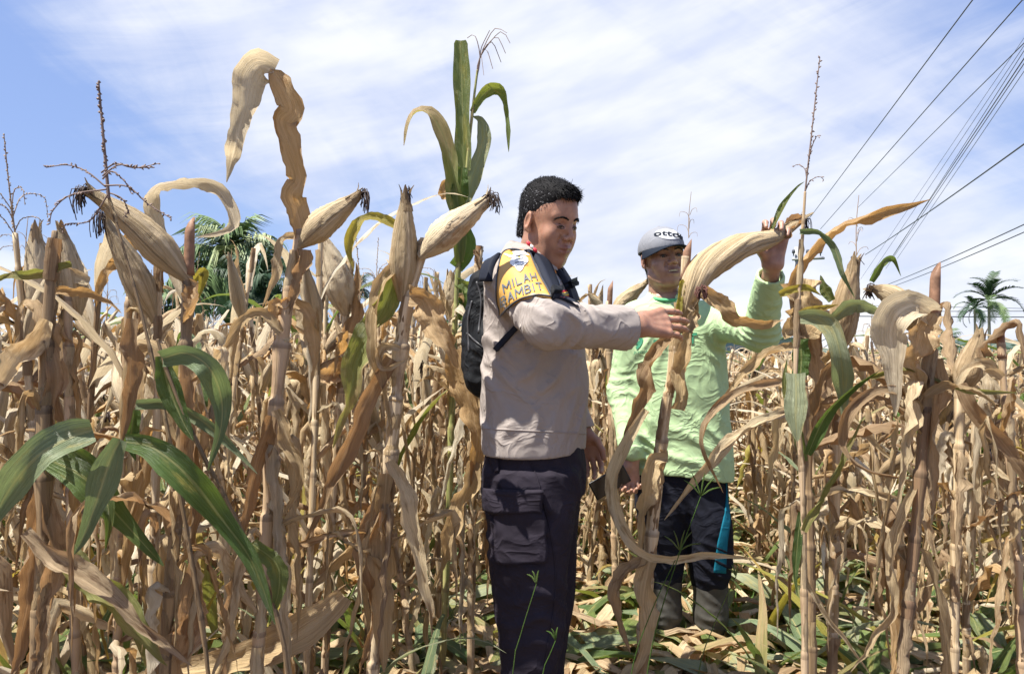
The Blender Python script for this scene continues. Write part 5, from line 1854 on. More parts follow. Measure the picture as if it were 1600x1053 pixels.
    MB().add(place(pv, p0, Rp), pf).build('phone_body', plain('black_case', (.008, .008, .009), .35), pr)
    q = np.array([[-.032, -.0052, -.070], [.032, -.0052, -.070], [.032, -.0052, .070], [-.032, -.0052, .070]])
    MB().add(place(q, p0, Rp), [[0, 1, 2, 3]]).build('screen', plain('black_glass', (.004, .004, .005), .08, spec=.6), pr)
    return root


farmer()

# ------------------------------------------------------------------ corn plants read off the photograph
def hplant(label, pts, Y, rpx, mat=None, cut=True, top_stub=None, node=.135, group=None, sheath=True, m=10):
    P = [W(p[0], p[1], p[2] if len(p) > 2 else Y) for p in pts]
    if P[0][2] > .02:
        P = [np.array([P[0][0] * 1.0 - (P[1][0] - P[0][0]) * .15, P[0][1], 0.])] + P
    r = empty('corn_plant', (P[0][0], P[0][1], 0), label, 'corn plant', group)
    R = np.array(rpx, float) * Y / FPX * .72
    V, F, uv = stalk_geo(P, R, node, m, sheath, cut)
    q = MB().add(V, F, uv, mat or STK)
    if mat is not STKG:
        for V2, F2, u2 in sheaths(rng, P, R.mean() * 1.0, node, 10, 8, 1.6): q.add(V2, F2, u2, rng.choice((DRY, BRN, BRN)))
    q.build('stalk', None, r)
    if top_stub:
        a, b = W(top_stub[0], top_stub[1], Y), W(top_stub[2], top_stub[3], Y)
        w = top_stub[4] * Y / FPX / 2
        C = spline([a, a * .4 + b * .6, b], 6)
        w *= .8
        V, F, uv = tube(C, [w * 1.15, w, w, w * .98, w * .95, w * .9], 9)
        k_ = slice(9 * 5, 9 * 6)
        V[k_, 2] += (V[k_, 0] - V[k_, 0].mean()) * 1.6; V[-1, 2] -= w * .3
        MB().add(V, F, uv).build('stub', STUB, r)
    return r


def hear(r, base, tip, wpx, Y0, Y1=None, bend=0., mat=None, **kw):
    Y1 = Y1 or Y0
    a, b = W(*base, Y0), W(*tip, Y1)
    mid = (a + b) / 2 + np.array([0, 0, bend])
    return ear(r, [a, mid, b], wpx * (Y0 + Y1) / 2 / FPX / 2 * .88, mat, **kw)


def Lf(r, mat, Y, pts, w, **kw):
    return hero_leaf(r, mat, [(p[0], p[1], p[2] if len(p) > 2 else Y) + ((p[3],) if len(p) > 3 else ()) for p in pts], w, **kw)


def rdrop(r, x, y, Y, mat=None, n=1, more=True, w=.046, l=(.3, .6), dry=True):
    """ordinary hanging blades at a node"""
    for i in range(n + (2 if more else 0)):
        o = W(x + rng.uniform(-3, 3), y + rng.uniform(-70, 70), Y)
        az = rng.uniform(0, 2 * PI)
        m = mat or (DRY, PALE, BRN, ORG, DRY)[rng.randrange(5)]
        MB().add(*rand_leaf(rng, o, az, rng.uniform(*l), w * rng.uniform(.6, 1.0), dry, 26, 6)).build('leaf', m, r)


def heroes():
    # far-left thick dark stalk
    r = hplant('thick dark corn stalk at the far left edge with big tan ears behind it', [(50, 1110), (66, 900), (70, 640), (76, 480), (86, 360)], 1.5, [12, 11, 13, 15, 6], STKD)
    Lf(r, HALF, 1.5, [(112, 412), (70, 424), (30, 430), (-20, 440)], 20, curl=.8, tip=.3)
    Lf(r, DRY, 1.48, [(74, 500), (48, 540), (10, 590), (-40, 640)], 52, curl=1.0)
    Lf(r, BRN, 1.5, [(72, 520), (90, 580, 1.5, .5), (84, 640, 1.5, .2), (70, 720)], 40, curl=1.2)
    Lf(r, BRN, 1.52, [(70, 760), (52, 850), (46, 940), (30, 1060)], 62, curl=1.0, rough=.002)
    Lf(r, BRN, 1.5, [(74, 780), (88, 880), (84, 960), (70, 1060)], 50, curl=1.1, rough=.002)
    Lf(r, ORG, 1.55, [(80, 455), (130, 455), (165, 470), (190, 490)], 22, curl=.8)
    rdrop(r, 70, 620, 1.5, n=2)
    # broad ears behind it
    r = hplant('tan corn plant with two broad blunt ears close to the far left stalk', [(120, 1100), (112, 800), (108, 600), (106, 455)], 2.1, [9, 9, 10, 7])
    hear(r, (72, 520), (52, 352), 56, 2.1, 2.05, silk=False)
    hear(r, (120, 500), (95, 352), 56, 2.15, 2.1, silk=False)
    tassel(r, W(40, 420, 2.1), W(44, 338, 2.1), 5, .06, .1, .0014, TASS, low=.6, bl=.07, seeds=False)
    rdrop(r, 110, 560, 2.1, n=4); rdrop(r, 112, 760, 2.1, n=4)
    Lf(r, DRY, 2.1, [(140, 440), (100, 430), (60, 470), (20, 540)], 30)
    # ear pair at left
    r = hplant('tall corn plant with a long ear tilted left and a cut reddish top', [(255, 1110), (268, 900), (285, 700), (291, 520), (295, 420)], 1.62, [10, 10, 11, 12, 10], STKD, top_stub=(295, 430, 297, 350, 20))
    hear(r, (296, 440), (136, 297), 58, 1.62, 1.55, .018, droop=.045, label='long ear tilted left with black silk at the tip')
    Lf(r, ORG, 1.62, [(292, 440), (305, 460, 1.6, .7), (300, 490, 1.58, 1.5), (285, 505)], 40, curl=1.6)
    Lf(r, PALE, 1.68, [(292, 470, 1.7), (262, 400, 1.72), (232, 325, 1.72, .3), (240, 292, 1.7, .9), (280, 282, 1.68, 1.0), (325, 287, 1.66, .5), (352, 312, 1.66, -.1), (366, 348, 1.65, .2), (350, 366, 1.65, 1.0), (306, 371, 1.65, .6)], 34, curl=.9, tip=.25, n=44, wave=.2, twist=.25)
    Lf(r, YEL, 1.66, [(300, 440), (318, 425), (312, 455), (300, 480)], 16)
    Lf(r, BRN, 1.6, [(290, 560), (300, 640), (296, 740), (300, 800)], 46, curl=1.3)
    rdrop(r, 285, 660, 1.62, n=3); rdrop(r, 270, 860, 1.62, n=3)
    Lf(r, BRN, 1.66, [(262, 1060), (282, 980), (298, 900), (303, 868)], 84, tip=.5, base=1, curl=.9, wave=.1)
    r = hplant('corn plant with a second tilted ear just below the long left ear', [(235, 1110), (240, 900), (246, 640), (247, 480), (248, 392)], 1.8, [8, 8, 9, 8, 6])
    hear(r, (243, 500), (162, 342), 52, 1.8, 1.74, .012, droop=.05)
    hear(r, (240, 505), (182, 405), 40, 1.86, 1.84, .01, silk=False)
    Lf(r, ORG, 1.85, [(215, 350), (190, 400), (160, 440), (150, 480)], 30)
    rdrop(r, 245, 600, 1.8, n=3); rdrop(r, 240, 800, 1.8, n=4)
    # tassel stem at left
    r = hplant('leaning thin stalk topped by a dark seed tassel above the left ears', [(330, 1110), (290, 820), (240, 570), (205, 430), (170, 310)], 1.48, [5, 5, 4.5, 3.5, 2.2], STKD, cut=False)
    o = W(170, 310, 1.48); t = W(154, 128, 1.48)
    mb = MB()
    def spk(q, rad, seeds=True):
        mb.add(*tube(q, np.linspace(rad, rad * .5, len(q)), 5, False))
        L_ = np.concatenate([[0], np.cumsum(np.linalg.norm(np.diff(q, axis=0), axis=1))])
        for s_ in np.arange(L_[-1] * .2, L_[-1], .0055):
            p = np.array([np.interp(s_, L_, q[:, i]) for i in range(3)])
            d = unit(unit(q[-1] - q[0]) + nr.randn(3) * .55)
            mb.add(*tube([p, p + d * .0035, p + d * .007], [rad * .4, rad * 1.2, rad * .3], 3, False))
    spk(spline([o, (o + t) / 2, t], 20), .0036)
    for pts_, yy in (([(165, 292), (135, 268), (105, 258), (72, 262)], 1.46), ([(166, 296), (110, 305), (82, 330), (78, 350)], 1.45), ([(160, 275), (185, 258), (215, 262), (246, 256)], 1.46), ([(160, 280), (175, 268), (196, 285), (205, 302)], 1.44),
                     ([(163, 290), (200, 292), (230, 318), (268, 342)], 1.44), ([(158, 270), (180, 256), (205, 262), (238, 262)], 1.5), ([(168, 305), (140, 345), (104, 350), (98, 362)], 1.46), ([(166, 300), (190, 310), (200, 330), (192, 340)], 1.5)):
        spk(spline([W(*p_, yy) for p_ in pts_], 14), .0018)
    tb_ = mb.build('tassel', TASD, r)
    # central-left plant with the tall curled leaf
    r = hplant('corn plant whose tall dry leaf folds over high against the sky', [(398, 1110), (412, 900), (430, 650), (446, 490), (462, 400), (470, 358)], 1.75, [9, 10, 12, 14, 15, 8])
    hear(r, (468, 384), (566, 303), 52, 1.75, 1.70, .006, droop=.035)
    Lf(r, ORG, 1.75, [(474, 372), (464, 330, 1.75, .5), (456, 305, 1.74, .2), (470, 280, 1.74, -.5), (452, 225, 1.73, .3), (440, 190, 1.73, .1), (455, 170, 1.73, -.3), (436, 130, 1.72, .2), (424, 108, 1.72, .9)], 46, curl=.7, tip=.04, base=.7, n=40, wave=.2, twist=.25)
    Lf(r, PALE, 1.72, [(428, 112, 1.72, .8), (408, 104, 1.71, .3), (392, 120, 1.70, .0), (382, 170, 1.69, .15), (368, 225, 1.68, .0), (362, 250), (354, 285)], 62, curl=.75, tip=.75, base=.9, n=34, wave=.2, twist=.15)
    Lf(r, DRY, 1.76, [(462, 368), (442, 378, 1.75, .5), (436, 410, 1.74, .2), (424, 450, 1.74, .8), (410, 480)], 24, curl=1.0)
    Lf(r, BRN, 1.74, [(475, 390), (470, 430), (458, 470), (445, 500)], 34, base=1, curl=1.3)
    Lf(r, ORG, 1.74, [(452, 470), (432, 478), (436, 500), (450, 510)], 30, curl=1.2)
    Lf(r, ORG, 1.78, [(455, 470), (480, 490), (492, 540), (486, 600)], 30)
    Lf(r, DRY, 1.7, [(440, 520), (400, 490), (350, 540), (330, 590)], 26, curl=1.1)
    Lf(r, BRN, 1.72, [(425, 650), (400, 720), (385, 800), (380, 860)], 40, curl=1.2)
    Lf(r, DRY, 1.7, [(432, 640), (452, 690), (470, 740), (440, 810)], 34, curl=1.3)
    rdrop(r, 420, 760, 1.75, n=4); rdrop(r, 410, 900, 1.75, n=3)
    # two-ear plant
    r = hplant('corn plant with one upright ear and one ear slanting right on a thick stalk', [(578, 1110), (596, 900), (612, 690), (632, 500), (652, 420), (664, 372)], 1.9, [9, 10, 12, 13, 14, 10])
    hear(r, (628, 470), (634, 298), 50, 1.9, 1.86, .0, droop=.03)
    hear(r, (656, 402), (768, 308), 56, 1.88, 1.84, .006, droop=.035)
    Lf(r, DRY, 1.88, [(622, 410), (600, 440, 1.88, .2), (588, 480, 1.87, .5), (586, 540, 1.86, .1), (598, 610), (612, 680)], 34, curl=1.1, n=32, wave=.22)
    Lf(r, YEL, 1.9, [(622, 354), (600, 344, 1.9, .4), (572, 342, 1.9, .8), (552, 362, 1.89, .2), (545, 390, 1.89, .1), (553, 424, 1.89)], 22, curl=.9, tip=.4)
    Lf(r, ORG, 1.86, [(640, 462), (662, 466, 1.85, .1), (680, 500, 1.84), (700, 545, 1.83), (716, 575)], 56, curl=.5, tip=.5, base=.8)
    Lf(r, DRY, 1.86, [(625, 545), (600, 540), (590, 560), (602, 575), (640, 560)], 20, curl=.8)
    Lf(r, HALF, 1.9, [(618, 430), (590, 500), (560, 560), (545, 620), (520, 700)], 56, curl=.7)
    Lf(r, BRN, 1.88, [(612, 560), (575, 620), (540, 700), (500, 790), (460, 850)], 42, curl=1.0, n=32, rough=.002)
    Lf(r, DRY, 1.88, [(604, 740), (600, 800, 1.88, .6), (595, 900, 1.88, .2), (600, 1050)], 50, curl=.6, wave=.25, tip=.3)
    Lf(r, BRN, 1.9, [(602, 760), (575, 850, 1.9, .3), (580, 960), (560, 1060)], 42, curl=1.3, rough=.002)
    Lf(r, DRY, 1.86, [(608, 720), (640, 800, 1.86, -.5), (660, 900), (672, 1010)], 40, curl=1.2, rough=.002)
    rdrop(r, 605, 840, 1.9, n=3)
    # upright pale ear behind
    r = hplant('corn plant with a long ear leaning left between the curled-leaf and two-ear plants', [(505, 1110), (515, 860), (530, 640), (541, 490), (548, 402)], 2.3, [7, 7, 8, 8, 5])
    hear(r, (541, 492), (506, 368), 56, 2.3, 2.26, .012, silk=False)
    Lf(r, BRN, 2.3, [(545, 520), (556, 480), (560, 430), (556, 410)], 36, base=1, curl=1.3)
    Lf(r, ORG, 2.28, [(536, 560), (505, 600), (480, 640)], 40)
    rdrop(r, 530, 600, 2.3, n=4); rdrop(r, 520, 780, 2.3, n=4)
    # ---- the tall green plant
    r = hplant('tallest corn plant still green with an upright cut leaf and drooping tassel', [(690, 1080), (702, 760), (712, 480), (722, 360), (730, 262), (738, 176), (746, 110)], 2.5, [6, 6, 6, 6, 5, 3.5, 2], STKG, cut=False)
    Lf(r, GRN, 2.5, [(725, 268), (723, 220), (722, 150), (720, 64)], 29, tip=.02, base=.8, curl=.45, blunt=.7, wave=.05, label='upright green leaf with a square cut tip')
    Lf(r, HALF, 2.48, [(718, 410), (716, 330, 2.47), (708, 270, 2.45), (694, 215, 2.43, .4), (672, 178, 2.42, .9), (650, 176, 2.41, .9), (638, 195, 2.4, .3), (631, 228, 2.4)], 34, tip=.35, curl=.6, n=34, wave=.06)
    Lf(r, HALF, 2.5, [(738, 176), (752, 152, 2.5, .3), (772, 137, 2.5, .8), (788, 146, 2.5, .7), (794, 180, 2.5, .1), (795, 238)], 22, curl=.6, n=28, wave=.05)
    Lf(r, PGR, 2.52, [(728, 318), (742, 268), (756, 225), (752, 190), (738, 182)], 28, curl=.6, tip=.3)
    Lf(r, GRN, 2.5, [(712, 418), (724, 400), (728, 370), (722, 340)], 36, curl=.6, wave=.04, tip=.4, base=.8)
    Lf(r, GRN, 2.48, [(722, 262), (716, 320), (710, 345)], 30, tip=.5)
    Lf(r, ORG, 2.5, [(708, 318), (694, 300), (698, 280), (712, 276)], 20, curl=.9)
    Lf(r, HALF, 2.5, [(712, 440), (735, 450, 2.48), (742, 480), (728, 512)], 24)
    rdrop(r, 706, 560, 2.5, n=3)
    p0 = W(744, 128, 2.5)
    mb = MB()
    for tx, ty, mx, my in ((765, 48, 752, 75), (792, 52, 772, 46), (797, 68, 782, 50), (790, 84, 775, 58), (783, 98, 768, 66), (770, 108, 760, 78), (730, 60, 742, 56), (756, 118, 752, 88)):
        q = spline([p0, W(750, 90, 2.5), W(mx, my, 2.5), W(tx, ty, 2.5 + rng.uniform(-.05, .05))], 10)
        mb.add(*tube(q, np.linspace(.0022, .0011, 10), 4, False))
    mb.build('tassel', TASD, r)['kind'] = 'stuff'
    r = hplant('pale open-husked corn stub between the green plant and the backpack', [(690, 1060), (700, 800), (706, 600), (708, 470)], 2.6, [7, 7, 8, 8])
    hear(r, (710, 500), (704, 424), 40, 2.6, 2.55, .0, silk=False)
    Lf(r, DRY, 2.55, [(700, 500), (690, 460, 2.55, .5), (684, 436), (678, 420)], 12, curl=1.2)
    Lf(r, GRN, 2.55, [(716, 500), (724, 470), (718, 436), (712, 424)], 22, curl=.9)
    rdrop(r, 706, 600, 2.6, n=4); rdrop(r, 704, 720, 2.6, n=3)
    r = hplant('corn plant beside the backpack with a large orange-brown hanging leaf', [(735, 1080), (738, 800), (742, 600), (746, 440), (750, 384)], 2.45, [7, 7, 7, 6, 7])
    Lf(r, ORG, 2.2, [(708, 548), (722, 590), (738, 640), (745, 700), (735, 760)], 50, curl=.5, tip=.5)
    Lf(r, DRY, 2.2, [(742, 720), (722, 800), (700, 860), (690, 920)], 46, curl=1.2, rough=.002)
    Lf(r, BRN, 2.3, [(742, 390), (748, 410, 2.3, .8), (752, 430)], 14, curl=1.4)
    rdrop(r, 740, 640, 2.4, n=4); rdrop(r, 738, 860, 2.4, n=4)
    # ---- stalk held by the two men
    r = hplant('corn stalk held between the two men with a long bent ear over the farmer', [(998, 1110), (1012, 900), (1028, 740), (1046, 600), (1060, 500), (1068, 440), (1072, 400)], 2.16, [11, 11, 12, 12, 10, 8, 7],
               STK, top_stub=(1069, 440, 1075, 382, 17))
    Lf(r, YEL, 2.13, [(1060, 490), (1063, 465), (1067, 436)], 13, tip=.1, base=1, curl=1.2)
    c = [W(1062, 520, 2.16), W(1080, 456, 2.14), W(1102, 418, 2.16), W(1150, 388, 2.22), W(1205, 372, 2.33), W(1258, 342, 2.42)]
    e = ear(r, c, .046, HUSK, droop=.03, label='long ear bent to the right, its tip in the farmer\'s fist')
    Lf(r, BRN, 2.36, [(1222, 372, 2.34), (1238, 352, 2.38), (1252, 340, 2.41), (1262, 338, 2.42)], 30, base=1, tip=.4, curl=1.4)
    Lf(r, HUSK, 2.12, [(1075, 520), (1084, 480), (1092, 458, 2.1)], 30, base=1, tip=.6, curl=1.5)
    Lf(r, DRY, 2.13, [(1060, 640), (1068, 580), (1078, 520), (1090, 470)], 40, base=1, tip=.5, curl=1.5)
    Lf(r, ORG, 2.1, [(1098, 455), (1118, 470), (1142, 490, 2.1), (1172, 502, 2.1, .3), (1200, 507), (1224, 500)], 36, tip=.5, curl=.7, base=.9, n=30)
    Lf(r, BRN, 2.09, [(1048, 525), (1026, 550), (1012, 585, 2.08, .5), (1000, 620), (975, 690)], 36, curl=1.0, tip=.4)
    Lf(r, DRY, 2.05, [(1010, 640), (990, 670, 2.05), (972, 710, 2.05, .3), (958, 760, 2.05, .1), (968, 815, 2.04, -.3), (1000, 858, 2.02, .5), (1050, 872, 2.0, .9), (1110, 866, 2.0, .8), (1180, 873, 2.0, .9)], 27, tip=.45, curl=.8, n=46, wave=.12, twist=.35)
    Lf(r, DRY, 2.12, [(1042, 715), (1020, 722, 2.11, .4), (1012, 760, 2.1), (1006, 800), (1000, 870)], 38, curl=1.0, wave=.25)
    Lf(r, DRY, 2.12, [(1018, 865), (1005, 930), (1008, 1000), (985, 1070)], 46, curl=.9, wave=.2)
    Lf(r, BRN, 2.14, [(1014, 870), (975, 900, 2.12, .4), (960, 950), (985, 1020)], 34, curl=1.1)
    mb = MB()
    k0 = W(1096, 452, 2.08)
    for i in range(46):
        d = unit(nr.randn(3)); q = k0 + d * .006
        mb.add(*tube([q, q + d * .010 + [0, 0, -.002], q + d * .013 + [0, 0, -.012]], .0016, 3, False))
    mb.build('silk_tuft', plain('reddish_silk', (.10, .04, .03), .7), r)['kind'] = 'stuff'
    # ears between the men
    r = hplant('corn plant with a fat ear pointing left seen between the two men', [(965, 1080), (958, 760), (952, 560), (950, 470)], 3.3, [6, 6, 6, 5], top_stub=(951, 500, 954, 444, 11))
    hear(r, (955, 494), (1012, 440), 30, 3.3, 3.25, .01)
    hear(r, (946, 494), (920, 458), 20, 3.3, 3.25, .0, silk=False)
    rdrop(r, 955, 560, 3.3, n=5); rdrop(r, 960, 700, 3.3, n=4)
    tassel(r, W(1076, 372, 3.3), W(1080, 300, 3.3), 6, .08, .25, .0018, TASS, low=.6, bl=.075, seeds=False)
    # ---- green thin plant at the right
    r = hplant('thin pale-stemmed corn plant with broad fresh green leaves and a tall bare tassel', [(1258, 1110), (1256, 900), (1253, 740), (1243, 610), (1246, 500), (1252, 400), (1258, 300)], 1.62, [7, 7, 7, 6, 5, 4, 2.5], STK, cut=False)
    tassel(r, W(1258, 300, 1.62), W(1281, 90, 1.62), 3, .05, .0, .0016, TASD, low=.3, bl=.075)
    Lf(r, PGR, 1.6, [(1250, 496), (1275, 494, 1.58, .4), (1300, 512, 1.56, .3), (1314, 560, 1.55, .1), (1318, 610), (1317, 662)], 36, tip=.4, curl=.5, n=30, wave=.05)
    Lf(r, PGR, 1.6, [(1243, 584, 1.6), (1244, 620, 1.58), (1243, 650, 1.57), (1246, 690, 1.56)], 36, curl=.4, tip=.3, base=.9, wave=.05)
    Lf(r, GRN, 1.66, [(1250, 530), (1252, 560), (1250, 590)], 30, tip=.1, base=1, curl=.5)
    Lf(r, GRN, 1.6, [(1206, 358), (1222, 322), (1244, 294), (1257, 284)], 10, curl=.6)
    Lf(r, PGR, 1.58, [(1250, 362, 1.6), (1280, 362, 1.57, .8), (1304, 388, 1.56, .3), (1318, 430, 1.55, .4), (1336, 466)], 15, curl=.7)
    Lf(r, YEL, 1.62, [(1218, 460, 1.64), (1240, 452), (1262, 450), (1284, 462)], 16, curl=.7)
    Lf(r, YEL, 1.6, [(1248, 490), (1268, 484), (1292, 480), (1310, 476)], 14, curl=.7)
    Lf(r, GRN, 1.58, [(1262, 710), (1290, 650, 1.57, .6), (1330, 608, 1.56, .9), (1375, 578, 1.55, .9)], 24, curl=.9, wave=.05)
    Lf(r, HALF, 1.56, [(1360, 590), (1410, 574, 1.55, 1.1), (1460, 590, 1.55, 1.0), (1520, 610, 1.55, 1.1), (1590, 614)], 15, curl=1.0, tip=.3)
    Lf(r, HALF, 1.6, [(1256, 830), (1285, 770, 1.6, .5), (1320, 710, 1.6, .8), (1350, 650)], 20, curl=1.1)
    Lf(r, GRN, 1.64, [(1256, 720), (1240, 650), (1226, 600), (1230, 560)], 22, curl=.8)
    Lf(r, DRY, 1.62, [(1256, 900), (1290, 960, 1.62, .6), (1330, 1010), (1365, 1060)], 12, curl=1.2)
    Lf(r, GRN, 1.62, [(1252, 800), (1246, 850), (1243, 900), (1246, 930)], 16)
    # long thin dry leaf over the sky and what carries it
    r = hplant('dry corn plant behind the fist whose long thin leaf points to the power lines', [(1270, 1090), (1264, 800), (1256, 600), (1240, 480), (1236, 440)], 2.0, [8, 8, 9, 9, 6], STKD)
    Lf(r, ORG, 1.95, [(1236, 450, 1.98), (1256, 402, 1.95, .4), (1290, 368, 1.93, .7), (1325, 345, 1.9, .9), (1380, 333, 1.88, .8), (1455, 311, 1.85, .9)], 30, curl=.9, tip=.4, n=34)
    Lf(r, DRY, 2.0, [(1262, 436), (1256, 470, 2., .2), (1250, 500), (1226, 530)], 74, curl=.9, tip=.25, base=.6, wave=.3)
    Lf(r, BRN, 2.02, [(1262, 500), (1275, 560), (1280, 620), (1270, 690)], 58, curl=1.1)
    Lf(r, DRY, 2.0, [(1240, 540), (1190, 560, 2., .8), (1150, 600, 2., .7), (1120, 640)], 26, curl=1.2)
    Lf(r, BRN, 1.98, [(1262, 600), (1200, 600, 1.95, .9), (1130, 630, 1.93, .8), (1098, 690, 1.92, .2), (1130, 770)], 22, curl=1.0, n=34)
    Lf(r, DRY, 1.98, [(1240, 640), (1170, 672, 1.96, .6), (1110, 720, 1.95, .3), (1070, 770), (1038, 812)], 30, curl=1.0, n=34)
    Lf(r, DRY, 2.0, [(1266, 620), (1320, 640, 2., .7), (1370, 700), (1400, 720)], 30, curl=1.2)
    rdrop(r, 1262, 760, 2.0, n=4)
    # upright ears between green plant and right-hand plant
    r = hplant('corn plant with an upright dark-tipped ear right of the fresh green leaves', [(1300, 1090), (1304, 820), (1308, 640), (1312, 520)], 2.1, [8, 8, 9, 9])
    hear(r, (1306, 560), (1336, 402), 54, 2.1, 2.08, .004, mat=HUSKD, droop=.02)
    Lf(r, PGR, 2.05, [(1300, 500), (1330, 475, 2.02, .6), (1360, 480, 2.0, .7), (1400, 498)], 30, curl=.6)
    Lf(r, GRN, 2.08, [(1362, 440), (1378, 412, 2.05, .4), (1395, 405), (1408, 432)], 14, curl=.8)
    Lf(r, GRN, 2.05, [(1300, 470), (1288, 450), (1282, 430)], 20, curl=.6)
    tassel(r, W(1338, 400, 2.1), W(1342, 305, 2.1), 5, .08, .1, .0014, TASS, low=.6, bl=.06, seeds=False)
    rdrop(r, 1308, 620, 2.1, n=4); rdrop(r, 1304, 800, 2.1, n=4)
    # right-hand plant
    r = hplant('dark thick corn stalk at the right with a cut top and a big draped leaf', [(1408, 1110), (1424, 900), (1440, 720), (1450, 580), (1458, 490)], 1.55, [9, 9, 10, 11, 9], STKD, top_stub=(1459, 505, 1462, 420, 20))
    hear(r, (1440, 520), (1360, 448), 54, 1.6, 1.62, .022, droop=.02, label='ear bending over to the left')
    Lf(r, PALE, 1.52, [(1458, 492, 1.55), (1430, 478, 1.52, .3), (1402, 490, 1.5, .2), (1392, 520), (1396, 570), (1399, 650)], 64, tip=.5, curl=.9, n=32, twist=.15)
    Lf(r, ORG, 1.54, [(1452, 490), (1436, 520), (1432, 570), (1446, 620)], 66, base=1, curl=1.3, tip=.4)
    Lf(r, BRN, 1.55, [(1462, 560), (1460, 650), (1456, 740), (1452, 800)], 56, curl=1.2, rough=.002)
    Lf(r, BRN, 1.53, [(1434, 620), (1380, 610, 1.52, .7), (1330, 640, 1.51, .5), (1318, 690), (1350, 730, 1.5, .6), (1420, 750)], 24, curl=1.1, n=36)
    Lf(r, DRY, 1.53, [(1444, 620), (1480, 600, 1.52, .8), (1530, 610, 1.5, .8), (1560, 640, 1.5, .3)], 24, curl=1.2)
    Lf(r, DRY, 1.55, [(1428, 760), (1400, 860, 1.54, .5), (1390, 960), (1330, 1060)], 30, curl=1.3, rough=.002)
    rdrop(r, 1440, 700, 1.55, n=2); rdrop(r, 1425, 880, 1.55, n=2)
    # ears further right
    r = hplant('corn plant with a dark-pointed ear standing up near the right edge', [(1490, 1090), (1494, 860), (1498, 700), (1500, 600)], 2.0, [8, 8, 9, 9])
    hear(r, (1500, 616), (1534, 514), 46, 2.0, 1.98, .0, mat=HUSKD, silk=False)
    hear(r, (1494, 600), (1430, 560), 40, 2.05, 2.05, .0, silk=False)
    rdrop(r, 1498, 650, 2.0, n=4); rdrop(r, 1494, 780, 2.0, n=3)
    r = hplant('reddish corn stalk at the right edge with a torn curling leaf', [(1600, 1100), (1588, 860), (1578, 700), (1568, 600), (1564, 530)], 1.9, [9, 9, 9, 8, 6], STK, top_stub=(1565, 560, 1564, 524, 14))
    Lf(r, BRN, 1.85, [(1500, 600, 1.85), (1520, 640, 1.84, .4), (1560, 690), (1600, 740), (1640, 800)], 34, curl=.9)
    Lf(r, DRY, 1.88, [(1566, 590), (1540, 570), (1510, 580), (1490, 620)], 26)
    rdrop(r, 1575, 640, 1.9, n=3); rdrop(r, 1588, 820, 1.9, n=4)
    # ---- fresh green plant low at left
    r = hplant('low fresh green corn plant in the left foreground with arching broad leaves', [(450, 1080, 1.5), (425, 940, 1.5), (372, 820, 1.46), (312, 700, 1.43), (268, 600, 1.42), (246, 530, 1.42)], 1.45, [5, 5, 5, 5, 4, 3], STKD, cut=False)
    Lf(r, GRN, 1.4, [(196, 690), (240, 700, 1.38, .3), (295, 745, 1.37, .3), (350, 815), (395, 880), (430, 975)], 52, curl=.55, n=34, wave=.06, label='long green leaf arching to the right across the foreground')
    Lf(r, GRN, 1.5, [(70, 715), (130, 745, 1.48, .2), (180, 800), (225, 850), (256, 884)], 54, curl=.5, wave=.05)
    Lf(r, PGR, 1.36, [(188, 686), (172, 720), (152, 780), (132, 835), (116, 866)], 48, curl=.5, wave=.05)
    Lf(r, PGR, 1.32, [(145, 672, 1.36), (108, 684, 1.34, .3), (60, 712, 1.3, .3), (15, 765), (-30, 850)], 66, curl=.5, wave=.06)
    Lf(r, BRN, 1.42, [(207, 498), (206, 540), (202, 600), (192, 692)], 40, curl=.9, tip=.5, wave=.06)
    Lf(r, GRN, 1.42, [(252, 556), (262, 600), (282, 650), (302, 688)], 38, curl=.7, tip=.4, wave=.06)
    Lf(r, PGR, 1.4, [(254, 560, 1.41), (290, 552, 1.38, .5), (326, 574, 1.36, .3), (345, 620), (345, 670), (325, 735)], 46, curl=.6, n=28, wave=.06)
    Lf(r, PGR, 1.46, [(212, 632), (262, 630, 1.46, .6), (320, 660, 1.45, .4), (370, 706), (402, 740)], 26, curl=.7, wave=.06)
    Lf(r, GRN, 1.5, [(210, 640), (204, 690), (212, 720)], 30, curl=.7)
    Lf(r, GRN, 1.48, [(110, 700), (150, 735, 1.5), (170, 800), (165, 860)], 30, curl=.7)
    Lf(r, HALF, 1.46, [(100, 860), (170, 930, 1.46, .2), (220, 990), (262, 1040)], 60, curl=.6, wave=.06)
    Lf(r, GRN, 1.5, [(395, 850), (432, 880, 1.5, .4), (436, 920), (420, 975)], 36, curl=.7)
    Lf(r, BRN, 1.42, [(40, 830), (100, 880, 1.42, .4), (160, 920), (240, 990), (300, 1040)], 42, curl=.8)
    # bottom-left fallen broad leaf
    g = empty('fallen_leaf', W(400, 1040, 1.9), 'large tan corn leaf arching low along the bottom left of centre', 'leaf')
    Lf(g, DRY, 1.8, [(538, 930, 1.85), (505, 965, 1.82, .3), (440, 1005, 1.8, .3), (340, 1035), (200, 1058)], 66, curl=.5, n=30, twist=.1)
    # extra standing plants of the front rows, left of the officer
    spec = [(30, 2.4), (165, 2.5), (205, 2.2), (330, 2.4), (365, 2.1), (385, 2.9), (465, 2.6), (500, 3.0), (560, 2.7), (575, 3.2), (650, 2.5), (665, 2.9), (690, 3.1), (15, 3.0), (130, 3.1), (250, 3.0), (300, 3.3), (430, 3.3)]
    return spec


heroes()

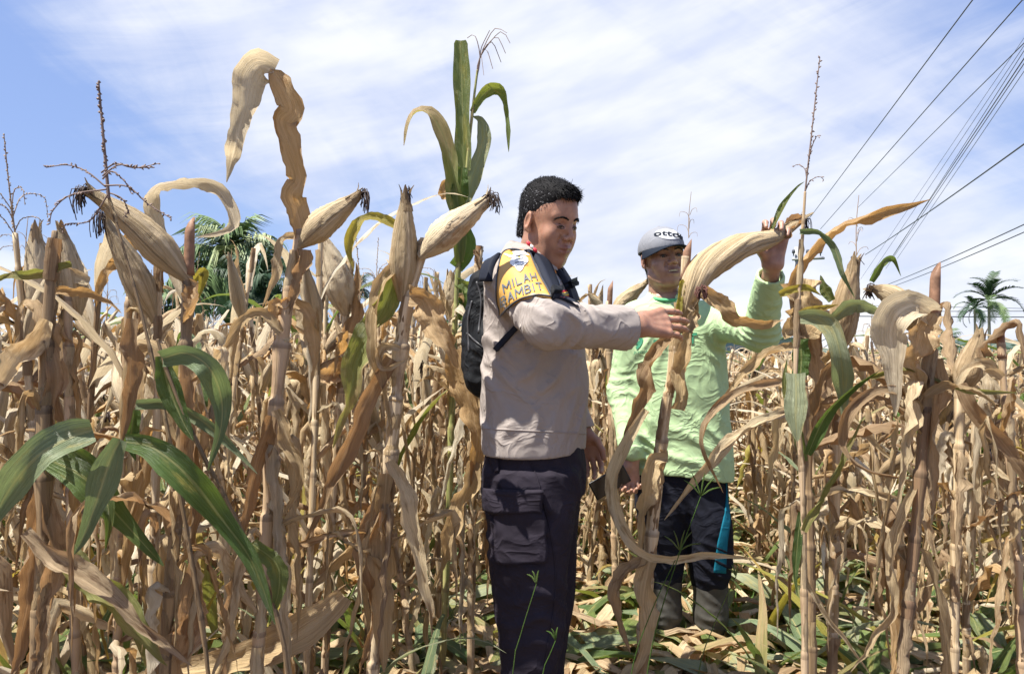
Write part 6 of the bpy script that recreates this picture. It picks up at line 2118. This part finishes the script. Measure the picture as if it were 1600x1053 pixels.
# ------------------------------------------------------------------ the rows: individual dry plants, then the far mass
def plant_parts(rr, H, hi=True):
    """list of (part name, arrays, material); ears carry silk as a third level"""
    out = []
    lean = rr.uniform(-.14, .14), rr.uniform(-.14, .14)
    top = np.array([lean[0], lean[1], H])
    P = spline([[0, 0, 0], [lean[0] * .2 + rr.uniform(-.015, .015), lean[1] * .2, H * .45], top], 12)
    R = [.0100, .0092, .0082, .0070]
    node = .135
    if hi: V = stalk_geo(P, R, node, 7, True, True)
    else: V = tube(spline(P, 4), [.013, .012, .011, .007], 4, False)
    out.append(('stalk', V, rr.choice((STK, STK, STK, STKD)), sheaths(rr, P, .0088, n=6 if hi else 3, nc=6 if hi else 3)))
    L = H
    az = rr.uniform(0, 2 * PI)
    z = .16
    k = 0
    while z < H - (.13 if hi else .04):
        t = z / H
        o = np.array([np.interp(t, np.linspace(0, 1, 12), P[:, i]) for i in range(3)])
        for _e in range((2 if rr.random() < .45 else 1) if hi else int(rr.random() < .7)):
            m = rr.choice((DRY, PALE, BRN, ORG, DRY))
            out.append(('leaf', rand_leaf(rr, o + np.array([0, 0, -.04]), rr.uniform(0, 6.28), rr.uniform(.14, .46), rr.uniform(.022, .042), True, 14 if hi else 5, 4 if hi else 2), m))
        if rr.random() < .92:
            m = rr.choice((DRY, DRY, PALE, BRN, ORG, DRY, PALE)) if rr.random() < .90 else rr.choice((YEL, HALF, GRN, PGR))
            dry = m in (DRY, BRN, ORG, YEL)
            out.append(('leaf', rand_leaf(rr, o, az + rr.uniform(-.5, .5), rr.uniform(.34, .74), rr.uniform(.032, .056), dry, 22 if hi else 9, 4 if hi else 2), m))
        az += PI + rr.uniform(-.4, .4)
        z += node * rr.uniform(.8, 1.15) * (1 if hi else 1.15)
    for i in range(rr.choice((1, 1, 2))):
        t = rr.uniform(.66, .82) - .1 * i
        o = np.array([np.interp(t, np.linspace(0, 1, 12), P[:, j]) for j in range(3)])
        a = rr.uniform(0, 2 * PI); e = rr.uniform(.2, .75)
        d = np.array([math.sin(a) * math.sin(e), math.cos(a) * math.sin(e), math.cos(e)])
        l = rr.uniform(.20, .28)
        out.append(('ear', (o, d, l, rr.uniform(.023, .030)), rr.choice((HUSK, HUSK, HUSKD))))
    if rr.random() < .18:
        out.append(('tassel_spec', top, None))
    return out


def make_proto(rr, H, loc, label, group):
    r = empty('corn_plant', loc, label, 'corn plant', group)
    lo = np.array(loc)
    for nm, a, m, *ex in plant_parts(rr, H):
        if nm == 'ear':
            o, d, l, rad = a
            ear(r, [o + lo, o + lo + d * l * .5 + [0, 0, .004], o + lo + d * l], rad, m, silk=rr.random() < .5, hi=False, rr=rr, flare=2, droop=.04)
        elif nm == 'tassel_spec':
            o = lnk(bpy.data.objects.new('tassel', TASSM)); o.parent = r; o.location = a - np.array([0, 0, .01])
        else:
            V, F, uv = a
            q = MB().add(V + lo, F, uv, m)
            for V2, F2, u2 in (ex[0] if ex else ()): q.add(V2 + lo, F2, u2, rr.choice((DRY, DRY, BRN)))
            q.build(nm, None, r)
    return r


def copy_tree(o, parent=None):
    c = o.copy(); COL.objects.link(c)
    if parent is not None: c.parent = parent
    for ch in o.children: copy_tree(ch, c)
    return c


def tassel_mesh():
    global TASSM
    e = empty('tmp', (0, 0, 0))
    t = tassel(e, (0, 0, 0), (.01, .02, .26), 7, .10, .35, .0018, TASS, low=.35, bl=.13)
    TASSM = t.data
    bpy.data.objects.remove(t); bpy.data.objects.remove(e)


tassel_mesh()


def allowed(x, y):
    px = 800 + x / y * FPX
    if y < 3.35 and 712 < px < 1215: return False
    if math.hypot(x - .63, y - 2.9) < .55 or math.hypot(x - .06, y - 2.12) < .5: return False
    if y < (2.0 if px < 690 or px > 1330 else 2.3): return False
    if px > 1450 and y > 5.5 and rng.random() < .5: return False
    if px > 1150 and y < 3.6 and rng.random() < .42: return False
    return True


def rows():
    pts = []
    y = 2.0
    while y < 27:
        step = .22
        xs = np.arange(-.78 * y - .8, .78 * y + .8, step)
        for x in xs:
            xx, yy = x + rng.uniform(-.11, .11), y + rng.uniform(-.14, .14)
            if allowed(xx, max(yy, .5)): pts.append((xx, yy))
        y += .46 if y < 12 else .66
    vis = [p for p in pts if abs(p[0] / p[1]) < .71]
    vis.sort(key=lambda p: p[1])
    near, far = vis[:272], vis[272:]
    rest = [p for p in pts if abs(p[0] / p[1]) >= .71]
    far += rest
    rr = random.Random(5)
    gl = [('in the rows left of the officer', 'dry corn plants in the rows on the left'),
          ('in the rows behind the two men', 'dry corn plants in the rows behind the men'),
          ('in the rows right of the farmer', 'dry corn plants in the rows on the right')]

    def lab(root, p):
        kids = list(root.children)
        ne = sum(k.name.startswith('ear') for k in kids)
        ms = {k.data.materials[0].name for k in kids if k.type == 'MESH' and k.data.materials}
        tr = ['two-eared' if ne > 1 else 'one-eared', 'dry corn plant']
        if any(k.name.startswith('tassel') for k in kids): tr.append('with a tassel')
        elif ms & {'green_leaf', 'pale_green_leaf', 'half_green_leaf'}: tr.append('with a green leaf')
        elif 'yellow_leaf' in ms: tr.append('with a yellow leaf')
        elif 'dark_stalk' in ms: tr.append('with a dark stalk')
        d = 'nearest' if p[1] < 3.1 else ('middle' if p[1] < 4.4 else 'farther')
        return ' '.join(tr) + ' ' + gl[zone(p)][0].replace('the rows', 'the %s rows' % d), gl[zone(p)][1]

    def zone(p):
        px = 800 + p[0] / p[1] * FPX
        return 0 if px < 745 else (1 if px < 1150 else 2)

    def height(p):
        px = 800 + p[0] / p[1] * FPX
        base = 1.44 if px < 760 else (1.34 if px < 1080 else (1.14 if px < 1340 else 1.20))
        return base
    protos = []
    for i in range(14):
        p = near[i * 3]
        z = zone(p)
        protos.append((make_proto(rr, 1.5 * rr.uniform(.92, 1.06), (p[0], p[1], 0), 'dry corn plant in the rows', gl[z][1]), p))
        protos[-1][0]['label'], protos[-1][0]['group'] = lab(protos[-1][0], p)
    used = {id(p[1]) for p in protos}
    for q, p in protos:
        k = height(p) / 1.5 * rr.uniform(.9, 1.12)
        q.scale = (1, 1, k); q.rotation_euler.z = rr.uniform(0, 6)
    for p in near:
        if id(p) in used: continue
        z = zone(p)
        src = protos[rr.randrange(len(protos))][0]
        c = copy_tree(src)
        c.location = (p[0], p[1], 0)
        c.rotation_euler = (rr.uniform(-.10, .10), rr.uniform(-.10, .10), rr.uniform(0, 2 * PI))
        k = height(p) / 1.5 * rr.uniform(.82, 1.13)
        c.scale = (rr.uniform(.9, 1.2), rr.uniform(.9, 1.2), k)
        c['label'], c['group'] = lab(src, p)
    # far rows as one mass
    var = []
    for i in range(10):
        parts = plant_parts(rr, 1.5, False)
        mbv = []
        for nm, a, m, *ex in parts:
            if nm == 'ear':
                o, d, l, rad = a
                V, F, uv, _, _ = ear_geo([o, o + d * l * .5, o + d * l], rad * 1.1, 7, 7, ph=i)
            elif nm == 'tassel_spec': continue
            else: V, F, uv = a
            mbv.append((V, F, uv, m, rr.random()))
            for V2, F2, u2 in (ex[0] if ex else ()): mbv.append((V2, F2, u2, rr.choice((DRY, DRY, BRN)), rr.random()))
        var.append(mbv)
    mb = MB(); rn = []
    allm = []
    merged = []
    for v in var:
        Vs, Fs, Us, Ms, Rs, n = [], [], [], [], [], 0
        for V, F, uv, m, rd in v:
            if m not in allm: allm.append(m)
            if F.shape[1] == 3: F = np.concatenate([F, -np.ones((len(F), 1), int)], 1)
            Vs.append(V); Fs.append(np.where(F < 0, -10 ** 9, F + n)); Us.append(uv); Ms.append(np.full(len(F), allm.index(m))); Rs.append(np.full(len(V), rd)); n += len(V)
        merged.append([np.concatenate(a) for a in (Vs, Fs, Us, Ms, Rs)])
    mb.mats = allm
    for p in far:
        V, F, uv, mi, rd = merged[rr.randrange(10)]
        a = rr.uniform(0, 2 * PI); c, s = math.cos(a), math.sin(a)
        k = height(p) / 1.5 * rr.uniform(.8, 1.12)
        w = rr.uniform(.95, 1.3)
        lx, ly = rr.uniform(-.1, .1), rr.uniform(-.1, .1)
        x, y, z = V[:, 0] * w, V[:, 1] * w, V[:, 2] * k
        Q = np.stack([x * c - y * s + p[0] + lx * z, x * s + y * c + p[1] + ly * z, np.maximum(z, .0)], 1)
        mb.v.append(Q); mb.f.append(np.where(F < -10, -1, F + mb.n)); mb.uv.append(uv); mb.mi.append(mi); mb.n += len(V)
        rn.append((rd + rr.random()) % 1)
    o = mb.build('corn_field', None, None, attr={'rnd': np.concatenate(rn)}, kind='stuff')
    tag(o, 'dense rows of dry corn filling the field towards the horizon', 'corn field')


rows()


# ------------------------------------------------------------------ litter, fallen leaves, weeds
def litter():
    rr = random.Random(9)
    mb = MB(); rn = []
    mb.mats = [DRY, BRN, GRN, PGR, HALF, ORG]

    def put(x, y, m, l, w, n=7, lift=.02):
        a = rr.uniform(0, 2 * PI)
        t = np.linspace(-.5, .5, n)
        b = rr.uniform(-1.2, 1.2)
        C = np.stack([x + l * (t * math.cos(a) - b * t * t * math.sin(a)), y + l * (t * math.sin(a) + b * t * t * math.cos(a)), .012 + lift * (np.cos(t * PI) * rr.uniform(0, 1.6) + .3) + .01 * np.array([rr.random() for _ in t])], 1)
        tw = rr.uniform(-1.2, 1.2)
        side = np.stack([-math.sin(a) * np.cos(tw * t * 2 + rr.uniform(-.4, .4)), math.cos(a) * np.cos(tw * t * 2), np.sin(tw * t * 2) + 0 * t], 1)
        V, F, uv = ribbon(C, side, w * np.sin(np.linspace(.12, .97, n) * PI) ** .6, 2, rr.uniform(-1., 1.), .1, .2, 3, rr.uniform(0, 6))
        V[:, 2] = np.maximum(V[:, 2], .006)
        mb.add(V, F, uv, m); rn.append(np.full(len(V), rr.random()))
    for i in range(8000):
        y = 2.4 + 9 * rr.random() ** 1.6; x = rr.uniform(-.75, .75) * y
        put(x, y, rr.choice((DRY, DRY, BRN, BRN, ORG, DRY, HALF)), rr.uniform(.18, .5), rr.uniform(.025, .06), lift=.08)
    for i in range(1000):
        y = 2.5 + 7 * rr.random() ** 1.5
        x = rr.uniform(-.75, .75) * y
        put(x, y, rr.choice((GRN, PGR, HALF, PGR)), rr.uniform(.3, .75), rr.uniform(.05, .10), 9, .10)
    o = mb.build('leaf_litter', None, None, attr={'rnd': np.concatenate(rn)}, kind='stuff')
    tag(o, 'fallen dry and green corn leaves covering the soil', 'leaf litter')
    mb = MB(); rn = []
    mb.mats = [GRN, PGR, HALF, YEL]
    for i in range(330):
        y = 2.1 + 4.5 * rr.random() ** 1.4
        x = rr.uniform(-.72, .72) * y
        px = 800 + x / y * FPX
        if 720 < px < 1180 and y < 3.4: continue
        V, F, uv = rand_leaf(rr, (x, y, rr.uniform(0, .35 if px < 720 else .15)), rr.uniform(0, 6.28), rr.uniform(.3, .65), rr.uniform(.018, .042), False, 12, 3)
        V[:, 2] = np.maximum(V[:, 2], .005)
        mb.add(V, F, uv, rr.choice((GRN, PGR, HALF, GRN, YEL))); rn.append(np.full(len(V), rr.random()))
    o = mb.build('undergrowth', None, None, attr={'rnd': np.concatenate(rn)}, kind='stuff')
    tag(o, 'slender green blades growing low among the dry stalks', 'undergrowth')
    # broad leaves lying in front, one by one
    spec = [(120, 960, GRN, 'curled green fallen leaf at the bottom left beside the dark stalk'), (170, 905, PGR, 'pale green fallen leaf behind the lower left leaves'), (60, 1000, PGR, 'pale green fallen leaf in the bottom left corner'),
            (480, 960, GRN, 'green fallen leaf left of the centre stalks'), (640, 990, DRY, 'dry fallen leaf at the foot of the two-ear plant'), (700, 940, DRY, 'long dry fallen leaf beside the officer\'s legs'), (930, 1000, GRN, 'dark green fallen leaf between the two men\'s feet'),
            (905, 1035, BRN, 'brown fallen leaf in front of the officer\'s legs'), (960, 960, PGR, 'pale green fallen leaf left of the farmer\'s boots'), (1180, 1030, DRY, 'large dry fallen leaf right of the boots'), (1230, 940, PGR, 'pale green fallen leaf under the green plant'),
            (1330, 960, GRN, 'broad green fallen leaf on the right foreground'), (1400, 930, PGR, 'pale fallen leaf behind the right dark stalk'), (1500, 1000, PGR, 'broad pale green fallen leaf at the lower right'), (1480, 930, GRN, 'green fallen leaf right of the dark stalk'),
            (1560, 960, DRY, 'dry fallen leaf in the lower right corner'), (1300, 1030, DRY, 'dry fallen leaf at the bottom right of centre'), (1380, 1010, GRN, 'green fallen leaf near the bottom right')]
    for px, py, m, lab in spec:
        Y = CAMZ / ((py - 553) / FPX)
        c = W(px, py, Y); c[2] = 0
        mbl = MB()
        a = rr.uniform(-.7, .7) + (PI if rr.random() < .5 else 0)
        n = 18; t = np.linspace(-.5, .5, n); l = rr.uniform(.5, .8); b = rr.uniform(-.6, .6)
        C = np.stack([c[0] + l * t * math.cos(a), c[1] + l * (t * math.sin(a) * .6 + b * t * t), .03 + .10 * np.cos(t * PI) * rr.uniform(.4, 1.2)], 1)
        tw = rr.uniform(-.5, .5)
        side = np.stack([-math.sin(a) + 0 * t, math.cos(a) + 0 * t, .35 + tw * t], 1)
        V, F, uv = ribbon(C, side, rr.uniform(.075, .11) * np.sin(np.linspace(.1, .97, n) * PI) ** .6, 6, rr.uniform(.3, .8), .12, .12, 3, rr.uniform(0, 6))
        V[:, 2] = np.maximum(V[:, 2], .008)
        o = mbl.add(V, F, uv).build('fallen_leaf', m, None, off=tuple(c))
        tag(o, lab, 'leaf', 'broad leaves fallen in the foreground')


litter()
GRASS = leaf_mat('grass_blade', ((.06, .14, .02), (.13, .24, .05), (.20, .25, .08)), (.25, .45, .03), .45)


def grass():
    q = np.random.RandomState(3)
    def blades(n, fy, fx, l0, l1, name, label, cat, w=.003):
        y = fy(q.rand(n)); x = fx(q.rand(n), y)
        a = q.rand(n) * 2 * PI; l = q.uniform(l0, l1, n)
        lean = q.uniform(.1, .8, n)
        d = np.stack([np.cos(a) * lean, np.sin(a) * lean, np.ones(n)], 1); d = unit(d)
        s = np.stack([-np.sin(a), np.cos(a), 0 * a], 1) * (w * (1 + q.rand(n)))[:, None] * (1 + .12 * y[:, None])
        b = np.stack([x, y, 0 * x - .005], 1)
        m1 = b + d * (l * .55)[:, None]
        tp = b + d * l[:, None] + np.stack([np.cos(a), np.sin(a), -1 + 0 * a], 1) * (l * .25 * lean)[:, None]
        V = np.stack([b - s, b + s, m1 + s * .8, m1 - s * .8, tp], 1).reshape(-1, 3)
        k = np.arange(n)[:, None] * 5
        F = np.concatenate([k + [[0, 1, 2, 3]], np.concatenate([k + 3, k + 2, k + 4, -np.ones_like(k)], 1)])
        uv = np.tile([[.3, 0], [.7, 0], [.7, .5], [.3, .5], [.5, 1]], (n, 1))
        o = MB().add(V, F, uv).build(name, GRASS, None, attr={'rnd': np.repeat(q.rand(n), 5)}, kind='stuff')
        tag(o, label, cat)
    ctr = q.rand(260, 2)
    def clump(n, y0, y1, xl, xr):
        pass
    blades(26000, lambda u: 2.55 + 15 * u ** 1.5, lambda u, y: (u * 1.5 - .75) * y, .04, .20, 'weeds', 'green weeds and grass growing between the corn stalks', 'weeds')
    blades(9000, lambda u: 2.6 + 5 * u ** 1.3, lambda u, y: (.18 + u * .6) * y, .05, .20, 'grass', 'green grass among the fallen leaves at the lower right', 'grass')
    blades(34000, lambda u: 6.5 + 24 * u * u, lambda u, y: (.54 + u * .3) * y, .3, .95, 'tall_grass', 'bright green tall grass beyond the rows at the right', 'grass', .006)
    # seed-headed grass stems that stand out
    for (bx, by, tx, ty, Y, lab) in ((1010, 1060, 1095, 775, 1.9, 'thin green grass stem with a spreading seed head in front of the farmer\'s legs'), (800, 1060, 838, 912, 1.7, 'grass stem in front of the officer\'s trousers leaning right'),
                                     (845, 1070, 868, 1000, 1.75, 'short grass stem at the officer\'s trouser hem'), (985, 1060, 1062, 860, 2.0, 'green grass stem left of the rubber boots'), (1090, 1060, 1150, 900, 2.0, 'slim grass stem right of the rubber boots')):
        P = [W(bx, by, Y), W((bx * .6 + tx * .4), by * .5 + ty * .5, Y), W(tx, ty, Y)]
        base = np.array([P[0][0] - .03, Y, 0])
        r = empty('grass_stem', base, lab, 'grass')
        MB().add(*tube(spline([base] + P, 16), np.linspace(.0022, .0011, 16), 5)).build('stem', GRASS, r)
        t = P[-1]
        mb = MB()
        for k in range(5 if ty < 900 else 3):
            a = (k - 2) * .55 + .2
            e = t + np.array([math.sin(a) * .055, rng.uniform(-.02, .02), math.cos(a) * .05 + .01]) * (1 if ty < 900 else .5)
            mb.add(*tube(spline([t, (t + e) / 2 + [0, 0, .006], e], 6), [.0012, .0019, .0022, .0022, .0018, .0006], 5))
        mb.build('seed_head', GRASS, r)['kind'] = 'stuff'
    # small broad-leaved seedling at the bottom
    c = W(930, 1045, 2.75); c[2] = 0
    r = empty('seedling', c, 'small bright green seedling at the bottom centre between the men', 'plant')
    for k in range(5):
        a = k * 1.3; d = np.array([math.cos(a), math.sin(a), .3])
        C = spline([c + [0, 0, .05], c + [0, 0, .09] + d * .03, c + [0, 0, .07] + d * .08], 7)
        MB().add(*ribbon(C, np.tile([-math.sin(a), math.cos(a), 0], (7, 1)), .035 * np.sin(np.linspace(.1, 1, 7) * PI) + .002, 2, .4)).build('leaf', GRASS, r)


grass()
print('TIME', time.time() - T0, 'objects', len(bpy.data.objects), 'tris', sum(len(o.data.polygons) * 2 for o in bpy.data.objects if o.type == 'MESH' and o.data.users == 1))
